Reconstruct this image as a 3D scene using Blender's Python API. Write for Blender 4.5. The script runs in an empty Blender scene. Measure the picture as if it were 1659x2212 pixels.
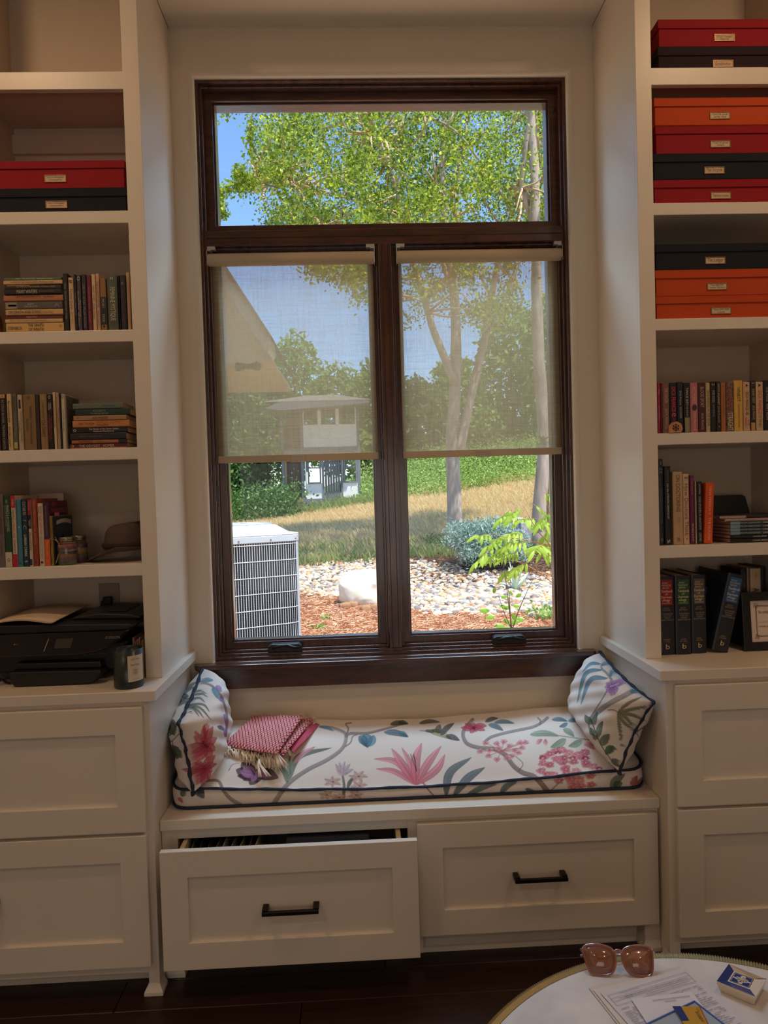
import bpy, bmesh, math, random
import numpy as np
from mathutils import Vector, Matrix, noise
random.seed(7); RNG = np.random.default_rng(7)
scene = bpy.context.scene
COL = scene.collection
W, H = 1659, 2212

# ------------------------------------------------------------------ camera
CAM = dict(f=1476.23, yaw=.0366, pitch=-.0283, roll=-.0292)
CX = np.array([-.1407, -2.1797, 1.4469])
def _axes():
    y, p, r = CAM['yaw'], CAM['pitch'], CAM['roll']
    f = np.array([math.sin(y)*math.cos(p), math.cos(y)*math.cos(p), math.sin(p)])
    rt = np.array([math.cos(y), -math.sin(y), 0.]); up = np.cross(rt, f)
    return f, rt*math.cos(r)+up*math.sin(r), -rt*math.sin(r)+up*math.cos(r)
FW, RT, UP = _axes()
cam_data = bpy.data.cameras.new('camera'); cam = bpy.data.objects.new('camera', cam_data); COL.objects.link(cam)
cam_data.sensor_fit = 'VERTICAL'; cam_data.sensor_height = 36; cam_data.lens = CAM['f']*36/H
cam_data.clip_start = .02; cam_data.clip_end = 400
cam.matrix_world = Matrix(((RT[0], UP[0], -FW[0], CX[0]), (RT[1], UP[1], -FW[1], CX[1]), (RT[2], UP[2], -FW[2], CX[2]), (0, 0, 0, 1)))
scene.camera = cam
scene.view_settings.view_transform = 'Standard'; scene.view_settings.look = 'None'
scene.view_settings.gamma = 1; scene.view_settings.use_curve_mapping = False
scene.view_settings.exposure = 0.0

# ------------------------------------------------------------------ sky, sun, lamps
SUN_DIR = Vector((.28, -.24, .93)).normalized()      # towards the sun
world = bpy.data.worlds.new('sky'); scene.world = world; world.use_nodes = True
nt = world.node_tree; nt.nodes.clear()
sky = nt.nodes.new('ShaderNodeTexSky'); sky.sky_type = 'NISHITA'; sky.sun_disc = False
sky.sun_elevation = math.asin(SUN_DIR.z); sky.sun_rotation = math.atan2(SUN_DIR.x, SUN_DIR.y)
sky.air_density = 1.0; sky.dust_density = 0; sky.ozone_density = 6.0
bg = nt.nodes.new('ShaderNodeBackground'); bg.inputs[1].default_value = SKY_STRENGTH = .30
wo = nt.nodes.new('ShaderNodeOutputWorld'); nt.links.new(sky.outputs[0], bg.inputs[0]); nt.links.new(bg.outputs[0], wo.inputs[0])

def lamp(kind, name, loc, energy, color, size=.2, target=None, **k):
    d = bpy.data.lights.new(name, kind); d.energy = energy; d.color = color
    if kind == 'AREA': d.shape = 'DISK' if 'sy' not in k else 'RECTANGLE'; d.size = size
    if 'sy' in k: d.size_y = k['sy']
    if kind in ('POINT', 'SPOT'): d.shadow_soft_size = size
    if kind == 'SPOT': d.spot_size = k.get('spot', 2.2); d.spot_blend = 1
    o = bpy.data.objects.new(name, d); COL.objects.link(o); o.location = loc
    if target is not None: o.rotation_euler = (Vector(target)-Vector(loc)).to_track_quat('-Z', 'Y').to_euler()
    return o
sun = lamp('SUN', 'sun', (8, -8, 20), 8.5, (1, .95, .86)); sun.data.angle = .01
sun.rotation_euler = SUN_DIR.to_track_quat('Z', 'Y').to_euler()
WARM = (1, .66, .38)
for lx, ly, e in ((-1.5, -.85, 9.5), (1.35, -.85, 8.5)):
    lamp('AREA', 'ceiling_downlight', (lx, ly, 3.44), e, WARM, .22)
for lx in (-2.1, 1.9): lamp('AREA', 'ceiling_downlight', (lx, -2.9, 3.44), 7, (1, .82, .64), .3)
lamp('AREA', 'room_fill', (-.2, -4.3, 1.1), 11, (1, .95, .93), 2.4, (0, 0, .4), sy=1.4)   # added fill lamp, unseen behind the camera; brightens the lower cabinet fronts
lamp('AREA', 'sky_fill', (0, 2.05, 4.9), 300, (.50, .74, 1), 3.0, (0, .15, .6), sy=1.1)   # added lamp, unseen above the window; lights bench and niche like open sky

# ------------------------------------------------------------------ helpers
def at(px, py, **k):
    d = FW + RT*(px-W/2)/CAM['f'] - UP*(py-H/2)/CAM['f']
    (a, v), = k.items(); i = 'xyz'.index(a)
    return CX + d*((v-CX[i])/d[i])
def projn(P):
    d = np.asarray(P, float)-CX; z = d@FW
    return np.stack([W/2+CAM['f']*(d@RT)/z, H/2-CAM['f']*(d@UP)/z], -1)

def lin(c):
    return tuple(((v/255)/12.92 if v/255 <= .04045 else ((v/255+.055)/1.055)**2.4) for v in c)
MATS = {}
def mat(name, rgb, rough=.6, metal=0, bump=0, scale=60, vary=0, vscale=6, spec=.5, coat=0, trans=0, stretch=None, alpha=None, emit=0, coord='Object'):
    if name in MATS: return MATS[name]
    m = bpy.data.materials.new(name); m.use_nodes = True; n = m.node_tree; b = n.nodes['Principled BSDF']
    c = (*lin(rgb), 1)
    b.inputs['Base Color'].default_value = c; b.inputs['Roughness'].default_value = rough; b.inputs['Metallic'].default_value = metal
    b.inputs['Specular IOR Level'].default_value = spec; b.inputs['Coat Weight'].default_value = coat
    b.inputs['Transmission Weight'].default_value = trans
    b.inputs['Coat Roughness'].default_value = .16
    tc = n.nodes.new('ShaderNodeTexCoord'); src = tc.outputs[coord]
    if stretch:
        mp = n.nodes.new('ShaderNodeMapping'); mp.inputs['Scale'].default_value = stretch; n.links.new(src, mp.inputs[0]); src = mp.outputs[0]
    if vary:
        t = n.nodes.new('ShaderNodeTexNoise'); t.inputs['Scale'].default_value = vscale; t.inputs['Detail'].default_value = 6; n.links.new(src, t.inputs[0])
        r = n.nodes.new('ShaderNodeValToRGB'); r.color_ramp.elements[0].position = .3; r.color_ramp.elements[1].position = .7
        r.color_ramp.elements[0].color = (*[x*(1-vary) for x in c[:3]], 1); r.color_ramp.elements[1].color = (*[min(1, x*(1+vary)) for x in c[:3]], 1)
        n.links.new(t.outputs[0], r.inputs[0]); n.links.new(r.outputs[0], b.inputs['Base Color'])
    if bump:
        t = n.nodes.new('ShaderNodeTexNoise'); t.inputs['Scale'].default_value = scale; t.inputs['Detail'].default_value = 4; n.links.new(src, t.inputs[0])
        u = n.nodes.new('ShaderNodeBump'); u.inputs['Strength'].default_value = bump; u.inputs['Distance'].default_value = .002
        n.links.new(t.outputs[0], u.inputs['Height']); n.links.new(u.outputs[0], b.inputs['Normal'])
    MATS[name] = m; return m
def cmat(rgb, rough=.55, **k): return mat('finish_%02x%02x%02x_%d' % (*[int(v) for v in rgb], int(rough*100)), rgb, rough, **k)
def attr_mat(name, rough=.85, bump=.25, scale=900, trans=0, random_island=None):
    m = bpy.data.materials.new(name); m.use_nodes = True; n = m.node_tree; b = n.nodes['Principled BSDF']
    a = n.nodes.new('ShaderNodeAttribute'); a.attribute_name = 'print'; n.links.new(a.outputs['Color'], b.inputs['Base Color'])
    b.inputs['Roughness'].default_value = rough; b.inputs['Specular IOR Level'].default_value = .2
    t = n.nodes.new('ShaderNodeTexNoise'); t.inputs['Scale'].default_value = scale; u = n.nodes.new('ShaderNodeBump'); u.inputs['Strength'].default_value = bump; u.inputs['Distance'].default_value = .0006
    tc = n.nodes.new('ShaderNodeTexCoord'); n.links.new(tc.outputs['Object'], t.inputs[0]); n.links.new(t.outputs[0], u.inputs['Height']); n.links.new(u.outputs[0], b.inputs['Normal'])
    return m
def leaf_mat(name, c1, c2, c3=None, trans=.45, rough=.5):
    """leaf: diffuse + translucent, tint chosen per leaf"""
    m = bpy.data.materials.new(name); m.use_nodes = True; n = m.node_tree; n.nodes.clear()
    g = n.nodes.new('ShaderNodeNewGeometry'); r = n.nodes.new('ShaderNodeValToRGB')
    r.color_ramp.elements[0].color = (*lin(c1), 1); r.color_ramp.elements[1].color = (*lin(c2), 1)
    if c3: e = r.color_ramp.elements.new(.5); e.color = (*lin(c3), 1)
    n.links.new(g.outputs['Random Per Island'], r.inputs[0])
    p = n.nodes.new('ShaderNodeBsdfPrincipled'); p.inputs['Roughness'].default_value = rough; p.inputs['Specular IOR Level'].default_value = .35
    t = n.nodes.new('ShaderNodeBsdfTranslucent'); x = n.nodes.new('ShaderNodeMixShader'); x.inputs[0].default_value = trans; o = n.nodes.new('ShaderNodeOutputMaterial')
    n.links.new(r.outputs[0], p.inputs['Base Color']); n.links.new(r.outputs[0], t.inputs[0]); n.links.new(p.outputs[0], x.inputs[1]); n.links.new(t.outputs[0], x.inputs[2]); n.links.new(x.outputs[0], o.inputs[0])
    return m

def wloc(o):
    v = Vector((0, 0, 0))
    while o is not None: v = v+o.location; o = o.parent
    return v
def props(o, label=None, cat=None, group=None, kind=None):
    if label: o['label'] = label
    if cat: o['category'] = cat
    if group: o['group'] = group
    if kind: o['kind'] = kind
    return o
def thing(name, loc, label, cat, group=None, kind=None):
    o = bpy.data.objects.new(name, None); COL.objects.link(o); o.location = Vector([float(v) for v in loc]); o.empty_display_size = .05
    return props(o, label, cat, group, kind)
class MB:
    def __init__(s): s.v = []; s.f = []
    def add(s, vs, fs):
        k = len(s.v); s.v += [tuple(float(c) for c in p) for p in vs]; s.f += [tuple(i+k for i in f) for f in fs]; return s
    def box(s, x0, x1, y0, y1, z0, z1):
        return s.add([(x0, y0, z0), (x1, y0, z0), (x1, y1, z0), (x0, y1, z0), (x0, y0, z1), (x1, y0, z1), (x1, y1, z1), (x0, y1, z1)],
                     [(0, 3, 2, 1), (4, 5, 6, 7), (0, 1, 5, 4), (1, 2, 6, 5), (2, 3, 7, 6), (3, 0, 4, 7)])
    def frame(s, x0, x1, z0, z1, w, y0, y1):
        """mitred rectangular ring in the xz plane, front y0, back y1"""
        o = [(x0, z0), (x1, z0), (x1, z1), (x0, z1)]; wi = w if isinstance(w, tuple) else (w,)*4   # l r b t
        i = [(x0+wi[0], z0+wi[2]), (x1-wi[1], z0+wi[2]), (x1-wi[1], z1-wi[3]), (x0+wi[0], z1-wi[3])]
        vs = [(a, y, b) for y in (y0, y1) for ring in (o, i) for a, b in ring]; fs = []
        for k in range(4):
            n = (k+1) % 4
            fs += [(k, n, 4+n, 4+k), (8+n, 8+k, 12+k, 12+n), (4+k, 4+n, 12+n, 12+k), (n, k, 8+k, 8+n)]
        return s.add(vs, fs)
    def prism(s, poly, a0, a1, axis='y'):
        """poly: 2-D points; extruded along axis"""
        n = len(poly)
        def m(p, a): return {'y': (p[0], a, p[1]), 'x': (a, p[0], p[1]), 'z': (p[0], p[1], a)}[axis]
        return s.add([m(p, a) for a in (a0, a1) for p in poly], [tuple(range(n))[::-1], tuple(range(n, 2*n))]+[(i, (i+1) % n, n+(i+1) % n, n+i) for i in range(n)])
    def tube(s, pts, r, n=8, close=False, caps=True, flat=1.0, upv=(0, 0, 1)):
        pts = [Vector([float(c) for c in p]) for p in pts]; m = len(pts); rs = r if isinstance(r, (list, tuple, np.ndarray)) else [r]*m
        k0 = len(s.v); ref = Vector(upv)
        for i, p in enumerate(pts):
            a = pts[i-1] if (i or close) else p; b = pts[(i+1) % m] if (i < m-1 or close) else p
            t = (b-a).normalized()
            u = t.cross(ref)
            if u.length < 1e-3: u = t.cross(Vector((1, 0, 0)))
            u.normalize(); w = u.cross(t)
            for j in range(n):
                q = p+(u*math.cos(2*math.pi*j/n)+w*math.sin(2*math.pi*j/n)*flat)*float(rs[i]); s.v.append(tuple(q))
        for i in range(m if close else m-1):
            for j in range(n):
                a = k0+i*n; b = k0+((i+1) % m)*n; s.f.append((a+j, a+(j+1) % n, b+(j+1) % n, b+j))
        if caps and not close: s.f.append(tuple(k0+j for j in range(n))[::-1]); s.f.append(tuple(k0+(m-1)*n+j for j in range(n)))
        return s
    def lathe(s, prof, c, n=24):
        """prof: (r, z) list"""
        k = len(s.v)
        for r, z in prof:
            for j in range(n): s.v.append((c[0]+r*math.cos(2*math.pi*j/n), c[1]+r*math.sin(2*math.pi*j/n), c[2]+z))
        for i in range(len(prof)-1):
            for j in range(n): s.f.append((k+i*n+j, k+i*n+(j+1) % n, k+(i+1)*n+(j+1) % n, k+(i+1)*n+j))
        s.f.append(tuple(k+j for j in range(n))[::-1]); s.f.append(tuple(k+(len(prof)-1)*n+j for j in range(n)))
        return s
    def xf(s, M):
        s.v = [tuple(M @ Vector(p)) for p in s.v]; return s
    def obj(s, name, m, parent=None, bev=0, smooth=False, label=None, kind=None, local=False):
        me = bpy.data.meshes.new(name); me.from_pydata(s.v, [], s.f); me.update()
        return link(name, me, m, parent, bev, smooth, label, kind, local)
def link(name, me, m, parent=None, bev=0, smooth=False, label=None, kind=None, local=False):
    if m is not None: me.materials.append(m)
    if smooth: me.polygons.foreach_set('use_smooth', [True]*len(me.polygons))
    o = bpy.data.objects.new(name, me); COL.objects.link(o)
    if parent is not None:
        o.parent = parent
        if not local: o.location = -wloc(parent)
    if bev:
        b = o.modifiers.new('bevel', 'BEVEL'); b.width = bev; b.segments = 2; b.limit_method = 'ANGLE'; b.angle_limit = .7
        if smooth is False: me.polygons.foreach_set('use_smooth', [False]*len(me.polygons))
    return props(o, label, None, None, kind)
def npmesh(name, V, F, cols=None):
    """V (n,3), F (m,3|4) arrays -> mesh"""
    V = np.asarray(V, np.float32); F = np.asarray(F, np.int32); k = F.shape[1]
    me = bpy.data.meshes.new(name); me.vertices.add(len(V)); me.vertices.foreach_set('co', V.ravel())
    me.loops.add(F.size); me.loops.foreach_set('vertex_index', F.ravel()); me.polygons.add(len(F))
    me.polygons.foreach_set('loop_start', np.arange(0, F.size, k, dtype=np.int32)); me.polygons.foreach_set('loop_total', np.full(len(F), k, np.int32))
    me.update(calc_edges=True); me.validate()
    if cols is not None:
        a = me.color_attributes.new('print', 'FLOAT_COLOR', 'POINT'); c = np.ones((len(V), 4), np.float32); c[:, :3] = cols; a.data.foreach_set('color', c.ravel())
    return me
def struct(name, mb, m, **k):
    o = mb.obj(name, m, **k); o['kind'] = 'structure'; return o
TXT = {}
def text(s, parent, origin, right, up, w, h, m, name='lettering', lift=.0007, squeeze=1.9, bold=0):
    """flat lettering fitted into w x h; origin = centre"""
    if s not in TXT:
        c = bpy.data.curves.new('t', 'FONT'); c.body = s; c.resolution_u = 2; c.align_x = 'CENTER'; c.space_line = .95
        t = bpy.data.objects.new('t', c); COL.objects.link(t); me = bpy.data.meshes.new_from_object(t, depsgraph=None)
        v = np.array([p.co[:2] for p in me.vertices]); f = [tuple(p.vertices) for p in me.polygons]
        bpy.data.objects.remove(t); bpy.data.curves.remove(c); bpy.data.meshes.remove(me)
        v -= (v.max(0)+v.min(0))/2; TXT[s] = (v, f, v.max(0)*2)
    v, f, size = TXT[s]
    sx, sy = w/size[0], h/size[1]
    if sx > sy*1.3: sx = sy*1.3
    if sy > sx*squeeze: sy = sx*squeeze
    R_, U_ = Vector(right).normalized(), Vector(up).normalized(); N_ = R_.cross(U_); O_ = Vector([float(c) for c in origin])+N_*lift
    mb = MB(); mb.v = [tuple(O_+R_*float(a*sx)+U_*float(b*sy)) for a, b in v]; mb.f = list(f)
    return mb.obj(name, m, parent)
# ------------------------------------------------------------------ materials of the room
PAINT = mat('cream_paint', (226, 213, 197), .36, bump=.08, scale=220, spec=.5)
PAINT_SHADED = mat('cream_paint_shaded', (205, 187, 166), .6, bump=.05, scale=200, spec=.3)  # same cream paint, with the shade inside the bays put into the colour
WALL = mat('wall_paint', (228, 215, 194), .7, bump=.25, scale=260, spec=.3)
WOOD = mat('stained_mahogany', (74, 40, 24), .27, vary=.45, vscale=5, stretch=(1.5, 9, 9), bump=.12, scale=14, spec=.6, coat=.55)
WOODV = mat('stained_mahogany_upright', (74, 40, 24), .27, vary=.45, vscale=5, stretch=(9, 9, 1.5), bump=.12, scale=14, spec=.6, coat=.55)
FLOORM = mat('dark_floor_boards', (44, 26, 20), .33, vary=.35, vscale=4, stretch=(1.2, 14, 1), bump=.1, scale=30, spec=.4)
BLACKM = mat('blackened_metal', (38, 30, 27), .35, metal=.7)
FZ = -.045; X = .78; D = .3838
XL = .785        # lower cabinets meet the bench here

# ------------------------------------------------------------------ room shell
fl = struct('floor', MB().box(-2.7, 2.7, -4.7, .5, FZ-.12, FZ-.018), mat('subfloor', (20, 14, 12), .8))
pl = MB().box(-.9, .9, -.0625, .0605, -.016, 0).obj('plank', FLOORM, fl, bev=.0015, local=True)
pm = pl.data; pl.location = (-.9, .3, FZ); rows = 0
for r in range(15):
    yy = .36-r*.124; off = [0, .55, -.4, .8][r % 4]
    for k in range(-2, 3):
        xx = k*1.803+off
        if abs(xx) > 2.6: continue
        p = bpy.data.objects.new('plank', pm) if rows else pl; rows += 1
        if p is not pl:
            COL.objects.link(p); p.parent = fl
            b = p.modifiers.new('bevel', 'BEVEL'); b.width = .0015; b.limit_method = 'ANGLE'
        p.location = (xx, yy, FZ)
struct('floor_behind', MB().box(-2.7, 2.7, -4.7, -1.44, FZ-.017, FZ), FLOORM).name = 'floor_rear'
struct('ceiling', MB().box(-2.7, 2.7, -4.7, .6, 3.46, 3.56), WALL)
struct('wall_left', MB().box(-2.8, -2.7, -4.7, .6, FZ, 3.46), WALL)
struct('wall_right', MB().box(2.7, 2.8, -4.7, .6, FZ, 3.46), WALL)
struct('wall_front', MB().box(-2.7, 2.7, -4.8, -4.7, FZ, 3.46), WALL)
# window wall with its opening and a rounded plaster edge
OX0, OX1, OZ0, OZ1 = -.7, .684, .83, 2.992
wb = MB(); wy = .56
for a in ((-2.7, OX0-.014, FZ-.2, 3.46), (OX1+.014, 2.7, FZ-.2, 3.46), (OX0-.014, OX1+.014, OZ1+.014, 3.46), (OX0-.014, OX1+.014, FZ-.2, OZ0-.002)): wb.box(a[0], a[1], D, wy, a[2], a[3])
wback = struct('wall_back', wb, WALL)
bn = MB(); N = 7
pts = [((OX0, OZ0-.01), (-1, 0)), ((OX0, OZ1), (-1, 1)), ((OX1, OZ1), (1, 1)), ((OX1, OZ0-.01), (1, 0))]
for (x, z), (sx, sz) in pts:
    for i in range(N+1):
        t = i/N*math.pi/2; o = .016*(1-math.sin(t)); bn.v.append((x+sx*o, D+.016*(1-math.cos(t))-.0012, z+sz*o))
    bn.v.append((x, D+.05, z))
for c in range(3):
    for i in range(N+1): a = c*(N+2)+i; b = a+N+2; bn.f.append((a, b, b+1, a+1))
struct('trim_1', bn, WALL, smooth=True)
struct('ceiling_niche', MB().box(-X, X, -.02, D, 3.16, 3.3), WALL)
struct('wall_header', MB().box(-2.7, 2.7, -.02, .02, 3.3, 3.46), WALL)
struct('outer_wall', MB().box(-9, -2.8, .45, .56, -.3, 3.9), cmat((205, 185, 150))).name = 'wall_outside'

# ------------------------------------------------------------------ bookcases
def bookcase(sg, label):
    """sg -1: the one over the printer, +1 the one with the tomes"""
    t = thing('built_in_bookcase', (sg*1.1, .1, .88), label, 'bookcase')
    SW = .0513
    def b(name, x0, x1, y0, y1, z0, z1, m=PAINT, bev=.0015):
        a, c = sorted((sg*x0, sg*x1)); return MB().box(a, c, y0, y1, z0, z1).obj(name, m, t, bev=bev)
    for x in (X, 1.3, 1.83):
        b('stile', x, x+SW, 0, .02, .8802, 3.3)
    b('side_panel', X+.0012, X+.02, .0215, D-.001, .8802, 3.16)
    b('divider', 1.30, 1.33, .02, .28, .8802, 3.3, PAINT_SHADED); b('divider', 1.345, 1.36, .02, .28, .8802, 3.3, PAINT_SHADED)
    b('divider', X+.021, X+.0475, .02, .28, .8802, 3.3, PAINT_SHADED); b('side_panel', 1.845, 1.865, .02, .3, .8802, 3.3)
    b('back_panel', X+.02, 1.86, .28, .295, .8802, 3.3, PAINT_SHADED)
    b('wall_cleat', X+.0485, 1.30, .262, .28, 2.655, 2.72, PAINT_SHADED)
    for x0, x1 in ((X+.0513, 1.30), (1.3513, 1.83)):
        b('shelf', x0-.003, x1+.003, .0, .02, 2.7197, 2.7735); b('shelf', x0-.003, x1+.003, .02, .28, 2.748, 2.7735, PAINT_SHADED)
        for z0, z1 in ((2.3095, 2.3480), (1.9425, 1.98), (1.5745, 1.6125), (1.207, 1.2468)): b('shelf', x0-.002, x1+.002, .0, .279, z0, z1, PAINT, .002)
    return t
bc_l = bookcase(-1, 'cream built-in bookcase standing over the printer and the red box')
bc_r = bookcase(1, 'cream built-in bookcase standing over the dark tomes, filled with orange and red boxes')

def drawer_front(x0, x1, z0, z1, y0, parent, name='drawer', w=(.078, .078, .078, .078), handle=True, hx=None, th=.02, hz=None, lab=None):
    dp = MB().frame(x0, x1, z0, z1, w, y0, y0+th).obj(name, PAINT, parent, bev=.0018, label=lab)
    MB().box(x0+w[0]-.004, x1-w[1]+.004, y0+.010, y0+th-.002, z0+w[2]-.004, z1-w[3]+.004).obj('recessed_panel', PAINT, dp)
    if handle:
        hx = hx if hx is not None else (x0+x1)/2; hz = hz if hz is not None else (z0+z1)/2+.008; L = .083; yy = y0+.010
        m = MB()
        for s in (-1, 1): m.prism([(hx+s*L-.0*s, hz-.007), (hx+s*(L-.017), hz-.007), (hx+s*(L-.017), hz+.009), (hx+s*L, hz+.009)][::s], yy-.032, yy)
        m.box(hx-L, hx+L, yy-.040, yy-.029, hz-.007, hz+.005)
        m.obj('handle', BLACKM, dp, bev=.0015)
    return dp

def base_cabinet(sg, label):
    t = thing('base_cabinet', (sg*1.3, .1, FZ), label, 'cabinet'); e = 1.835
    def b(name, x0, x1, y0, y1, z0, z1, bev=.0015, **k):
        a, c = sorted((sg*x0, sg*x1)); return MB().box(a, c, y0, y1, z0, z1).obj(name, PAINT, t, bev=bev, **k)
    b('side_panel', XL, XL+.018, -.109, D-.001, FZ+.001, .8464)
    sw = .032
    b('stile', XL-.001, XL+sw, -.130, -.110, FZ+.02, .8464)
    b('stile', e, e+.04, -.130, -.110, FZ+.02, .8464)
    for z0, z1 in ((.812, .8464), (.43, .47), (.02, .07)): b('rail', XL+sw, e, -.129, -.110, z0, z1)
    m = MB(); xa, xb = sg*(XL-.0), sg*(XL+sw)                 # flared shoe moulding round the foot of the stile
    lo, hi = min(xa, xb), max(xa, xb); g = .012
    m.add([(lo-g, -.130-g, FZ), (hi+g, -.130-g, FZ), (hi+g, -.09, FZ), (lo-g, -.09, FZ), (lo-g, -.130-g, FZ+.010), (hi+g, -.130-g, FZ+.010), (hi+g, -.09, FZ+.01), (lo-g, -.09, FZ+.01),
           (lo, -.1305, FZ+.032), (hi, -.1305, FZ+.032), (hi, -.09, FZ+.032), (lo, -.09, FZ+.032)],
          [(3, 2, 1, 0), (0, 1, 5, 4), (1, 2, 6, 5), (2, 3, 7, 6), (3, 0, 4, 7), (4, 5, 9, 8), (5, 6, 10, 9), (6, 7, 11, 10), (7, 4, 8, 11), (8, 9, 10, 11)])
    m.obj('shoe_moulding', PAINT, t)
    yk = -.045
    b('toe_kick', XL+sw, e, yk, yk+.015, FZ+.001, .03)
    m = MB(); m.prism([(yk-.016, FZ), (yk, FZ), (yk, FZ+.042), (yk-.006, FZ+.036), (yk-.011, FZ+.018), (yk-.016, FZ+.014)], *sorted((sg*(XL+sw), sg*e)), 'x'); m.obj('base_moulding', PAINT, t)
    x0, x1 = sorted((sg*(XL+.017+(.005 if sg > 0 else 0)), sg*1.82))
    hx = sg*1.323
    drawer_front(x0, x1, .4590, .8330, -.150, t, w=(.08,)*4, hx=hx, hz=.662)
    drawer_front(x0, x1, .0505, .4480, -.150, t, w=(.08,)*4, hx=hx, hz=.268)
    b('carcass_floor', XL+.02, e, -.10, .36, .02, .035); b('carcass_back', XL+.02, e, .35, .37, .035, .84)
    return t
base_cabinet(-1, 'cream base cabinet with panelled drawers, carrying the printer and candle')
base_cabinet(1, 'cream base cabinet with panelled drawers, beside the round table')
for sg, lab in ((-1, 'cream painted counter top under the printer and dark candle'), (1, 'cream painted counter top under the textbooks and black picture frame')):
    a, c = sorted((sg*(X-.0185), sg*1.87))
    o = MB().box(a, c, -.1454, D-.001, .8465, .8801).obj('countertop', PAINT, None, bev=.003); props(o, lab, 'countertop')

# ------------------------------------------------------------------ window bench
bt = thing('window_bench', (0, .1, FZ), 'cream window bench with two wide drawers, one pulled open', 'bench')
zt = .4557; YS = -.075
MB().box(-XL+.001, XL-.001, YS, D-.002, zt-.0335, zt).obj('seat_board', PAINT, bt, bev=.003)
yf = -.058; zf = zt-.034; sx0, sx1 = -XL+.001, XL-.001
for a in ((sx0, -.735), (-.018, .022), (.735, sx1)): MB().box(a[0], a[1], yf, yf+.02, FZ+.03, zf).obj('stile', PAINT, bt, bev=.001)
for a, c in ((-.735, -.018), (.022, .735)):
    MB().box(a, c, yf+.0005, yf+.02, .388, zf).obj('rail', PAINT, bt, bev=.001)
    MB().box(a, c, yf+.0005, yf+.02, .035, .068).obj('rail', PAINT, bt, bev=.001)
m = MB(); m.box(-.735, .735, .005, .02, FZ+.001, .045); m.obj('toe_kick', PAINT, bt)
MB().prism([(-.012, FZ), (.005, FZ), (.005, FZ+.045), (-.002, FZ+.038), (-.006, FZ+.018), (-.012, FZ+.014)], -.73, .73, 'x').obj('base_moulding', PAINT, bt)
for x0, x1 in ((sx0, -.735), (.735, sx1)):
    MB().box(x0+.001, x1-.001, yf+.021, .02, FZ+.001, zf).obj('foot', PAINT, bt)
    g = .010; lo, hi = (x0, x1+g) if x0 < 0 else (x0-g, x1)
    MB().add([(lo, yf-g, FZ), (hi, yf-g, FZ), (hi, .02, FZ), (lo, .02, FZ), (lo, yf-g, FZ+.012), (hi, yf-g, FZ+.012), (hi, .02, FZ+.012), (lo, .02, FZ+.012),
              (x0, yf-.0005, FZ+.032), (x1, yf-.0005, FZ+.032), (x1, .02, FZ+.032), (x0, .02, FZ+.032)],
             [(3, 2, 1, 0), (0, 1, 5, 4), (1, 2, 6, 5), (2, 3, 7, 6), (3, 0, 4, 7), (4, 5, 9, 8), (5, 6, 10, 9), (6, 7, 11, 10), (7, 4, 8, 11), (8, 9, 10, 11)]).obj('shoe_moulding', PAINT, bt)
DW = (.083, .079, .079, .078)
drawer_front(.0105, .7745, .0505, .4075, -.0785, bt, w=(.080, .078, .082, .079), hz=.228)
od = drawer_front(-.7585, .0036, .0505, .4075, -.1745, bt, w=(.080, .078, .082, .079), hz=.225, lab='pulled open')
for x in (-.716, -.056): MB().box(x, x+.014, -.1543, .25, .09, .385).obj('drawer_side', cmat((205, 180, 145)), od)
MB().box(-.702, -.056, -.1543, .25, .09, .1).obj('drawer_bottom', cmat((205, 180, 145)), od)
MB().box(-.73, -.03, .30, .32, .05, .41).obj('carcass_back', PAINT_SHADED, bt)
for i, (y, c) in enumerate(((-.14, 0),)): pass
fc = [(96, 100, 104), (62, 66, 72), (84, 90, 96), (150, 140, 120), (165, 155, 135), (150, 145, 128), (170, 158, 138), (140, 132, 116), (160, 150, 130), (60, 60, 64)]
FILED = ['grey hanging folder against the open drawer side', 'dark grey hanging folder second in the open drawer', 'slate hanging folder with tilted corner in the open drawer', 'tan paper file in front of the slate folder in the drawer',
         'creased buff file amid the open drawer papers', 'bent pale file amid the open drawer papers', 'light buff file with a curled edge in the drawer', 'brown-edged file by the last buff papers in the drawer', 'last buff file before the empty dark part of the drawer', 'black binder lying behind the files in the open drawer']
for i, c in enumerate(fc):
    x = -.694+i*.0245; lean = .006
    if i == 9:
        o = MB().box(-.40, -.14, -.06, .12, .352, .375).obj('binder', cmat(c), None, bev=.004)
        MB().box(-.40, -.14, -.06, .12, .1005, .351).obj('spine', cmat((50, 50, 54)), o)
    else:
        mb = MB(); n = 6
        for k in range(n+1):
            yy = -.145+k*.05; w = .003*math.sin(k*1.9+i*.5)
            for (xx, zz) in ((x+w, .1005), (x+lean+w, .372-.004*((i*5) % 4)), (x+lean+w+.0025, .372-.004*((i*5) % 4)), (x+w+.0025, .1005)): mb.v.append((xx, yy, zz))
        for k in range(n):
            for j in range(4): mb.f.append((k*4+j, k*4+(j+1) % 4, k*4+4+(j+1) % 4, k*4+4+j))
        mb.f += [(3, 2, 1, 0), tuple(n*4+j for j in range(4))]
        o = mb.obj('file_folder', cmat(c), None)
    props(o, FILED[i], 'folder' if i < 9 else 'binder', 'files in the open bench drawer' if i < 9 else None)

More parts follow.
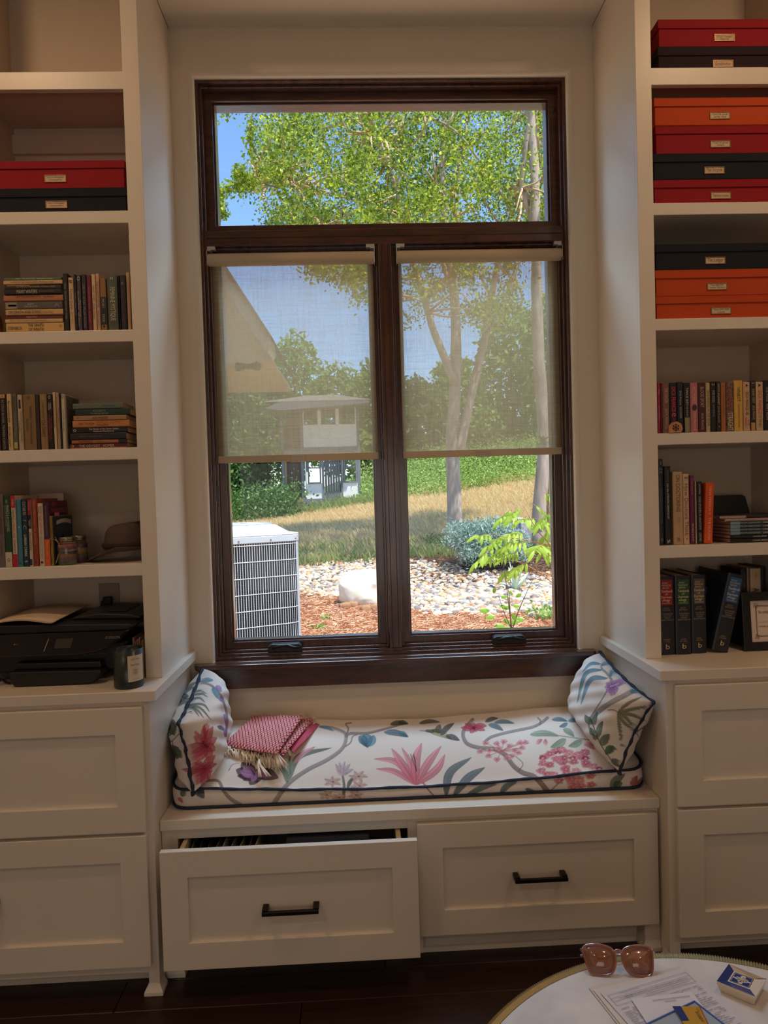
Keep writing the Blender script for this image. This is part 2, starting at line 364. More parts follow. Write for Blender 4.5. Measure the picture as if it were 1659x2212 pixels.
# ------------------------------------------------------------------ window
GLASS = bpy.data.materials.new('window_glass'); GLASS.use_nodes = True; n = GLASS.node_tree; n.nodes.clear()
a_ = n.nodes.new('ShaderNodeBsdfTransparent'); b_ = n.nodes.new('ShaderNodeBsdfGlossy'); b_.inputs['Roughness'].default_value = .01; f_ = n.nodes.new('ShaderNodeFresnel'); f_.inputs[0].default_value = 1.45
x_ = n.nodes.new('ShaderNodeMixShader'); o_ = n.nodes.new('ShaderNodeOutputMaterial'); a_.inputs[0].default_value = (.97, .985, .975, 1)
g_ = n.nodes.new('ShaderNodeNewGeometry'); i_ = n.nodes.new('ShaderNodeMath'); i_.operation = 'SUBTRACT'; i_.inputs[0].default_value = 1; n.links.new(g_.outputs['Backfacing'], i_.inputs[1]); k_ = n.nodes.new('ShaderNodeMath'); k_.operation = 'MULTIPLY'; n.links.new(f_.outputs[0], k_.inputs[0]); n.links.new(i_.outputs[0], k_.inputs[1]); n.links.new(k_.outputs[0], x_.inputs[0]); n.links.new(a_.outputs[0], x_.inputs[1]); n.links.new(b_.outputs[0], x_.inputs[2]); n.links.new(x_.outputs[0], o_.inputs[0])
win = thing('window_1', (0, .45, OZ0), None, None); win['kind'] = 'structure'
def ring(name, r, ins, w, y0, y1, m=WOODV, parent=win, bev=.0018):
    x0, x1, z0, z1 = r; return MB().frame(x0+ins, x1-ins, z0+ins, z1-ins, w, y0, y1).obj(name, m, parent, bev=bev)
R0 = (OX0, OX1, OZ0-.001, OZ1)
ring('outer_frame', R0, 0, .0105, .414, .55)
ring('stop_bead', R0, .0095, .0105, .432, .549)
# transom bar and mullion
bx0, bx1 = OX0+.019, OX1-.019
MB().box(bx0, bx1, .432, .548, 2.390, 2.446).obj('transom_bar', WOOD, win, bev=.002)
MB().box(bx0, bx1, .4312, .434, 2.4165, 2.4195).obj('transom_groove', mat('groove', (28, 14, 10), .6), win)
MB().box(-.0385, .0112, .432, .548, .848, 2.3905).obj('mullion', WOODV, win, bev=.002)
for x in (-.0265, -.003): MB().box(x, x+.002, .4313, .434, .85, 2.389).obj('mullion_groove', mat('groove', (28, 14, 10), .6), win)
TR = (OX0+.019, OX1-.019, 2.446, OZ1-.019)
s = ring('transom_sash', TR, 0, (.031, .031, .030, .031), .465, .547, WOOD); ring('glazing_bead', TR, .0295, .008, .480, .53, WOOD, s)
MB().box(TR[0]+.034, TR[1]-.034, .4985, .5015, TR[2]+.034, TR[3]-.034).obj('glass_pane', GLASS, s)
SASH = []
for k, (x0, x1) in enumerate(((bx0, -.0385), (.0112, bx1))):
    r = (x0, x1, .849, 2.390)
    ring('stop_bead', r, 0, .009, .452, .549)
    s = ring('casement_sash', r, .0085, (.026, .026, .026, .026), .478, .546); SASH.append(s)
    ring('glazing_bead', r, .0335, .008, .490, .53, parent=s)
    MB().box(x0+.036, x1-.036, .5085, .5115, .849+.036, 2.354).obj('glass_pane', GLASS, s)
    # crank operator on the bottom rail
    cpx = (616, 1100)[k]; cx = float(at(cpx, 1390, y=.44)[0])
    cr = MB(); prof = [(-.066, 0), (.066, 0), (.062, .022), (.052, .031), (-.050, .031), (-.063, .024)]
    cr.prism([(cx+a, .8495+b) for a, b in prof], .424, .466)
    c_o = cr.obj('crank_housing', mat('crank_black', (34, 30, 29), .35), win, bev=.003)
    hb = MB(); P_ = [(cx-.048, .421, .867), (cx-.02, .419, .875), (cx+.01, .419, .877), (cx+.035, .421, .868), (cx+.056, .422, .866)]
    hb.tube(P_, [.0055, .007, .0075, .0065, .006], 8, flat=.8); hb.obj('crank_handle', mat('crank_black', (34, 30, 29), .35), c_o, smooth=True)
# stool and apron
st = MB(); y0 = .335; zs = .8295
st.prism([(-.775, D-.0005), (-.76, y0+.006), (-.748, y0), (.722, y0), (.7335, y0+.006), (.742, D-.0005)], .8105, zs, 'z'); st.box(OX0, OX1, D-.001, .47, .8105, zs)
struct('trim_2', st, WOOD, bev=.004).name = 'window_sill'
struct('trim_3', MB().box(-.752, .722, .356, D-.0005, .735, .8103), WOOD, bev=.002)

# ------------------------------------------------------------------ roller shades
SH = bpy.data.materials.new('solar_screen_fabric'); SH.use_nodes = True; n = SH.node_tree; n.nodes.clear()
def nn(t): return n.nodes.new(t)
tc = nn('ShaderNodeTexCoord'); acc = []
for sc in ((260, 1, 9), (9, 1, 260)):
    mp = nn('ShaderNodeMapping'); mp.inputs['Scale'].default_value = sc; tx = nn('ShaderNodeTexNoise'); tx.inputs['Scale'].default_value = 1.2; tx.inputs['Detail'].default_value = 2
    n.links.new(tc.outputs['Object'], mp.inputs[0]); n.links.new(mp.outputs[0], tx.inputs[0]); acc.append(tx)
ad = nn('ShaderNodeMath'); ad.operation = 'ADD'; n.links.new(acc[0].outputs[0], ad.inputs[0]); n.links.new(acc[1].outputs[0], ad.inputs[1])
mr = nn('ShaderNodeMapRange'); mr.inputs[1].default_value = .75; mr.inputs[2].default_value = 1.25; mr.inputs[3].default_value = .54; mr.inputs[4].default_value = .72
n.links.new(ad.outputs[0], mr.inputs[0])
tr = nn('ShaderNodeBsdfTransparent'); df = nn('ShaderNodeBsdfDiffuse'); df.inputs[0].default_value = (*lin((196, 178, 142)), 1); tl = nn('ShaderNodeBsdfTranslucent'); tl.inputs[0].default_value = (*lin((214, 196, 156)), 1)
m1 = nn('ShaderNodeMixShader'); m1.inputs[0].default_value = .33; m2 = nn('ShaderNodeMixShader'); oo = nn('ShaderNodeOutputMaterial')
n.links.new(df.outputs[0], m1.inputs[1]); n.links.new(tl.outputs[0], m1.inputs[2]); n.links.new(mr.outputs[0], m2.inputs[0]); n.links.new(tr.outputs[0], m2.inputs[1]); n.links.new(m1.outputs[0], m2.inputs[2]); n.links.new(m2.outputs[0], oo.inputs[0])
FABR = mat('shade_fabric_roll', (196, 176, 146), .8)
for x0, x1, lab in ((-.679, -.056, 'rolled-down beige screen shade in the sash with the air conditioner outside'), (.034, .664, 'rolled-down beige screen shade in the sash with the tree trunk outside')):
    t = thing('roller_shade', ((x0+x1)/2, .455, 2.345), lab, 'shade', 'beige roller shades')
    MB().tube([(x0-.002, .4515, 2.3435), (x1+.002, .4515, 2.3435)], .0235, 24).obj('roller', FABR, t, smooth=False)
    g = MB()
    nx, nz = 12, 24
    for i in range(nx+1):
        for j in range(nz+1): g.v.append((x0+.004+(x1-x0-.008)*i/nx, .4715+.0006*math.sin(i*.9+j*.4), 1.600+(2.343-1.600)*j/nz))
    for i in range(nx):
        for j in range(nz): a = i*(nz+1)+j; g.f.append((a, a+nz+1, a+nz+2, a+1))
    g.obj('screen_fabric', SH, t, smooth=True)
    MB().box(x0+.002, x1-.002, .463, .476, 1.577, 1.604).obj('hem_bar', FABR, t, bev=.002)
    hx = (x0+x1)/2; MB().box(hx-.028, hx+.028, .4605, .4632, 1.574, 1.598).obj('pull_tab', mat('clear_tab', (206, 190, 165), .15, trans=.3), t, bev=.001)
    for x, s in ((x0-.002, -1), (x1+.002, 1)):
        b = MB(); b.box(min(x, x+s*.002), max(x, x+s*.002), .430, .474, 2.318, 2.3755); b.box(min(x-s*.014, x+s*.002), max(x-s*.014, x+s*.002), .434, .474, 2.3735, 2.3775); b.box(min(x-s*.03, x+s*.002), max(x-s*.03, x+s*.002), .434, .452, 2.377, 2.3895)
        b.obj('bracket', mat('bracket_white_metal', (200, 196, 188), .3, metal=.3), t, bev=.001)
# ------------------------------------------------------------------ books
PAGES = mat('book_pages', (206, 178, 150), .85, vary=.12, vscale=4, stretch=(1, 1, 300))
def book(o, T, Hh, Dp, th, hh, dd, color, label, texts=(), bands=(), hard=False, tilt=0, yaw=0, name='paperback_book', group=None, cover=None, pages=None, rough=.45):
    """o: corner of the spine plane at the foot; T thickness dir, Hh height dir, Dp depth dir. The spine faces -Dp.
    texts: (string, from, to (fractions of the height from the top), colour, part of the thickness, offset across); bands: (from, to, colour)"""
    T, Hh, Dp = Vector(T), Vector(Hh), Vector(Dp); o = Vector([float(c) for c in o])
    c = o+T*th/2+Dp*dd/2
    t = thing(name, o+T*th/2+Dp*dd/2, label, 'book', group)
    M = Matrix.Translation(o) @ Matrix(((T.x, Dp.x, Hh.x, 0), (T.y, Dp.y, Hh.y, 0), (T.z, Dp.z, Hh.z, 0), (0, 0, 0, 1)))
    if tilt or yaw: M = Matrix.Translation(o) @ Matrix.Rotation(yaw, 4, 'Z') @ Matrix.Rotation(tilt, 4, 'Y') @ Matrix.Translation(-o) @ M
    w = .0028 if hard else .0009; inn = .003 if hard else .0006; r = min(.0022, th*.16)
    sp = [(0, dd), (0, r), (th*.12, 0), (th*.5, -.0012 if hard else -.0003), (th*.88, 0), (th, r), (th, dd), (th-w, dd), (th-w, r+w), (w, r+w), (w, dd)]
    m = MB(); n = len(sp)
    m.v = [(a, b, z) for z in (0, hh) for a, b in sp]; m.f = [tuple(range(n)), tuple(range(n, 2*n))[::-1]]+[(i, n+i, n+(i+1) % n, (i+1) % n) for i in range(n)]
    m.xf(M).obj('cover', cover or cmat(color, rough), t)
    MB().box(w+.0001, th-w-.0001, r+w+.0002, dd-inn-.0005, inn, hh-inn).xf(M).obj('page_block', pages or PAGES, t)
    R_ = (M.to_3x3() @ Vector((0, 0, -1))); U_ = (M.to_3x3() @ Vector((1, 0, 0)))
    for b in bands:
        a0, a1, cc = b[:3]; l, rr = (b[3], b[4]) if len(b) > 3 else (.10, .90)
        MB().box(th*l, th*rr, -.0018 if hard else -.0008, -.0002, hh*(1-a1), hh*(1-a0)).xf(M).obj('spine_label', cmat(cc), t)
    for s in texts:
        st, a0, a1, cc, frac = s[:5]; off = s[5] if len(s) > 5 else 0
        text(st, t, M @ Vector((th*(.5+off), -.0019 if hard else -.0009, hh*(1-(a0+a1)/2))), R_, U_, hh*(a1-a0), th*frac, cmat(cc, .5))
    return t, M
def upright(row, yf, z, G, dp=.107, flush=0, hard=False, name='paperback_book'):
    out = []
    for r in row:
        x0, x1, top, color, lab, texts = r[:6]; k = r[6] if len(r) > 6 else {}
        y = yf+k.pop('dy', random.uniform(0, .004)); zz = z+.0004
        a = at(x0, (top+k.get('bot', top+110))/2, y=y)[0]; b = at(x1, (top+k.pop('bot', top+110))/2, y=y)[0]
        h = at((x0+x1)/2, top, y=y)[2]-zz; d = k.pop('dp', dp)
        out.append(book((a+.0006, y, zz), (1, 0, 0), (0, 0, 1), (0, 1, 0), (b-a)-.0012, h, d, color, lab, texts, k.pop('bands', ()), k.pop('hard', hard), name=k.pop('name', name), group=G, **k))
    return out
def flat(row, yf, G, dp=.106, z0=None, sc=1.0):
    """row from the bottom up: (x0, x1, y_top, y_bottom) in the picture"""
    z = z0; out = []
    for r in row:
        x0, x1, v0, v1, color, lab, texts = r[:7]; k = r[7] if len(r) > 7 else {}
        y = yf+k.pop('dy', random.uniform(0, .008))
        a, b = at(x0, (v0+v1)/2, y=y), at(x1, (v0+v1)/2, y=y); th = (v1-v0)/CAM['f']*(y-CX[1])*sc
        tx = texts
        out.append(book((b[0], y, z+.0004), (0, 0, 1), (-1, 0, 0), (0, 1, 0), th-.0005, b[0]-a[0], k.pop('dp', dp), color, lab, tx, k.pop('bands', ()), group=G, **k)); z += th
    return out
# -- shelf over the printer, third from the counter: flat stack
ON = 'in the bookcase over the printer'
G1 = 'paperbacks lying flat beside the carved figurine'; Z3 = 1.9800
flat([
 (13.5, 138, 698.5, 717.7, (214, 170, 105), 'thick straw-coloured paperback at the foot of its flat stack, THE GRAPES OF WRATH', [('THE GRAPES\nOF WRATH', .38, .66, (40, 26, 20), .8), ('STEINBECK', .03, .28, (40, 26, 20), .34, -.08), ('O', .93, .97, (60, 35, 25), .3, .1)]),
 (11.5, 135.5, 691, 699, (206, 172, 128), 'thin cream paperback lying second from the bottom of the flat stack', [('FREUD   Dora: An Analysis of a Case of Hysteria', .08, .72, (50, 30, 25), .42)]),
 (12.5, 136, 683, 691, (118, 44, 34), 'thin brick-red paperback lying under the one reading ON DEATH AND DYING', [('Coming of Age in Samoa', .05, .34, (50, 20, 16), .5), ('Margaret Mead', .37, .55, (215, 175, 125), .6)]),
 (12.5, 136.5, 671, 683, (208, 166, 112), 'tan paperback lying flat, spine lettered ON DEATH AND DYING', [('ON DEATH AND DYING', .05, .62, (50, 30, 22), .55), ('Kubler-Ross', .64, .83, (165, 110, 70), .42)]),
 (12, 135, 654, 671, (88, 82, 78), 'grey paperback with a pale end block lying mid stack', [('BABBITT\nSINCLAIR LEWIS', .33, .56, (190, 172, 150), .5), ('A', .86, .95, (150, 130, 120), .5)], dict(bands=[(0, .20, (150, 138, 118)), (.05, .19, (50, 40, 38), .38, .62)])),
 (8, 136.5, 640, 653.5, (176, 112, 74), 'orange-brown paperback lying flat, CAPTAIN NEWMAN, M.D.', [('CAPTAIN NEWMAN, M.D.    Leo Rosten', .2, .84, (40, 24, 20), .36, .2)]),
 (9.5, 132, 628, 640, (22, 18, 20), 'black paperback lying flat, lettered MANY WATERS', [('MANY WATERS', .22, .58, (205, 185, 165), .62), ('Madeleine L\'Engle', .62, .88, (150, 100, 90), .3)]),
 (10.5, 132, 618.5, 627.8, (52, 38, 38), 'dark brown paperback with a bright strip lying above MANY WATERS', [('THE ARM OF THE STARFISH  Madeleine L\'Engle', .2, .9, (190, 165, 140), .42)], dict(bands=[(.04, .44, (200, 130, 70), .72, .98)])),
 (7.5, 135, 609.5, 618, (204, 166, 120), 'cream paperback lying second from the top of the flat stack', [('A SWIFTLY TILTING PLANET  Madeleine L\'Engle', .12, .86, (70, 45, 35), .4)]),
 (9, 132.5, 602.8, 609.3, (84, 104, 72), 'thin green paperback topping the flat stack beside the figurine', [('MEET THE AUSTINS  Madeleine L\'Engle', .2, .86, (200, 200, 150), .6)]),
], .004, G1, z0=Z3)
G2 = 'upright paperbacks on the shelf with the green-topped flat stack'
C_ = (212, 176, 138); K_ = (26, 21, 24)
upright([
 (136.8, 147.6, 590.6, K_, 'black upright paperback directly beside the tall flat stack', [('WILDE   THE MOST IMPORTANT WORKS', .17, .8, (170, 150, 140), .3)], dict(dy=.001)),
 (148.6, 160, 599.4, C_, 'cream upright paperback second from the flat stack with thin script lettering', [('Forrest Gump', .22, .6, (60, 42, 40), .62), ('The Novel by\nWinston Groom', .64, .88, (60, 42, 40), .55), ('#', .03, .12, (60, 50, 50), .7)]),
 (160.6, 166.2, 592.7, (20, 18, 24), 'narrow black paperback wedged next to the cream script one', [('OLIVER\'S CONSEQUENCES', .2, .85, (140, 150, 165), .6)]),
 (166.6, 176.6, 594.5, (74, 64, 70), 'grey-purple paperback with a round publisher mark near its top', [('Ethan Frome and\nOther Short Fiction · Edith Wharton', .28, .92, (205, 180, 175), .72), ('O', .02, .10, (215, 195, 175), .7)]),
 (177, 187.4, 592.7, (44, 38, 44), 'charcoal paperback beside the maroon one, LORD OF THE FLIES', [('LORD OF THE FLIES  WILLIAM GOLDING', .17, .95, (150, 140, 145), .5)]),
 (187.8, 198, 595, (112, 26, 44), 'plum-red upright paperback, THE CATCHER IN THE RYE', [('THE CATCHER IN THE RYE   J.D. SALINGER', .2, .86, (205, 130, 130), .32)]),
 (198.6, 207.4, 592.4, (216, 180, 142), 'cream upright paperback lettered HARD TIMES', [('HARD TIMES', .2, .48, (45, 30, 30), .42), ('Charles Dickens', .52, .8, (60, 42, 40), .5)]),
 (208, 215.8, 591, (208, 164, 130), 'pinkish cream paperback lettered THE SCARLET LETTER', [('THE SCARLET LETTER', .14, .6, (80, 50, 44), .5), ('Nathaniel Hawthorne', .66, .94, (80, 50, 44), .42)]),
 (216.6, 230, 601, (150, 102, 52), 'ochre and navy banded paperback between cream and grey-green ones', [('MOBY', .4, .58, (190, 165, 120), .4), ('DICK', .7, .85, (190, 165, 120), .4), ('·', .9, .95, (60, 40, 30), .4)], dict(bands=[(.36, .89, (28, 36, 48), .0, 1.0)])),
 (231.4, 254, 594.5, (84, 88, 76), 'thick grey-green paperback with narrow tall lettering FEMININE MYSTIQUE', [('FEMININE MYSTIQUE', .22, .83, (206, 196, 160), .58), ('Betty\nFriedan', .85, .93, (54, 56, 50), .4), ('=', .03, .08, (205, 190, 160), .25)], dict(dp=.11)),
 (256.8, 259.2, 594.5, (34, 36, 46), 'very thin navy booklet between two dark paperbacks', []),
 (259.6, 272.4, 594.5, (30, 24, 34), 'black paperback beside the last thin cream one near the stile', [('O', .12, .18, (190, 175, 160), .35), ('THE RED BADGE OF COURAGE', .24, .92, (120, 50, 60), .3)]),
 (273.6, 281, 588, (196, 158, 124), 'thin cream paperback, last before the stile on its shelf', [('THE ADVENTURES OF TOM SAWYER  MARK TWAIN', .1, .9, (150, 100, 80), .4)]),
], .003, Z3, G2)

# -- second shelf down
Z4 = 1.6130; G3 = 'upright paperbacks on the shelf with the tolling dark stack'.replace('tolling ', '')
r4 = upright([
 (-9, -.6, 856, (84, 60, 44), 'brown paperback cut by the picture edge beside the black true-crime one', []),
 (0, 14.4, 852, (24, 18, 20), 'black paperback with cream head band lettered IN COLD BLOOD', [('IN COLD BLOOD, TRUMAN CAPOTE', .1, .98, (180, 160, 140), .4), ('ww', .01, .05, (80, 50, 30), .4)], dict(bands=[(0, .065, (190, 150, 110))])),
 (15, 26.4, 850.7, (206, 176, 124), 'cream paperback with slanting black title lettering', [('Arrowsmith', .1, .52, (40, 28, 30), .5), ('Sinclair Lewis', .56, .96, (40, 28, 30), .42)]),
 (27.4, 37.2, 851, (96, 92, 74), 'mossy grey paperback, THE SECRET AGENT type, with pale foot label', [('Joseph Conrad', .04, .28, (50, 46, 40), .5), ('The Secret Agent', .46, .76, (150, 140, 110), .42)], dict(bands=[(.86, .97, (190, 165, 110))])),
 (38, 49.6, 852.7, (190, 170, 142), 'off-white paperback with a black pill mark near its top', [('THE WAR OF THE WORLDS\nH.G.WELLS', .3, .85, (60, 46, 40), .7)], dict(bands=[(.09, .25, (30, 26, 26), .3, .7)])),
 (50.4, 77, 852, (134, 104, 62), 'very thick olive-tan paperback, widest on its shelf', [('The Brothers   Fyodor Dostoevsky\nKaramazov', .2, .9, (60, 44, 26), .5), ('_', .06, .09, (60, 44, 26), .9), ('O', .03, .075, (60, 44, 26), .25)], dict(dp=.112)),
 (77.4, 85.6, 852.5, (52, 40, 34), 'dark brown paperback close against the very thick olive-tan one', []),
 (86, 102.4, 851, (146, 116, 76), 'tan paperback lettered CIA DIARY', [('INSIDE THE COMPANY', .17, .45, (60, 44, 30), .24), ('CIA DIARY', .47, .78, (46, 32, 24), .5), ('@', .03, .1, (200, 175, 120), .5)]),
 (103, 114.6, 852, (20, 16, 18), 'black paperback with red title beside the one lettered CIA DIARY', [('MARK\nTWAIN', .13, .3, (205, 190, 170), .6), ('The Adventures of\nHUCKLEBERRY FINN', .36, .86, (170, 60, 50), .75), ('O', .02, .08, (205, 190, 170), .5)]),
 (115, 121.6, 847, (212, 182, 142), 'tall thin cream paperback, THE TAMING OF THE SHREW', [('THE TAMING OF THE SHREW', .07, .7, (70, 50, 44), .42)]),
 (122, 129.4, 848, (170, 134, 108), 'tall thin beige paperback beside THE TAMING OF THE SHREW', [('EVERYMAN   Geoffrey Chaucer', .12, .95, (130, 92, 74), .42)]),
 (130, 132.4, 849.5, (22, 20, 22), 'very thin black booklet beside the white-spined grey-covered book', []),
 (133, 141.4, 851, (196, 184, 158), 'white-spined paperback showing its grey landscape cover', [('Frankenstein · Mary Shelley', .24, .74, (50, 44, 40), .42), ('O', .01, .09, (50, 40, 40), .7)], dict(dp=.11)),
], .003, Z4, G3)
t, M = r4[-1]; th = .0115
cv = MB(); 
for (y0, y1, z0, z1, c) in ((.012, .106, .01, .168, (96, 92, 84)),): MB().box(th+.0004, th+.0009, y0, y1, z0, z1).xf(M).obj('cover_picture', mat('cover_landscape', (92, 90, 84), .5, vary=.6, vscale=22), t)
G4 = 'paperbacks lying flat in the stack topped by a grey-green one'
flat([
 (151.5, 274.5, 959.5, 970, (84, 28, 30), 'dark red paperback at the very bottom, lettered THE ODYSSEY', [('THE ODYSSEY   HOMER', .16, .78, (215, 180, 150), .55), ('o', .03, .07, (215, 180, 150), .5)], dict(bands=[(0, 1, (180, 120, 90), .0, .16)])),
 (155, 275.5, 952, 959.5, (172, 102, 62), 'orange and black paperback lying second lowest, THE PRINCE', [('THE PRINCE', .12, .38, (60, 30, 24), .62), ('MACHIAVELLI', .42, .56, (90, 50, 34), .3)], dict(bands=[(.84, 1, (30, 26, 28), .0, 1)])),
 (152, 272.5, 937.5, 952, (30, 24, 30), 'thick blue-black paperback lying under THE HOUSE OF THE SEVEN GABLES', [('"VINEGAR" THE LONGEST SORT —', .15, .62, (120, 100, 110), .22)]),
 (155.5, 276, 925.7, 937.5, (20, 22, 26), 'black paperback with two rows of white title lettering lying mid stack', [('The House of the Seven Gables\nNathaniel Hawthorne', .3, .84, (225, 205, 190), .74), ('O', .03, .08, (225, 205, 190), .5)]),
 (157, 279.5, 911, 925.7, (196, 124, 68), 'orange paperback lying flat between tan and black ones', [('J.R.R. TOLKIEN', .1, .38, (70, 36, 20), .4), ('THE HOBBIT', .42, .64, (110, 60, 30), .28, -.16), ('PRELUDE TO The Lord of the Rings', .42, .84, (110, 60, 30), .24, .2)]),
 (159, 272.5, 900.5, 911, (168, 126, 88), 'tan paperback lying flat, lettered SILAS MARNER', [('SILAS MARNER', .36, .66, (60, 36, 28), .46), ('P', .07, .11, (60, 36, 28), .4)]),
 (163, 281, 886, 900, (30, 50, 46), 'dark green paperback lying second from the top with worn edges', [('ROGET\'S\nTHESAURUS', .28, .6, (150, 150, 125), .7)]),
 (157.5, 265.5, 873, 885, (98, 108, 98), 'grey-green paperback topping the stack beside the stile', [('Madeleine L\'Engle', .6, .85, (40, 36, 34), .36)]),
], .006, G4, z0=Z4, sc=1.0)

# -- shelf with the jars and the hat
Z5 = 1.2472; G5 = 'business books standing beside the sand jars'
W_ = (214, 190, 160)
r5 = upright([
 (-7, 8, 1068, (112, 98, 90), 'mushroom-grey tall paperback at the picture edge beside the green one', [('WIRED DIFFERENT', .1, .55, (80, 44, 36), .5), ('JON TAMWELL', .62, .85, (70, 50, 44), .3)], dict(dp=.15)),
 (8.4, 23.4, 1071, (26, 66, 40), 'green book with a white foot, FINANCE & ACCOUNTING', [('FIFTH', .06, .1, (200, 200, 160), .6), ('FINANCE & ACCOUNTING', .13, .5, (190, 190, 150), .42, .12), ('FOR NONFINANCIAL MANAGERS', .13, .43, (150, 150, 120), .22, -.26), ('O', .87, .93, (60, 60, 50), .4)], dict(bands=[(.79, 1, (204, 184, 158), 0, 1)], dp=.15)),
 (24, 34.6, 1070, W_, 'white book with red ends lettered DRAMA-FREE WORKPLACE', [('CREATING A', .19, .38, (40, 30, 30), .5), ('DRAMA-FREE', .39, .6, (170, 50, 50), .5), ('WORKPLACE', .61, .81, (40, 30, 30), .5), ('MORRIS', .05, .15, (220, 180, 160), .4)], dict(bands=[(0, .175, (176, 26, 48), 0, 1), (.82, 1, (176, 26, 48), 0, 1)], dp=.15)),
 (36, 47, 1079, (68, 124, 140), 'plain light blue book beside the red-ended white one', [('·', .4, .42, (180, 200, 200), .3), ('▲', .94, .97, (20, 40, 60), .3)], dict(dp=.145)),
 (47.6, 60, 1077.6, (26, 54, 62), 'dark teal book with white lower title', [('CULTURE FIX', .04, .24, (190, 170, 150), .6), ('LOREAN CAIRNS', .53, .85, (225, 215, 200), .46), ('?', .28, .36, (200, 170, 150), .6), ('C', .38, .46, (190, 180, 150), .6), ('5', .9, .95, (215, 205, 190), .5)], dict(dp=.145)),
 (60.6, 68.4, 1078.6, (206, 188, 164), 'narrow red, black and white book, NEGOTIATIONS', [('THOMPSON', .03, .16, (220, 150, 140), .4), ('NEGOTIATIONS', .49, .76, (50, 40, 40), .62), ('THE TRUTH\nABOUT', .29, .42, (220, 210, 200), .6)], dict(bands=[(0, .235, (150, 26, 40), 0, 1), (.235, .435, (24, 20, 22), 0, 1), (.89, .98, (40, 44, 90), .1, .8)], dp=.14)),
 (69, 81.4, 1077, (150, 56, 38), 'brick-red book, SIMPLE NUMBERS, taller than the white one beside it', [('SIMPLE NUMBERS, STRAIGHT TALK, BIG PROFITS!', .03, .68, (214, 150, 80), .42), ('♦', .92, .96, (90, 30, 20), .4)], dict(dp=.15)),
 (82, 94, 1087, (214, 192, 166), 'white book with red title, START WITH WHY', [('SIMON\nSINEK', .04, .18, (60, 44, 44), .7), ('START WITH WHY', .19, .5, (176, 44, 48), .56), ('HOW GREAT LEADERS INSPIRE\nEVERYONE TO TAKE ACTION', .52, .88, (120, 90, 80), .6), ('●', .92, .96, (90, 30, 30), .5)], dict(dp=.14)),
 (94.6, 107, 1087, (60, 26, 46), 'purple book with an orange foot, its purple cover showing', [('HIGH OUTPUT MANAGEMENT', .04, .54, (150, 90, 120), .34), ('ANDREW S. GROVE', .6, .84, (240, 170, 110), .34), ('O', .9, .95, (240, 170, 110), .4)], dict(bands=[(.575, 1, (216, 92, 38), 0, 1)], dp=.14)),
 (108, 115.4, 1114.6, (150, 112, 40), 'short mustard-spined book with a navy front cover', [('WIN LOSE DIVORCE for Doctors', .03, .6, (60, 44, 20), .5), ('Lawson', .82, .94, (60, 44, 20), .5)], dict(dp=.145)),
], .0015, Z5, G5, dp=.15)
yax = Vector((0, 1, 0)); zax = Vector((0, 0, 1))
t, M = r5[8]; xx = float(at(107, 1150, y=.002)[0])-.0008
MB().box(xx, xx+.0008, .006, .139, Z5+.118, Z5+.205).obj('front_cover', cmat((66, 30, 54)), t)
text('HIGH OUTPUT\nMANAGEMENT', t, (xx+.0009, .078, 1.432), yax, zax, .118, .036, cmat((190, 80, 84)))
t, M = r5[9]; xx = float(at(115.4, 1150, y=.002)[0])-.0008; zc = 1.40
MB().box(xx, xx+.0008, .004, .146, Z5+.001, 1.402).obj('front_cover', cmat((30, 46, 66)), t)
text('DOCTORS', t, (xx+.0009, .082, 1.362), yax, zax, .09, .012, cmat((60, 84, 110)))
mb = MB(); 
for i in range(12):
    a0 = i/12; y0 = .025+.11*a0; y1 = y0+.0092; hgt = .006*math.sin(math.pi*a0)
    mb.add([(xx+.0012, y0, 1.375+hgt), (xx+.0012, y1, 1.375+.006*math.sin(math.pi*(a0+1/12))), (xx+.0012, y1, 1.388+.006*math.sin(math.pi*(a0+1/12))), (xx+.0012, y0, 1.388+hgt)], [(0, 1, 2, 3)])
mb.obj('cover_banner', cmat((190, 180, 160)), t)
mb = MB(); mb.lathe([(.009, 0), (.013, .02), (.012, .045), (.006, .062), (0.001, .066)], (0, 0, 0), 12); mb.v = [(xx+.0012, .068+a, 1.275+c) for a, b, c in mb.v]; mb.obj('cover_picture', cmat((200, 185, 160)), t)
mb = MB(); mb.box(xx+.0008, xx+.0014, .088, .112, 1.275, 1.315); mb.obj('cover_picture', cmat((150, 130, 110)), t)
# a pink and green bookmark tab poking up
o = MB().box(xx-.006, xx-.004, .03, .06, Z5+.001, 1.414).obj('bookmark', cmat((210, 110, 140)), None, bev=.0006); props(o, 'pink bookmark poking up behind the navy cover by the jars', 'bookmark')
# pale folder behind the business books
o = MB().box(-1.235, -1.135, .165, .172, Z5+.0005, 1.478).obj('file_folder', cmat((190, 172, 150)), None, bev=.001); props(o, 'pale folder standing behind the green and white business books', 'folder')

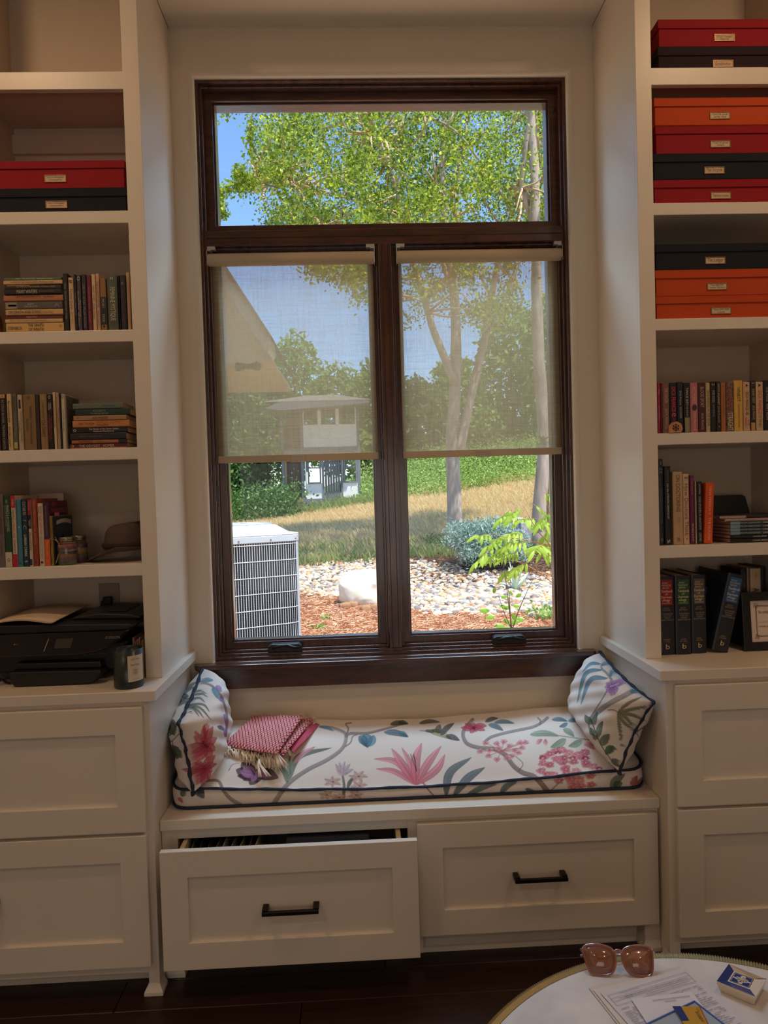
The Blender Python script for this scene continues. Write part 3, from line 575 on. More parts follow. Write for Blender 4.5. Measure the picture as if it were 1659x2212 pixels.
# -- racing thrillers: fourth shelf of the bookcase with the orange boxes
RZ4 = 1.6130; G6 = 'paperbacks in the long row beneath the orange boxes'
MG = (120, 26, 54)
def rr(u0, u1, v, *a): return (1420+u0/5.82, 1420+u1/5.82, 810+v/5.82, *a)
upright([
 rr(4, 40, 100, (150, 34, 66), 'magenta paperback, first in its row against the stile', [('RISK', .1, .27, (230, 140, 150), .6), ('DICK FRANCIS', .42, .8, (220, 130, 140), .5)]),
 rr(42, 66, 104, (92, 24, 36), 'dark wine-red thin paperback beside the magenta one', []),
 rr(68, 155, 100, (120, 84, 72), 'mauve-brown paperback behind the small wooden ornament', [('THE DANGER', .1, .4, (205, 165, 140), .48), ('DICK FRANCIS', .52, .92, (205, 160, 130), .42)]),
 rr(158, 250, 98, (26, 22, 28), 'black paperback with bright red author lettering', [('DICK FRANCIS', .09, .58, (225, 60, 88), .55), ('e', .6, .68, (225, 90, 100), .6), ('AMBER', .7, .85, (150, 50, 80), .4)]),
 rr(253, 330, 88, (22, 28, 44), 'navy paperback with a pale italic title near the wooden ornament', [('Dick Francis  DECIDER', .18, .72, (190, 180, 165), .34)]),
 rr(334, 412, 98, (20, 20, 22), 'black paperback with a picture at its foot, TWICE SHY', [('TWICE SHY', .1, .45, (215, 200, 180), .42), ('DICK FRANCIS', .46, .68, (190, 170, 150), .3)], dict(bands=[(.7, .99, (150, 134, 100), .1, .9)])),
 rr(415, 515, 98, (184, 112, 118), 'pink paperback with a round dark emblem', [('HOT MONEY', .08, .42, (225, 170, 160), .5), ('●', .44, .56, (60, 46, 52), .62), ('DICK FRANCIS', .58, .96, (225, 180, 170), .34)]),
 rr(517, 608, 96, (70, 28, 38), 'maroon paperback, BLOOD SPORT', [('BLOOD SPORT', .09, .5, (205, 165, 150), .5), ('DICK FRANCIS', .62, .95, (205, 165, 150), .36)]),
 rr(610, 668, 98, (196, 168, 120), 'cream paperback with dark blue lettering, IN THE FRAME', [('DICK FRANCIS  IN THE FRAME', .16, .88, (40, 46, 70), .5)]),
 rr(670, 740, 82, (30, 30, 30), 'black-green paperback, FOR KICKS', [('2', .02, .1, (200, 190, 170), .5), ('FOR KICKS', .18, .42, (185, 175, 155), .5), ('DICK FRANCIS', .46, .7, (160, 150, 130), .3)]),
 rr(742, 800, 82, (34, 32, 34), 'charcoal paperback, ODDS AGAINST', [('ODDS AGAINST', .04, .47, (205, 190, 150), .44), ('Dick Francis', .5, .82, (185, 165, 130), .42), ('r', .88, .94, (190, 170, 130), .4)]),
 rr(802, 865, 98, (170, 104, 58), 'orange-tan paperback beside the speckled one', [('DICK FRANCIS  TRIAL RUN', .22, .7, (120, 50, 40), .3), ('2', .04, .1, (90, 44, 30), .35)]),
 rr(868, 962, 90, (60, 44, 44), 'black and cream speckled paperback beside the yellow one', [('DICK FRANCIS', .12, .56, (190, 70, 90), .5), ('STRAIGHT', .62, .98, (225, 205, 160), .75)], dict(cover=mat('speckled_cover', (110, 84, 72), .5, vary=.95, vscale=260))),
 rr(966, 1078, 68, (214, 168, 78), 'yellow paperback lettered THE NEST', [('THE', .12, .2, (60, 44, 30), .3), ('NEST', .21, .42, (60, 44, 30), .36), ('Cynthia D\'Aprix Sweeney', .46, .93, (60, 44, 30), .3), ('····', .955, .985, (50, 34, 30), .3)]),
 rr(1085, 1170, 88, (206, 164, 128), 'cream-pink paperback, 10 LB PENALTY', [('▲', .04, .1, (40, 30, 40), .4), ('DICK FRANCIS', .2, .58, (30, 30, 46), .48), ('10 LB\nPENALTY', .72, .93, (176, 46, 44), .74), ('*', .61, .68, (30, 30, 40), .6)]),
 rr(1174, 1240, 70, (44, 32, 42), 'dark paperback with a tan foot, DEAD CERT', [('2', .02, .08, (200, 180, 150), .5), ('DEAD CERT', .17, .45, (205, 180, 110), .42), ('DICK FRANCIS', .5, .78, (205, 180, 110), .4)], dict(bands=[(.84, 1, (190, 140, 96), 0, .8)])),
 rr(1244, 1335, 86, (208, 170, 130), 'cream paperback with red author lettering, TO THE HILT', [('▲', .04, .1, (40, 30, 40), .4), ('DICK FRANCIS', .18, .66, (190, 52, 44), .5), ('TO THE HILT', .68, .94, (70, 80, 70), .42)]),
 rr(1340, 1420, 66, (26, 24, 34), 'blue-black paperback at the picture edge of the thriller row', [('Dick Francis  RISKY RIDER', .14, .8, (190, 170, 150), .36)]),
 rr(1424, 1520, 80, (150, 60, 60), 'red paperback beyond the blue-black one in the thriller row', []),
], .002, RZ4, G6)
# small wooden ornament leaning on the thrillers
zc = RZ4+.016; cx = float(at(1460, 922, y=-.004)[0])
t = thing('wooden_ornament', (cx, -.004, RZ4), 'small wooden block with a burnt tree motif before the mauve-brown paperback', 'ornament')
mb = MB(); pts = [(cx-.024, RZ4+.0004), (cx+.018, RZ4+.0004), (cx+.024, RZ4+.012), (cx+.019, RZ4+.028), (cx+.006, RZ4+.036), (cx-.012, RZ4+.033), (cx-.022, RZ4+.022)]
mb.prism(pts[::-1], .0, .0022); mb.v = [(a, b-.0022, c) for a, b, c in mb.v]; mb.obj('wood_slice', mat('pale_turned_wood', (190, 130, 84), .6, vary=.2, vscale=60), t)
mb = MB()
for k in range(6):
    a = k*math.pi/3+math.pi/6; ux, uz = math.cos(a), math.sin(a); c0 = (cx+.001, -.0030, RZ4+.017)
    mb.tube([c0, (c0[0]+ux*.012, -.0030, c0[2]+uz*.012)], .0011, 5)
    for s in (-1, 1):
        a2 = a+s*.8; mb.tube([(c0[0]+ux*.007, -.003, c0[2]+uz*.007), (c0[0]+ux*.007+math.cos(a2)*.005, -.003, c0[2]+uz*.007+math.sin(a2)*.005)], .0009, 5)
mb.obj('branch_motif', cmat((50, 26, 18)), t)

# -- shelf with the orange novel
RZ5 = 1.2472; G7 = 'books standing beside the black crested folder'
def q5(u0, u1, v, *a): return (1420+u0/5.82, 1420+u1/5.82, 810+v/5.82, *a)
upright([
 q5(8, 76, 1055, (36, 36, 38), 'tall black book against the stile, GENODERMATOSES', [('Spitz', .03, .07, (190, 185, 175), .4), ('XX', .1, .17, (130, 130, 130), .7), ('GENODERMATOSES', .3, .78, (84, 104, 116), .42), ('◇', .92, .96, (170, 165, 155), .5)], dict(hard=True, dp=.2, dy=.0, name='hardback_book')),
 q5(88, 170, 1147, (28, 28, 30), 'black atlas, second from the stile on the orange novel shelf', [('Kinsky, Paller, Mancini', .05, .2, (150, 145, 140), .22), ('Color Atlas of PEDIATRIC DERMATOLOGY', .22, .67, (225, 215, 205), .28), ('%', .93, .98, (225, 215, 205), .5)], dict(hard=True, dp=.19, dy=.0, name='hardback_book')),
 q5(197, 322, 1217, (196, 160, 120), 'thick beige paperback lettered ON DOCTORING', [('ON DOCTORING', .04, .55, (110, 78, 56), .44), ('STORIES\nPOEMS\nESSAYS', .6, .72, (150, 112, 84), .3), ('#', .9, .96, (130, 100, 80), .4)], dict(dp=.15)),
 q5(324, 402, 1243, (206, 176, 146), 'cream paperback with a dark red title, HOW DOCTORS THINK', [('=', .04, .07, (60, 44, 40), .7), ('How Doctors Think', .14, .88, (150, 56, 50), .6), ('A', .91, .94, (60, 44, 40), .3)], dict(dp=.15)),
 q5(410, 466, 1262, (104, 34, 72), 'narrow purple paperback beside the cream one', [('Murder Uncorked', .04, .28, (190, 110, 150), .55), ('A WINE LOVERS MYSTERY', .32, .55, (150, 80, 110), .22), ('MICHELE SCOTT', .7, .96, (225, 190, 200), .42)], dict(dp=.12)),
 q5(476, 496, 1335, (176, 150, 130), 'thin pale paperback between the purple and black ones', [], dict(dp=.13)),
 q5(498, 566, 1340, (26, 28, 32), 'short black paperback, CASE STUDIES IN ANATOMY', [('LACHMAN', .04, .2, (190, 185, 180), .34), ('CASE STUDIES IN ANATOMY', .24, .78, (190, 185, 180), .42), ('OXFORD', .82, .96, (190, 185, 180), .4)], dict(dp=.15)),
], .034, RZ5, G7, dp=.15)
a = at(1522, 1174, y=.03)
book((a[0], .030, RZ5+.0020), (1, 0, 0), (0, 0, 1), (0, 1, 0), .0275, .200, .14, (222, 84, 32), 'bright orange novel leaning slightly, before the black crested folder', [('TANA FRENCH', .05, .46, (250, 190, 160), .3), ('☼', .49, .53, (250, 190, 160), .3), ('THE HUNTER', .57, .95, (250, 190, 160), .3)], tilt=.045, group=G7)
# black folder with a crest, leaning at the back
xa, xb = 1.015, 1.245; t = thing('document_folder', (1.13, .2, RZ5), 'black folder with a gold university crest leaning at the back', 'folder')
Mf = Matrix.Translation((0, .205, RZ5+.0022)) @ Matrix.Rotation(-.16, 4, 'X')
mb = MB(); mb.prism([(xa, 0), (xb+.03, 0), (xb+.004, .148), (xb-.008, .155), (xa, .152)], 0, .008); mb.xf(Mf).obj('cover', cmat((22, 20, 22), .5), t, bev=.001)
gold = cmat((196, 166, 116), .5); ry = Mf.to_3x3() @ Vector((0, 0, 1)); cxx = 1.103
text('Duke', t, Mf @ Vector((cxx, -.0002, .082)), (1, 0, 0), ry, .040, .014, gold)
mb = MB()
for k in range(5): x0 = cxx-.021+k*.0098; mb.box(x0, x0+.0045, -.0012, 0, .040-.004*(1-abs(k-2)/2)-.002, .064)
mb.box(cxx-.024, cxx+.023, -.0012, 0, .0655, .0675); mb.box(cxx-.022, cxx+.021, -.0012, 0, .0695, .074)
mb.xf(Mf).obj('crest', gold, t)
# flat stack of journals
G8 = 'flat stack beside the orange novel'
z = RZ5; xs = float(at(1578, 1150, y=.03)[0]); xe = 1.285
def layer(c, lab, txt, th, x0=xs, dpth=.152, bands=(), **k):
    global z
    book((xe, .03+random.uniform(0, .002), z+.0004), (0, 0, 1), (-1, 0, 0), (0, 1, 0), th-.0005, xe-x0, dpth, c, lab, txt, bands, group=G8, pages=mat('rosy_pages', (176, 134, 118), .85), **k); z += th
LG = [('LANGE SERIES', .36, .62, (220, 210, 200), .34)]
layer((22, 22, 26), 'black textbook at the bottom of the flat stack beside the orange novel', LG, .0135)
layer((24, 24, 28), 'black textbook second from the bottom of the flat stack', LG, .0125)
for i, s in enumerate(('lowest', 'second', 'third', 'topmost')):
    layer((52, 72, 86), f'blue-black paperback, {s} of four alike lettered FROM REINDEER LAKE', [('FROM REINDEER', .16, .5, (170, 170, 160), .5), ('LAKE TO ESKIMO POINT', .54, .98, (215, 205, 190), .55)], .0112, bands=[(0, .16, (120, 150, 160), .02, .98)])
layer((176, 146, 138), 'pinkish thin paperback above the four blue-black ones', [('The Goodness of Soldiers', .1, .55, (110, 84, 84), .3)], .0092, x0=xs-.018)
layer((40, 32, 34), 'dark glossy booklet with curled pale pages topping the flat stack', [('DAVID WILLIAMS', .68, .95, (205, 170, 150), .4)], .0105, x0=xs-.045, bands=[(.04, .40, (170, 146, 130), .1, .9)])

# ------------------------------------------------------------------ dermatology tomes, picture frame and books behind
GT = 'dark textbook volumes on the counter top'
NV = (30, 34, 46); GD = (196, 170, 124)
def tome(px0, px1, yf, lc, vol, pg, lab, tilt=0, foot=1412, hh=.262):
    a = at(px0, foot, y=yf); b = at(px1, foot, y=yf); th = b[0]-a[0]
    tx = [('ROOK/', .075, .085+.012, (200, 190, 170), .34, -.20), ('WILKINSON/', .105, .127, (200, 190, 170), .6, -.08), ('EBLING', .137, .158, (200, 190, 170), .4, -.16), ('Textbook', .172, .205, (228, 212, 180), .72, .0), ('of', .214, .238, (228, 212, 180), .2, -.05),
          ('Dermat-', .25, .28, (228, 212, 180), .68, -.02), ('ology', .288, .325, (228, 212, 180), .5, -.12), ('VOLUME '+vol, .333, .35, (200, 185, 150), .58, -.06),
          ('SIXTH\nEDITION', .395, .44, (160, 140, 112), .48, -.1), ('CHAMPION\nBURTON\nBURNS\nBREATHNACH', .468, .565, (160, 140, 112), .78, .02), ('PAGES\n'+pg, .795, .84, (160, 140, 112), .44, -.1), ('b', .862, .925, (224, 192, 130), .24, 0)]
    t, M = book((a[0]+.0007, yf, .8807+(th*math.sin(tilt) if tilt else 0)), (1, 0, 0), (0, 0, 1), (0, 1, 0), th-.0014, hh, .20, NV, lab, (), [(.045, .365, lc, .14, .86)], hard=True, tilt=tilt, name='textbook_volume', group=GT)
    R3 = M.to_3x3()
    for s, f0, f1, c, fr, off in tx:      # lettering across the spine
        text(s, t, M @ Vector((th*(.5+off*.5), -.0020, hh*(1-(f0+f1)/2))), R3 @ Vector((1, 0, 0)), R3 @ Vector((0, 0, 1)), th*fr, hh*(f1-f0), cmat(c, .5), squeeze=2.4)
    return t
tome(1424.5, 1459, .042, (150, 26, 32), '1', '1-936', 'dark blue textbook volume with a red spine label against the stile')
tome(1460.5, 1494.5, .040, (34, 84, 40), '2', '937-1856', 'dark blue textbook volume with a green spine label')
tome(1495.5, 1527.5, .046, (96, 84, 66), '3', '1857-2758', 'dark blue textbook volume with a brown spine label')
tome(1538, 1574, .038, (40, 92, 140), '4', '2759-3683', 'leaning dark blue textbook volume with a bright blue spine label', tilt=.235, hh=.262)
o = MB().prism([(1.005, .881), (1.068, .881), (1.072, 1.085), (1.02, 1.09)], .15, .156).obj('blue_folder', cmat((26, 44, 84)), None); props(o, 'dark blue folder standing in the gap between the brown and blue labelled volumes', 'folder')
GB = 'books standing behind the black picture frame'
def back(x0, x1, y, h, c, lab, txt=(), **k): book((x0, y, .8807), (1, 0, 0), (0, 0, 1), (0, 1, 0), x1-x0, h, .13, c, lab, txt, group=GB, hard=True, name='hardback_book', **k)
back(1.166, 1.1885, .12, .268, (22, 22, 24), 'black worn-edged book beside the cream one behind the picture frame', [('LECTURES', .05, .25, (110, 100, 90), .3)])
back(1.190, 1.199, .125, .270, (150, 124, 104), 'thin tan book sandwiched between black and cream ones')
back(1.200, 1.236, .118, .268, (196, 168, 134), 'cream book with a dark diagonal stripe behind the picture frame', [('ANATOMY', .25, .62, (24, 20, 20), .6), ('Moore & Elder', .05, .12, (110, 90, 76), .6)])
back(1.238, 1.262, .13, .272, (24, 24, 30), 'black book, last behind the picture frame')
# picture frame
fx0 = float(at(1609, 1407, y=.045)[0]); t = thing('picture_frame', (fx0+.14, .05, .8802), 'black picture frame holding a bordered certificate on the counter', 'picture')
Mp = Matrix.Translation((fx0, .046, .8808)) @ Matrix.Rotation(-.08, 4, 'X'); FWd, FH = .166, .196
MB().frame(0, FWd, 0, FH, (.029, .029, .029, .029), 0, .018).xf(Mp).obj('frame', cmat((20, 19, 20), .35), t, bev=.0015)
MB().box(.026, FWd-.026, .009, .014, .026, FH-.026).xf(Mp).obj('certificate', cmat((226, 204, 190), .8), t)
ln = cmat((70, 56, 56)); mb = MB(); mb.frame(.05, FWd-.05, .046, FH-.046, .0014, .0082, .0088); mb.frame(.053, FWd-.053, .049, FH-.049, .0006, .0082, .0088)
for cx_, cz_ in ((.05, .046), (.05, FH-.046)):
    for k in range(4):
        a = k*1.57+.5; mb.tube([(cx_+.002+.006*math.cos(a)+.003*math.cos(b_), .0084, cz_+.006*math.sin(a)+.003*math.sin(b_)) for b_ in [i*.9 for i in range(7)]], .0006, 4)
mb.xf(Mp).obj('ornate_border', ln, t)
R3 = Mp.to_3x3()
for s, x, zz, w, h in (('This certifies that', .083, .128, .05, .010), ('——————————', .083, .095, .05, .004), ('is hereby awarded', .083, .08, .05, .008)):
    text(s, t, Mp @ Vector((x, .0086, zz)), R3 @ Vector((1, 0, 0)), R3 @ Vector((0, 0, 1)), w, h, ln)

# ------------------------------------------------------------------ photo storage boxes
def cloth(c): return mat('bookcloth_%d_%d_%d' % c, c, .8, bump=.3, scale=900, spec=.25)
RED, ORG, BLK, DPU = cloth((150, 26, 36)), cloth((196, 74, 32)), cloth((30, 32, 38)), cloth((44, 26, 32))
BRS = mat('label_holder_metal', (150, 112, 78), .35, metal=.8)
def sg_side(x): return x > 0 and x > 1.296
def pbox(px, lx, v0, vl, v1, z, m, lab, note, y=.012, w=None, G='photo storage boxes on the shelves', yaw=0, lidx=None):
    """px: lid edge in the picture next to the window, lx: middle of its label; v0 top, vl lid foot, v1 bottom"""
    sc = (y-CX[1])/CAM['f']; xe = float(at(px, v0, y=y)[0]); xl = float(at(lx, vl+20, y=y)[0]); hw = abs(xl-xe)
    x0, x1 = xl-hw, xl+hw; h = (v1-v0)*sc; lh = (vl-v0)*sc
    x1 = min(x1, 1.296) if sg_side(x1) else x1
    t = thing('storage_box', ((x0+x1)/2, y+.12, z), lab, 'box', G)
    MB().box(x0+.0035, x1-.0035, y+.0035, y+.243, z+.0004, z+h-.004).obj('body', m, t, bev=.001)
    l = MB(); l.box(x0, x1, y, y+.2465, z+h-.0035, z+h-.0006)
    l.box(x0, x1, y, y+.0022, z+h-lh, z+h-.0034); l.box(x0, x1, y+.2443, y+.2465, z+h-lh, z+h-.0034); l.box(x0, x0+.0022, y+.0022, y+.2443, z+h-lh, z+h-.0034); l.box(x1-.0022, x1, y+.0022, y+.2443, z+h-lh, z+h-.0034)
    l.obj('lid', m, t, bev=.0006)
    lw, lhh = .0335, .0115; zc = z+(h-lh)*.50
    hf = MB().frame(xl-lw, xl+lw, zc-lhh, zc+lhh, (.0028, .0028, .0028, .0028), y+.0012, y+.0034).obj('label_holder', BRS, t, bev=.0005)
    MB().box(xl-lw+.002, xl+lw-.002, y+.0022, y+.0032, zc-lhh+.002, zc+lhh-.002).obj('card', cmat((214, 186, 154), .8), hf)
    text(note, hf, (xl, y+.0022, zc), (1, 0, 0), (0, 0, 1), lw*1.55, lhh*1.3, cmat((84, 56, 50)), lift=.0003)
    return z+h
S2, S3, S1 = 2.3484, 1.9804, 2.7739
z = S2; LN = 'Chris Cox Photography\nof personal photos'
z = pbox(273, 121.5, 407, 425, 457, z, BLK, 'black storage box beneath the red one over the printer bookcase', LN, y=.006)
z = pbox(268.5, 119, 350, 366, 407, z, RED, 'red storage box on a black one over the printer bookcase', LN, y=.008)
z = pbox(1412, 1558, 385, 402, 437, S2, RED, 'red storage box at the bottom of the stack of four', 'Thad three vacations', y=.010)
z = pbox(1411, 1544, 329, 347, 384, z, BLK, 'black storage box second from the bottom of the stack of four', 'Thad 3rd grade', y=.006)
z = pbox(1415.5, 1557, 267, 284, 328, z, RED, 'red storage box under the orange one in the stack of four', 'Thad 1st grade\ncamper', y=.013)
z = pbox(1413, 1556, 209, 227, 267, z, ORG, 'orange storage box topping the stack of four', 'Thad 5th grade\nspring camp', y=.008)
z = pbox(1417, 1558.5, 638, 654, 688, S3, ORG, 'orange storage box at the bottom of the stack of three', 'Thad 2002-2004\nCousins', y=.012)
z = pbox(1415.5, 1550, 582, 600, 638, z, ORG, 'orange storage box in the middle of the stack of three', 'Thad 2008-2009\nContest   Top Scout', y=.009)
z = pbox(1415, 1546, 525, 542, 581, z, BLK, 'black storage box topping the stack of three', 'The Ledger\n', y=.010)
z = pbox(1421, 1563, 104, 123, 158, S1, DPU, 'dark plum storage box on the top shelf beneath the red one', 'Grandmother', y=.022)
z = pbox(1421.5, 1566, 46, 65, 104, z, RED, 'red storage box alone on a plum one on the top shelf', 'Crazy Voyages\n2020-22', y=.024)
# ------------------------------------------------------------------ painted print (colour attribute on a dense mesh)
def crom(pts, k=8):
    p = [np.array(q, float) for q in pts]
    if len(p) < 3: return np.array([p[0]+(p[1]-p[0])*i/k for i in range(k+1)])
    q = [2*p[0]-p[1]]+p+[2*p[-1]-p[-2]]; out = []
    for i in range(1, len(q)-2):
        for j in range(k):
            t = j/k; out.append(.5*((2*q[i])+(-q[i-1]+q[i+1])*t+(2*q[i-1]-5*q[i]+4*q[i+1]-q[i+2])*t*t+(-q[i-1]+3*q[i]-3*q[i+1]+q[i+2])*t**3))
    out.append(p[-1]); return np.array(out)
class Print:
    def __init__(s, P, base): s.P = P; s.C = np.tile(np.array(lin(base)), (len(P), 1)); s.n = np.array([noise.noise(Vector((a*.05, b*.05, 0))) for a, b in P[::1]]) if len(P) < 1 else None
    def line(s, pts, w0, w1, c0, c1=None, tip=True, grain=.25, edge=.35, mid=0):
        """brush stroke whose half width swells between w0 and w1; tip tapers both ends when w0 is None"""
        L = crom(pts); lo = L.min(0)-40; hi = L.max(0)+40
        I = np.where((s.P[:, 0] > lo[0]) & (s.P[:, 0] < hi[0]) & (s.P[:, 1] > lo[1]) & (s.P[:, 1] < hi[1]))[0]
        if not len(I): return
        Q = s.P[I]; bd = np.full(len(I), 1e9); bt = np.zeros(len(I)); bs = np.zeros(len(I)); n = len(L)-1
        for i in range(n):
            a, b = L[i], L[i+1]; ab = b-a; l2 = ab@ab+1e-9; t = np.clip(((Q-a)@ab)/l2, 0, 1); d = Q-(a+t[:, None]*ab); dd = np.hypot(d[:, 0], d[:, 1])
            m = dd < bd; bd[m] = dd[m]; bt[m] = (i+t[m])/n; bs[m] = np.sign(d[m, 0]*ab[1]-d[m, 1]*ab[0])
        if w0 is None: w = w1*np.sin(np.pi*np.clip(bt, 0, 1)**.8)**.75+.25
        else: w = w0+(w1-w0)*bt
        a = .84*np.clip((w-bd)/.9+.5, 0, 1); u = np.clip(bd/np.maximum(w, .3), 0, 1)
        k0, k1 = np.array(lin(c0)), np.array(lin(c1 or c0)); col = k0+(k1-k0)*bt[:, None]
        col = col*(1-edge*np.clip((u-.6)/.4, 0, 1))[:, None]
        if mid: col = col*(1-mid*np.clip(1-bd/1.1, 0, 1))[:, None]
        col = col*(1+grain*np.sin(bt*37+bd*2.1)*.4)[:, None]*(1+.12*bs)[:, None]
        s.C[I] = s.C[I]*(1-a[:, None])+col*a[:, None]
    def leaf(s, a, b, w, c, c2=None, via=None, **k): s.line([a, via, b] if via else [a, ((a[0]+b[0])/2+(b[1]-a[1])*.07, (a[1]+b[1])/2-(b[0]-a[0])*.07), b], None, w, c, c2, mid=k.pop('mid', .4), **k)
    def flower(s, c, tips, w, c0, c1, core=None):
        for t in tips: s.leaf(c, t, w, c0, c1, edge=.45)
        if core: s.line([c, (c[0]+2, c[1]+1)], 3, 3, core)
GRY, BRN, BLU, DBL, GRN, DGR = (138, 128, 128), (120, 96, 84), (92, 138, 158), (50, 84, 98), (112, 140, 112), (70, 84, 72)
PNK, LPK, MAG, RD, PUR, DPR = (214, 130, 146), (232, 176, 184), (178, 62, 92), (186, 76, 90), (160, 118, 168), (84, 52, 78)
def A(u, v): return (340+u/2.9625, 1380+v/2.9625)
def B(u, v): return (860+u/2.765, 1380+v/2.765)
def paint_cushion(p):
    L = lambda F, *q: [F(*x) for x in q]
    # branches
    p.line(L(A, (740, 1060), (830, 935), (950, 845), (1095, 770), (1180, 705), (1207, 640), (1195, 600), (1120, 570), (1040, 562)), 5.2, 2.6, GRY, (150, 140, 138))
    p.line(L(A, (1207, 620), (1240, 605), (1345, 603), (1450, 578), (1560, 548), (1600, 540)), 3.4, 1.8, GRY)
    p.line(L(A, (1210, 610), (1222, 575), (1205, 545), (1240, 538)), 2, 1.5, GRY)
    p.line(L(A, (1200, 690), (1235, 665), (1250, 625), (1280, 612)), 1.8, 1.2, GRY)
    p.line(L(A, (280, 912), (385, 908), (425, 975), (470, 1025), (530, 1062)), 2.6, 4.6, BRN, GRY)
    p.leaf(A(1322, 612), A(1345, 697), 13, BLU, DBL); p.leaf(A(1290, 622), A(1340, 690), 9, BLU, DBL); p.leaf(A(1385, 618), A(1350, 690), 8, BLU)
    p.leaf(A(1450, 597), A(1606, 628), 6.5, BLU, DBL); p.leaf(A(1040, 562), A(1130, 590), 3.5, BLU); p.leaf(A(1490, 548), A(1592, 540), 5, DGR)
    p.leaf(A(832, 925), A(745, 790), 6, GRN, DGR, via=A(815, 850)); p.leaf(A(845, 900), A(1115, 697), 6.5, GRN, DGR, via=A(905, 755)); p.leaf(A(850, 870), A(850, 745), 4, GRN)
    p.leaf(A(870, 800), A(1010, 690), 5, (226, 184, 190), PNK); p.line(L(A, (455, 845), (480, 805), (525, 795)), 1, .6, GRY)
    # butterfly
    bc = A(622, 862)
    for q, w, c in ((A(538, 792), 15, DPR), (A(570, 800), 12, DPR), (A(503, 838), 15, DPR), (A(512, 878), 8, DPR), (A(775, 890), 14, DPR), (A(730, 868), 13, DPR), (A(592, 935), 12, DPR), (A(640, 922), 12, DPR), (A(548, 905), 7, DPR)): p.leaf(bc, q, w, c, (60, 40, 58), mid=0)
    for q, w in ((A(552, 812), 11), (A(530, 845), 10), (A(728, 882), 9), (A(602, 914), 8)): p.leaf(bc, q, w, PUR, (176, 132, 170), mid=.5)
    p.line(L(A, (622, 870), (600, 835)), 1.8, 1, (50, 34, 44)); p.line(L(A, (602, 835), (530, 780)), .5, .5, (70, 50, 60))
    # faint bouquet
    p.line(L(A, (1190, 1010), (1195, 940), (1185, 870)), 4, 2, DGR, (96, 110, 96)); p.leaf(A(1215, 960), A(1260, 880), 4, DGR)
    F_ = [(1140, 800), (1165, 790), (1200, 785), (1235, 800), (1255, 835), (1150, 840), (1190, 820), (1220, 850), (1180, 855)]
    for i, q in enumerate(F_): p.leaf(A(1190, 870), A(*q), 4.5, ((206, 168, 178), (166, 178, 192), (214, 188, 190))[i % 3], (196, 170, 180))
    for cx_, cy_, r in ((1120, 915, 60), (1285, 880, 62), (1290, 940, 55), (1080, 1000, 50), (1160, 1015, 45), (1270, 1000, 50)):
        for k in range(6): a = k*1.05+cx_; p.leaf(A(cx_, cy_), A(cx_+r*math.cos(a), cy_+r*.62*math.sin(a)), 4, (206, 172, 164), (196, 160, 150), edge=.3)
        p.line([A(cx_, cy_), A(cx_+8, cy_)], 1.6, 1.6, (120, 100, 90))
    # pink lily
    lb = A(1655, 935)
    for q, v, w in ((A(1385, 768), A(1530, 790), 6.5), (A(1398, 832), A(1520, 850), 6), (A(1497, 700), A(1565, 800), 8.5), (B(22, 650), B(80, 760), 7), (B(140, 622), B(105, 730), 10), (B(258, 640), B(180, 740), 8.5), (B(280, 690), B(230, 780), 8)): p.leaf(lb, q, w, (206, 110, 128), (226, 150, 160), via=v, mid=.5)
    for q in (B(75, 690), B(92, 690), B(98, 705)): p.line([B(110, 790), q], .7, 1, (70, 50, 60))
    p.line(L(B, (150, 860), (180, 900), (210, 935)), 2, 1.4, RD, BRN)
    # bird
    p.leaf(B(185, 550), B(320, 600), 7, (190, 180, 120), (150, 140, 100)); p.leaf(B(255, 575), B(335, 503), 6, (96, 92, 100), (60, 58, 66)); p.leaf(B(240, 565), B(250, 512), 7, (110, 104, 108)); p.leaf(B(285, 580), B(368, 608), 6, (84, 80, 88), (50, 48, 56))
    p.line(L(B, (128, 548), (160, 550), (190, 556)), .5, 1.6, (50, 44, 50)); p.line(L(B, (172, 549), (205, 552)), 3, 4, (100, 96, 86)); p.leaf(B(200, 546), B(260, 562), 4, (90, 100, 80))
    # long branch with blossom
    p.line(L(B, (445, 483), (402, 530), (388, 575), (412, 625), (480, 650), (575, 660), (640, 695), (690, 760), (745, 800), (810, 822), (860, 870), (892, 912)), 3.6, 5.8, GRY, BRN)
    p.line(L(B, (525, 608), (560, 585), (640, 562), (720, 545), (800, 528), (850, 505), (892, 472)), 3.2, 3.2, GRY); p.line(L(B, (845, 510), (850, 490), (835, 472)), 2, 1.6, GRY)
    p.flower(B(450, 530), [B(375, 530), B(400, 505), B(455, 500), B(530, 520), B(520, 548), B(470, 555), B(430, 562)], 6, MAG, (200, 90, 110), (120, 30, 60))
    for a, b, w, c in ((B(540, 512), B(628, 548), 5.5, BLU), (B(575, 500), B(695, 505), 4.5, BLU), (B(520, 495), B(598, 474), 4.5, DGR), (B(125, 505), B(250, 497), 4.5, DGR), (B(0, 500), B(60, 508), 5, DGR), (B(0, 560), B(60, 585), 5, BLU)): p.leaf(a, b, w, c, DBL)
    for i, (u, v) in enumerate(((520, 622), (590, 625), (630, 615), (730, 620), (665, 640), (490, 672), (545, 665), (540, 698), (590, 722), (650, 712), (700, 665), (740, 650), (600, 655), (720, 680), (680, 700), (760, 618))):
        for k in range(3): a = k*2.1+i; p.leaf(B(u, v), B(u+24*math.cos(a), v+16*math.sin(a)), 4, (206, 110, 124), LPK)
        p.line([B(620, 668), B(u, v)], .7, .7, (190, 110, 110))
    for a, b, w in ((B(788, 572), B(962, 580), 6.5), (B(985, 538), B(1052, 584), 6), (B(1002, 598), B(910, 648), 8), (B(1098, 605), B(1018, 642), 7)): p.leaf(a, b, w, (140, 166, 140), GRN)
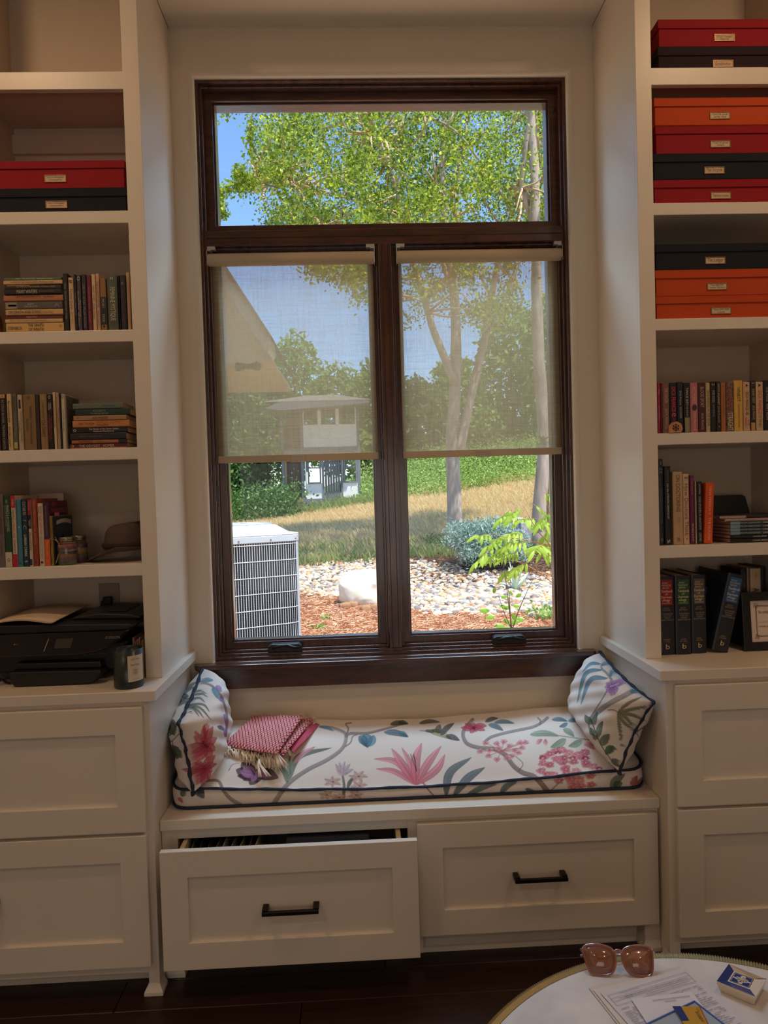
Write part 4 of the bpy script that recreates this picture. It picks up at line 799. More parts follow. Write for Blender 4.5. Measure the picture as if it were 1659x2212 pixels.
    p.line(L(B, (960, 578), (1080, 595), (1180, 610)), 1, 1, GRN); p.line(L(B, (1070, 510), (1130, 560), (1190, 620)), 1, 1.3, GRY)
    for a, b, w in ((B(918, 483), B(1012, 492), 4.5), (B(1015, 490), B(1085, 492), 4.5), (B(1012, 503), B(962, 525), 4.5)): p.leaf(a, b, w, BLU, DBL)
    for a, b in ((B(828, 630), B(860, 600)), (B(885, 635), B(880, 598)), (B(1120, 630), B(1175, 660)), (B(1110, 632), B(1190, 634))): p.leaf(a, b, 4.5, LPK, RD)
    # big blossom cluster
    rn = random.Random(3)
    for i in range(46):
        a = rn.random()*6.28; r = math.sqrt(rn.random()); u, v = 1010+170*r*math.cos(a), 755+98*r*math.sin(a)
        if i > 33: u, v = 1070+110*r*math.cos(a), 850+45*r*math.sin(a)
        c0 = ((190, 74, 92), (208, 104, 118), (176, 60, 84), (222, 140, 148))[i % 4]
        for k in range(5): b = k*1.26+i; p.leaf(B(u, v), B(u+34*math.cos(b), v+20*math.sin(b)), 4.2, c0, (224, 150, 156), edge=.5)
        p.line([B(u, v), B(u+5, v)], 1.4, 1.4, (226, 190, 180))
    for u, v in ((862, 710), (1118, 712), (952, 682), (1200, 775), (1040, 712)): p.line([B(u-12, v), B(u, v-6), B(u+14, v)], 3, 2.4, (168, 50, 76)); p.line([B(u, v+2), B(u+6, v+3)], 1.6, 1.4, (236, 200, 200))
    p.line(L(B, (905, 912), (950, 870), (985, 840)), 1.4, 1, BRN); p.line(L(B, (700, 700), (745, 745), (720, 790)), .8, .8, (80, 90, 70))
    # dark strap leaves at the front
    for a, v, b, w in ((B(285, 940), B(310, 800), B(438, 708), 9), (B(330, 938), B(420, 830), B(518, 768), 9), (B(400, 940), B(500, 890), B(590, 868), 6), (B(610, 922), B(650, 880), B(712, 852), 6.5), (B(760, 896), B(790, 906), B(830, 918), 4)): p.leaf(a, b, w, DBL, (92, 116, 120), via=v)
    p.leaf(B(1268, 890), B(1356, 806), 9, (96, 108, 98), DGR); p.leaf(B(1290, 885), B(1340, 860), 8, DGR)
    for a, b, w in ((B(1402, 890), B(1428, 818), 8), (B(1440, 890), B(1476, 820), 7)): p.leaf(a, b, w, (186, 70, 76), (150, 50, 60))
    for a, b, w in ((A(155, 1008), A(190, 955), 7), (A(240, 958), A(298, 1022), 9), (A(250, 965), A(300, 985), 8)): p.leaf(a, b, w, DGR, (60, 76, 72))
    p.leaf(A(130, 1018), A(165, 1050), 4, RD)
def paint_left(p):
    L = lambda F, *q: [F(*x) for x in q]
    p.line(L(A, (265, 280), (335, 293), (395, 345), (432, 430), (446, 520), (436, 620)), 2.2, 3, (140, 120, 124), BRN)
    for a, b, w, c in ((A(285, 270), A(358, 266), 5, BLU), (A(352, 312), A(388, 384), 6, BLU), (A(384, 560), A(432, 588), 4, (84, 90, 120)), (A(375, 300), A(410, 340), 5, PUR), (A(425, 480), A(440, 560), 3.5, PUR), (A(398, 370), A(412, 404), 5, PUR), (A(430, 620), A(446, 560), 3.5, PUR)): p.leaf(a, b, w, c)
    s0 = A(180, 420)
    for q, v in ((A(318, 352), A(250, 330)), (A(322, 372), A(270, 352)), (A(306, 408), A(260, 376)), (A(335, 468), A(290, 420)), (A(345, 520), A(270, 440)), (A(298, 508), A(250, 450)), (A(268, 498), A(232, 450)), (A(222, 480), A(200, 450)), (A(240, 440), A(210, 430))): p.leaf(s0, q, 2.4, (110, 122, 104), (80, 96, 80), via=v, mid=.2)
    for a, b in ((A(110, 440), A(215, 395)), (A(120, 410), A(220, 380)), (A(105, 430), A(160, 370)), (A(150, 370), A(250, 300)), (A(180, 330), A(270, 270))): p.leaf(a, b, 3.2, (130, 116, 118), (96, 110, 104))
    f = A(312, 690)
    for q, w in ((A(240, 588), 9), (A(300, 545), 6), (A(356, 560), 9), (A(382, 632), 9), (A(370, 716), 10), (A(326, 780), 10), (A(232, 780), 11), (A(180, 690), 12), (A(200, 745), 9)): p.leaf(f, q, w, (160, 50, 82), (206, 110, 124))
    p.line([A(295, 665), A(320, 690)], 4, 3, (120, 40, 70))
    for k in range(6): p.line([A(305, 670), A(290+k*8, 540+abs(k-3)*8)], .6, .9, (190, 60, 80))
    f = A(300, 830)
    for q, w in ((A(155, 835), 7), (A(205, 775), 7), (A(370, 745), 9), (A(352, 850), 9), (A(230, 940), 9), (A(285, 960), 9), (A(330, 900), 8), (A(380, 800), 7), (A(195, 870), 7), (A(250, 770), 8)): p.leaf(f, q, w, (150, 44, 76), (204, 100, 118))
    p.line(L(A, (48, 672), (95, 652), (135, 610)), 1.2, 1.2, BRN); p.line(L(A, (95, 652), (100, 690)), 1, 1, BRN)
    p.leaf(A(85, 508), A(62, 628), 13, (96, 104, 84), (80, 88, 72)); p.leaf(A(55, 530), A(110, 618), 11, (88, 98, 80)); p.leaf(A(62, 690), A(158, 762), 10, (78, 84, 68)); p.leaf(A(100, 690), A(130, 770), 10, (90, 96, 78))
    p.leaf(A(155, 372), A(200, 366), 6, DBL)
def paint_right(p):
    L = lambda F, *q: [F(*x) for x in q]
    p.line(L(B, (1150, 480), (1195, 435), (1265, 385), (1340, 345), (1400, 312)), 5.5, 5.5, GRY, (150, 142, 140)); p.leaf(B(1385, 318), B(1490, 292), 8, (84, 132, 154), BLU)
    p.line(L(B, (1160, 570), (1140, 520), (1150, 470), (1200, 390), (1247, 312)), 2.6, 1.2, GRY)
    p.line(L(B, (1275, 245), (1245, 205), (1218, 180), (1215, 155), (1240, 132), (1295, 126)), 2.8, 1, GRY)
    for a, v, b, w in ((B(1210, 150), B(1150, 150), B(1100, 200), 3.5), (B(1218, 184), B(1120, 210), B(1068, 385), 4.5), (B(1252, 236), B(1150, 245), B(1090, 395), 5), (B(1215, 160), B(1260, 145), B(1312, 172), 3), (B(1268, 228), B(1280, 195), B(1335, 200), 4.5)): p.leaf(a, b, w, (62, 116, 140), (96, 150, 170), via=v, mid=.2)
    p.leaf(B(1205, 90), B(1260, 108), 5, BLU)
    f = B(1285, 280)
    for q, w in ((B(1372, 248), 7), (B(1355, 262), 6), (B(1240, 262), 7), (B(1232, 290), 8), (B(1240, 318), 8), (B(1272, 340), 9), (B(1292, 330), 8), (B(1316, 300), 7), (B(1265, 248), 6), (B(1310, 245), 6)): p.leaf(f, q, w, (130, 84, 148), (190, 150, 196), mid=.5)
    for k in range(5): p.line([B(1270+k*11, 285-k*4), B(1272+k*11, 284-k*4)], 1.2, 1.2, (230, 215, 220))
    for a, b, w in ((B(1160, 508), B(1116, 455), 7), (B(1172, 515), B(1190, 436), 5), (B(1196, 585), B(1222, 490), 6.5), (B(1172, 575), B(1150, 530), 6), (B(1218, 638), B(1262, 568), 9), (B(1238, 672), B(1302, 655), 9), (B(1240, 690), B(1290, 640), 7), (B(1190, 600), B(1165, 570), 5)): p.leaf(a, b, w, (96, 128, 100), (70, 92, 74))
    p.line(L(B, (1150, 480), (1185, 570), (1215, 640), (1270, 720)), 1.4, 1, DGR)
    s0 = B(1310, 440)
    for v, b in ((B(1375, 385), B(1458, 345)), (B(1400, 420), B(1530, 395)), (B(1400, 455), B(1480, 490)), (B(1370, 480), B(1440, 590)), (B(1325, 540), B(1335, 645)), (B(1350, 500), B(1400, 540))): p.leaf(s0, b, 3.6, (120, 120, 88), (96, 108, 78), via=v, mid=.3)
    p.line(L(B, (1255, 425), (1290, 425), (1312, 440)), 1.2, 1, BRN); p.line(L(B, (1420, 560), (1480, 520), (1540, 510)), 1.2, 2, DGR)
    p.leaf(B(1272, 720), B(1332, 770), 7, DGR); p.leaf(B(1500, 400), B(1530, 385), 5, (180, 110, 120))
LINEN = (226, 214, 204)
NAVY = mat('navy_piping', (28, 38, 58), .75, bump=.3, scale=500)
PRINT = attr_mat('printed_linen')

# ------------------------------------------------------------------ bench cushion
cx0, cx1, cy0, cy1 = -.768, .770, -.002, .372
def rim_z(x, y): Y = (y-cy0)/(cy1-cy0); return .497+.024*min(1, (abs(x)/.62)**2)+.060*np.clip(Y, 0, 1)
t = thing('bench_cushion', (0, .18, zt), 'long floral bench cushion with navy piping on the window bench', 'cushion')
nx, ny = 760, 190
a = np.linspace(-1, 1, nx); b = np.linspace(-1, 1, ny); b = np.sign(b)*(1-(1-np.abs(b))**1.25)
AA, BB = np.meshgrid(a, b, indexing='ij')
def rc(q, r): q = np.abs(q); e = np.clip((q-(1-r))/r, 0, 1); return r*(1-np.sqrt(1-e*e*.999))
hx, hy = (cx1-cx0)/2, (cy1-cy0)/2; rr_ = .055
sx = 1-rc(BB, rr_/hy)*hy/hx; sy = 1-rc(AA, rr_/hx)*hx/hy*.0
Xc = (cx0+cx1)/2+AA*hx*sx; Yc = (cy0+cy1)/2+BB*hy
Yn = (BB+1)/2
rz = .497+.024*np.minimum(1, (np.abs(Xc)/.62)**2)+.060*Yn
crown = .066*(1-(1-Yn)**2.4)*(1-np.abs(BB)**9)**1.0*(1-np.abs(AA)**14)
crown = crown*(1-.9*np.clip(Yn-.86, 0, 1)/.14*.55)
lump = .0035*np.sin(Xc*9+1)*np.sin(Yc*14)+.002*np.sin(Xc*23+Yc*9)
Zc = rz+crown+lump*(1-np.abs(BB)**4)*(1-np.abs(AA)**8)
V = np.stack([Xc, Yc, Zc], -1).reshape(-1, 3)
idx = np.arange(nx*ny).reshape(nx, ny); F = np.stack([idx[:-1, :-1], idx[1:, :-1], idx[1:, 1:], idx[:-1, 1:]], -1).reshape(-1, 4)
# boxing: ring round the rim, swept down
ringi = np.concatenate([idx[:, 0], idx[-1, 1:], idx[-2::-1, -1], idx[0, -2:0:-1]]); nr = len(ringi); rim = V[ringi]; nd = 22
cen = np.array([(cx0+cx1)/2, (cy0+cy1)/2]); out = np.stack([np.gradient(rim[:, 1]), -np.gradient(rim[:, 0])], -1); out /= np.linalg.norm(out, axis=1)[:, None]+1e-9
SV = [rim]
for j in range(1, nd+1):
    q = j/nd; p = rim.copy(); p[:, :2] += out*(.007*math.sin(math.pi*q)+.0015*np.sin(rim[:, :1]*30+q*4)*math.sin(math.pi*q)); p[:, 2] = rim[:, 2]*(1-q)+(zt+.004)*q; SV.append(p)
SV = np.concatenate(SV); k0 = len(V); V2 = np.concatenate([V, SV]); i = np.arange(nr); SF = []
for j in range(nd): SF.append(np.stack([k0+j*nr+i, k0+(j+1)*nr+i, k0+(j+1)*nr+(i+1) % nr, k0+j*nr+(i+1) % nr], -1))
Fq = np.concatenate([F]+SF); pr = Print(projn(V2), LINEN); paint_cushion(pr)
me = npmesh('cushion_cover', V2, Fq, pr.C); link('cushion_cover', me, PRINT, t, smooth=True)
rimline = rim[::6]
pip = MB(); pts = [(p[0]+o[0]*.003, p[1]+o[1]*.004, p[2]-.001+.0012*math.sin(k*.35)) for k, (p, o) in enumerate(zip(rimline, out[::6]))]
pip.tube(pts, [.0054+.0010*math.sin(k*.9)*math.sin(k*.37) for k in range(len(pts))], 7, close=True, flat=.8); pip.obj('piping', NAVY, t, smooth=True)
pip = MB(); pts = [(p[0]+o[0]*.004, p[1]+o[1]*.005, zt+.0052) for k, (p, o) in enumerate(zip(rimline, out[::6]))]
pip.tube(pts, .0046, 7, close=True); pip.obj('piping', NAVY, t, smooth=True)

# ------------------------------------------------------------------ pillows
def pillow(corners, tp, tm, label, painter, seed, loc):
    """corners: front-bottom, back-bottom, back-top, front-top; tp/tm bulge along +n / -n"""
    P = [np.array(c, float) for c in corners]; t = thing('throw_pillow', loc, label, 'pillow', 'floral pillows at the ends of the window bench')
    n = np.cross(P[1]-P[0], P[3]-P[0]); n /= np.linalg.norm(n); N_ = 230
    u = np.linspace(-1, 1, N_); U, Vv = np.meshgrid(u, u, indexing='ij'); s = (U+1)/2; q = (Vv+1)/2
    # edges draw in between the corners
    s2 = s+(0.5-s)*.16*(1-Vv**2)*0+(.5-s)*.10*np.sin(np.pi*q)*(np.abs(U)**2); q2 = q+(.5-q)*.10*np.sin(np.pi*s)*(np.abs(Vv)**2)
    S = (1-s2)[..., None]*(1-q2)[..., None]*P[0]+s2[..., None]*(1-q2)[..., None]*P[1]+s2[..., None]*q2[..., None]*P[2]+(1-s2)[..., None]*q2[..., None]*P[3]
    bul = (np.clip(1-U**6, 0, 1)*np.clip(1-Vv**6, 0, 1))**.5*(1-.28*(U**2)*(Vv**2))
    w = .004*np.sin(U*7+seed)*np.sin(Vv*6+2*seed)+.0025*np.sin((U+Vv)*14+seed)
    Vs = []
    for sg, tk in ((1, tp), (-1, tm)): Vs.append((S+n*(sg*(tk*bul)+w*bul)[..., None]).reshape(-1, 3))
    idx = np.arange(N_*N_).reshape(N_, N_); F1 = np.stack([idx[:-1, :-1], idx[1:, :-1], idx[1:, 1:], idx[:-1, 1:]], -1).reshape(-1, 4); F2 = F1[:, ::-1]+N_*N_
    V = np.concatenate(Vs); pr = Print(projn(V), LINEN); painter(pr); me = npmesh('pillow_cover', V, np.concatenate([F1, F2]), pr.C); link('pillow_cover', me, PRINT, t, smooth=True)
    ed = np.concatenate([idx[::5, 0], idx[-1, 5::5], idx[-6::-5, -1], idx[0, -6:4:-5]]); E = Vs[0][ed]; c = S.reshape(-1, 3).mean(0)
    m = MB(); pts = []
    for k, p in enumerate(E): d = (p-c); d /= np.linalg.norm(d); pts.append(p+d*(.0040+.0010*math.sin(k*.7))+n*.0015*math.sin(k*.5+seed))
    m.tube(pts, [.0058+.0014*math.sin(k*.9) for k in range(len(pts))], 7, close=True, flat=.65); m.obj('piping', NAVY, t, smooth=True)
    # little mitred ears of the ribbon at two corners
    for cc in (P[0], P[2]):
        d = (cc-c)/np.linalg.norm(cc-c); m = MB(); e = np.cross(d, n)*.008
        m.tube([cc-d*.004, cc+d*.008, cc+d*.014+e*.6], [.008, .0068, .004], 6, flat=.5); m.obj('ribbon_end', NAVY, t, smooth=True)
    return t
pillow([(-.690, -.028, .519), (-.706, .325, .585), (-.731, .335, .822), (-.735, .000, .730)], .100, .060, 'floral pillow with green leaves and magenta flower leaning at the throw end', paint_left, 1.0, (-.7, .15, .55))
pb = at(1268, 1572, y=.33)
pillow([(.664, -.050, .535), (.655, .330, .600), (.748, .335, .822), (.764, -.085, .765)], .050, .100, 'floral pillow with purple flower leaning at the end without the throw', paint_right, 2.3, (.7, .13, .55))

# ------------------------------------------------------------------ folded throw with fringe
TH = bpy.data.materials.new('red_diamond_weave'); TH.use_nodes = True; n = TH.node_tree; b = n.nodes['Principled BSDF']; b.inputs['Roughness'].default_value = .9; b.inputs['Specular IOR Level'].default_value = .1
uv = n.nodes.new('ShaderNodeUVMap'); sp = n.nodes.new('ShaderNodeSeparateXYZ'); n.links.new(uv.outputs[0], sp.inputs[0])
def M_(op, a, b=None, c=None):
    m = n.nodes.new('ShaderNodeMath'); m.operation = op
    for i, v in enumerate((a, b, c)):
        if v is None: continue
        if isinstance(v, (int, float)): m.inputs[i].default_value = v
        else: n.links.new(v, m.inputs[i])
    return m.outputs[0]
FR = 1/.0135
ux = M_('MULTIPLY', sp.outputs[0], FR); uy = M_('MULTIPLY', sp.outputs[1], FR*.8)
tri = lambda v: M_('ABSOLUTE', M_('SUBTRACT', M_('FRACT', v), .5))
dsum = M_('ADD', tri(ux), tri(uy)); ringd = M_('ABSOLUTE', M_('SUBTRACT', M_('FRACT', M_('MULTIPLY', dsum, 2.0)), .5)); msk = M_('LESS_THAN', ringd, .20)
mx = n.nodes.new('ShaderNodeMix'); mx.data_type = 'RGBA'; mx.inputs[6].default_value = (*lin((166, 34, 58)), 1); mx.inputs[7].default_value = (*lin((222, 190, 182)), 1); n.links.new(msk, mx.inputs[0]); n.links.new(mx.outputs[2], b.inputs['Base Color'])
bp = n.nodes.new('ShaderNodeBump'); bp.inputs['Strength'].default_value = .5; bp.inputs['Distance'].default_value = .001; n.links.new(ringd, bp.inputs['Height']); n.links.new(bp.outputs[0], b.inputs['Normal'])
tt = thing('folded_throw', (-.48, .2, .57), 'folded red and white diamond-woven throw with cream fringe by the leafy pillow', 'throw')
def slab(corn, th, name, m, sd, rnd=.5, uvs=1.0):
    """soft folded layer; corn: 4 top corners in order"""
    P = [np.array(c, float) for c in corn]; NU, NV = 40, 30
    u = np.linspace(0, 1, NU); v = np.linspace(0, 1, NV); U, Vv = np.meshgrid(u, v, indexing='ij')
    S = (1-U)[..., None]*(1-Vv)[..., None]*P[0]+U[..., None]*(1-Vv)[..., None]*P[1]+U[..., None]*Vv[..., None]*P[2]+(1-U)[..., None]*Vv[..., None]*P[3]
    e = np.minimum(np.minimum(U, 1-U)*NU/3.2, np.minimum(Vv, 1-Vv)*NV/3.2); e = np.clip(e, 0, 1); rd = np.sqrt(1-(1-e)**2)
    wv = .003*np.sin(U*6+sd)*np.sin(Vv*5+sd)+.0015*np.sin(U*17+Vv*9+sd)
    top = S.copy(); top[..., 2] += -(1-rd)*th*.5+wv*rd; bot = S.copy(); bot[..., 2] += -th+(1-rd)*th*.5+wv*rd*.6
    idx = np.arange(NU*NV).reshape(NU, NV); F1 = np.stack([idx[:-1, :-1], idx[1:, :-1], idx[1:, 1:], idx[:-1, 1:]], -1).reshape(-1, 4)
    me = npmesh(name, np.concatenate([top.reshape(-1, 3), bot.reshape(-1, 3)]), np.concatenate([F1, F1[:, ::-1]+NU*NV]))
    l = me.uv_layers.new(name='UVMap'); L0, L1 = np.linalg.norm(P[1]-P[0]), np.linalg.norm(P[3]-P[0]); UVv = np.stack([U*L0, Vv*L1], -1).reshape(-1, 2); UVv = np.concatenate([UVv, UVv])*uvs
    li = np.zeros(len(me.loops), np.int32); me.loops.foreach_get('vertex_index', li); l.data.foreach_set('uv', UVv[li].astype(np.float32).ravel())
    return link(name, me, m, tt, smooth=True)
def tp(px, py, z): return at(px, py, z=z)
FL, FRt, BR, BL = tp(482, 1604, .612), tp(598, 1622, .615), tp(654, 1541, .658), tp(546, 1541, .656)
slab([FL, FRt, BR, BL], .020, 'folded_layer', TH, 1.0)
slab([tp(500, 1612, .596), tp(612, 1626, .598), tp(676, 1549, .636), tp(580, 1547, .636)], .017, 'folded_layer', TH, 2.0)
slab([tp(520, 1617, .582), tp(632, 1622, .583), tp(689, 1562, .617), tp(590, 1556, .616)], .016, 'folded_layer', TH, 3.0)
slab([tp(530, 1624, .566), tp(636, 1628, .566), tp(682, 1580, .592), tp(590, 1575, .594)], .014, 'folded_layer', TH, 4.0)
# plain woven border and the cream reverse
slab([tp(626, 1612, .5885), tp(634, 1625, .5885), tp(690, 1563, .620), tp(676, 1556, .621)], .006, 'woven_border', cmat((186, 70, 90), .9), 2.0)
slab([tp(660, 1543, .640), tp(676, 1552, .637), tp(683, 1549, .640), tp(664, 1540, .648)], .008, 'cream_lining', cmat((206, 184, 160), .9), 1.0)
FRG = mat('cream_fringe', (244, 228, 206), .9)
rn = random.Random(5); fm = MB()
edge = [tp(478, 1606, .606), tp(500, 1611, .602), tp(540, 1618, .598), tp(585, 1623, .596), tp(604, 1628, .590), tp(636, 1625, .58)]
for i in range(210):
    q = rn.random()*3.999; k = int(q); f = q-k; k = min(k, len(edge)-2); p = edge[k]*(1-f)+edge[k+1]*f
    p = np.array([p[0], p[1], p[2]-rn.random()*.022]); ang = rn.uniform(-.5, .9); ln_ = rn.uniform(.035, .06)
    pts = []
    for j in range(5):
        w = j/4; x = p[0]+ln_*w*math.sin(ang)*.6+.003*math.sin(j*2+i); y = p[1]-ln_*w*(.75)+.002*math.cos(j+i); z = p[2]-.024*w*w
        zz = .570+.006*rn.random(); pts.append((x, y, max(z, .5+.06*np.clip((y+.002)/.374, 0, 1)**.35+.003*rn.random())))
    fm.tube(pts, [.0020, .0026, .0026, .0020, .0008], 5)
o = fm.obj('fringe', FRG, tt, smooth=True, kind='stuff')
for (px, py) in ((612, 1598), (598, 1618), (560, 1640)):       # thicker knotted tassels
    p = tp(px, py, .61 if py < 1620 else .585); m = MB()
    for k in range(14):
        a = rn.uniform(-.4, .6); m.tube([p, p+np.array([.01*math.sin(a), -.012, -.012]), p+np.array([.03*math.sin(a)+.012, -.03, -.03]), p+np.array([.045*math.sin(a)+.02, -.045, -.040])], [.0022, .002, .0018, .0008], 4)
    m.obj('tassel', FRG, tt, smooth=True)
# ------------------------------------------------------------------ printer and things on the counter
PB = mat('printer_black', (20, 19, 21), .42); PG = mat('printer_gloss_brown', (34, 27, 26), .22); ZC = .8805
pt = thing('printer', (-1.1, .1, ZC), 'black multifunction inkjet printer on the counter top', 'printer')
def xz(px, py, y): p = at(px, py, y=y); return (float(p[0]), float(p[2]))
XLf = -1.296
body = [(XLf, ZC+.03), (-.93, ZC+.03), (-.905, ZC+.055), (-.895, .985), (-.885, 1.000), (XLf, 1.0)]
MB().prism(body, .01, .245).obj('body', PB, pt, bev=.006)
y = -.045
pan = [(XLf, .985), (-1.25, .972), (-1.03, .971), (-.965, .980), (-.925, .994), (-.89, 1.018), (-.862, 1.047), (XLf, 1.047)]
pn = MB().prism(pan, y, .06).obj('control_panel', PG, pt, bev=.006)
MB().prism([(XLf, 1.0475), (-.862, 1.0475), (-.848, 1.057), (-.858, 1.066), (-1.0, 1.070), (-1.2, 1.073), (XLf, 1.075)], -.055, .245).obj('scanner_lid', PB, pt, bev=.004)
MB().prism([(-1.07, 1.0715), (-.852, 1.067), (-.846, 1.074), (-.88, 1.084), (-.98, 1.090), (-1.05, 1.082)], .02, .235).obj('document_feeder', PB, pt, bev=.008)
MB().prism([(-.985, 1.0885), (-.90, 1.083), (-.905, 1.090), (-.96, 1.0945)], .06, .2).obj('feeder_cover', mat('printer_dark', (30, 29, 31), .5), pt, bev=.005)
MB().prism([(-1.215, ZC+.002), (-.995, ZC+.002), (-.972, ZC+.010), (-.955, ZC+.030), (-.952, ZC+.044), (-1.232, ZC+.048), (-1.228, ZC+.012)], -.050, .20).obj('paper_tray', PB, pt, bev=.004)
MB().prism([(-1.226, ZC+.0495), (-.96, ZC+.046), (-.962, ZC+.066), (-1.222, ZC+.069)], -.028, .1).obj('output_tray', PB, pt, bev=.003)
for i in range(6): MB().box(-1.15+i*.035, -1.127+i*.035, .006, .0098, .9625, .964).obj('roller_slot', cmat((90, 88, 88), .4), pt)
scr = MB().prism([xz(116, 1401, y-.001), xz(153, 1399, y-.001), xz(159, 1378, y-.001), xz(122, 1380, y-.001)], y-.0016, y-.0002).obj('touch_screen', mat('screen_grey', (74, 66, 56), .25), pn)
MB().prism([xz(94, 1407, y-.001), xz(95.5, 1407, y-.001), xz(106, 1379.5, y-.001), xz(104.6, 1379.5, y-.001)], y-.0016, y-.0002).obj('accent_line', cmat((180, 170, 160), .3), pn)
def pxtext(s, par, px, py, y, w, h, m): p = at(px, py, y=y); return text(s, par, (p[0], y, p[2]), (1, 0, 0), (0, 0, 1), w, h, m, lift=.0004)
wh = cmat((190, 182, 172), .4)
pxtext('HP OfficeJet 5740', pn, 243.5, 1375.8, y-.0005, .045, .0042, wh); pxtext('PRINT  FAX  SCAN  COPY  WEB', pn, 243, 1378.6, y-.0005, .05, .0018, wh); pxtext('■  ☐', pn, 34, 1392, y-.0005, .01, .003, wh)
pxtext('HEWLETT-PACKARD', pt, 133, 1415, .009, .09, .004, cmat((96, 94, 94), .4))
MB().frame(-.935, -.922, .905, .927, .0012, .0088, .0098).obj('badge', wh, pt)
# sheets lying on the lid
for k in range(3):
    g = MB(); nu, nv = 14, 6; d = k*.0016
    for i in range(nu+1):
        for j in range(nv+1):
            u, v = i/nu, j/nv; x = -1.278+.193*u-.012*v+k*.002; yy = -.06+.10*0+.29*v*.98-.012*u*(1-v)+k*.001; z = 1.0765+.012*math.sin(math.pi*min(1, u*1.1)*.9)*(1-v*.3)+v*(.001)-.004*u*(1-v)+d+.003
            g.v.append((x, yy, z))
    for i in range(nu):
        for j in range(nv): a = i*(nv+1)+j; g.f.append((a, a+nv+1, a+nv+2, a+1))
    o = g.obj('paper_sheet', cmat((212, 188, 162), .85), None, smooth=True); m_ = o.modifiers.new('s', 'SOLIDIFY'); m_.thickness = .0007
    props(o, ('curved white sheet at the bottom of the papers on the printer lid', 'white sheet between two others on the printer lid', 'white sheet topping the papers on the printer lid')[k], 'paper', 'papers on the printer lid')
# outlet and plug
ox, oz = xz(237, 1292, .279)
w = thing('wall_outlet', (ox, .28, oz), 'beige outlet plate behind the printer with a black plug in it', 'outlet')
MB().box(ox-.036, ox+.036, .2755, .2798, oz-.057+.012, oz+.057-.004).obj('cover_plate', cmat((150, 132, 112), .5), w, bev=.002)
MB().tube([(ox, .2757, oz-.008), (ox, .2735, oz-.008)], .017, 20, upv=(0, 0, 1)).obj('socket', cmat((170, 150, 130), .5), w)
cd = thing('power_cord', (ox, .25, oz-.01), 'black plug and cord running down behind the printer', 'cord')
MB().box(ox-.014, ox+.014, .247, .2734, oz-.018, oz+.008).obj('plug', PB, cd, bev=.004)
MB().tube([(ox-.008, .262, oz-.002), (ox-.02, .258, oz-.008), (ox-.024, .258, oz-.03), (ox-.022, .26, oz-.07), (ox-.02, .262, oz-.15), (ox-.02, .262, ZC+.004)], .0032, 8).obj('cord', PB, cd, smooth=True)
cb = MB(); cb.tube([(-1.285, -.02, ZC+.0035), (-1.27, -.03, ZC+.02), (-1.283, -.02, ZC+.05), (-1.29, 0, ZC+.02), (-1.265, .0, ZC+.004), (-1.25, -.01, ZC+.0035)], .003, 7); o = cb.obj('cable_loop', PB, None, smooth=True); props(o, 'black cable loop lying at the tray end of the printer', 'cable')
# candle
cxn, cyn = -.857, -.082; R = .0435; Hc = .116
cn = thing('candle', (cxn, cyn, ZC), 'dark green glass candle jar with a cream label near the counter corner', 'candle')
GL = mat('candle_glass', (40, 48, 44), .28)
MB().lathe([(R*.9, 0), (R*.985, .003), (R, .008), (R, Hc), (R-.003, Hc+.0008), (R-.0035, Hc-.001), (R-.0035, Hc-.028)], (cxn, cyn, ZC), 40).obj('jar', GL, cn, smooth=True)
MB().lathe([(R-.004, Hc-.034), (R-.004, Hc-.029)], (cxn, cyn, ZC), 32).obj('wax', cmat((60, 62, 56), .5), cn)
MB().tube([(cxn, cyn, ZC+Hc-.030), (cxn, cyn, ZC+Hc-.018)], .001, 6).obj('wick', cmat((30, 26, 24)), cn)
lb = MB(); n_ = 16; a0, a1 = math.radians(-74), math.radians(-4)
for i in range(n_+1):
    a = a0+(a1-a0)*i/n_
    for z in (.022, .100): lb.v.append((cxn+(R+.0006)*math.cos(a), cyn+(R+.0006)*math.sin(a), ZC+z))
lb.f = [(2*i, 2*i+2, 2*i+3, 2*i+1) for i in range(n_)]; lo_ = lb.obj('label', cmat((214, 196, 170), .8), cn, smooth=True)
am = (a0+a1)/2-.12; Rv = Vector((-math.sin(am), math.cos(am), 0)); o0 = Vector((cxn+(R+.0008)*math.cos(am), cyn+(R+.0008)*math.sin(am), ZC)); ink = cmat((60, 56, 50))
for s, zz, w_, h_ in (('ALWAYS HAPPY', .089, .026, .0032), ('Pine Valley', .072, .026, .0065), ('TEAKWOOD\nOF PINE\nSANDALWOOD\nNOTES', .051, .018, .016), ('11 oz net weight', .029, .024, .0025)): text(s, lo_, o0+Vector((0, 0, zz)), Rv, (0, 0, 1), w_, h_, ink, lift=.0010)
# card stack behind the candle
for k in range(7):
    o = MB().box(-.879+k*.0052, -.8775+k*.0052+.0012, .03+.002*(k % 3), .13, ZC+.0006, ZC+.125-.004*((k*3) % 4)).obj('index_card', cmat(((206, 166, 136), (214, 178, 150), (196, 150, 120))[k % 3], .85), None)
    props(o, 'cream index card standing on edge between printer and stile, behind the candle', 'card', 'index cards behind the candle')
MBk = MB().box(-.8425, -.8305, .028, .13, ZC+.0006, ZC+.132).obj('notebook', cmat((120, 100, 86)), None, bev=.001); props(MBk, 'ruled notebook upright against the stile behind the candle', 'notebook')

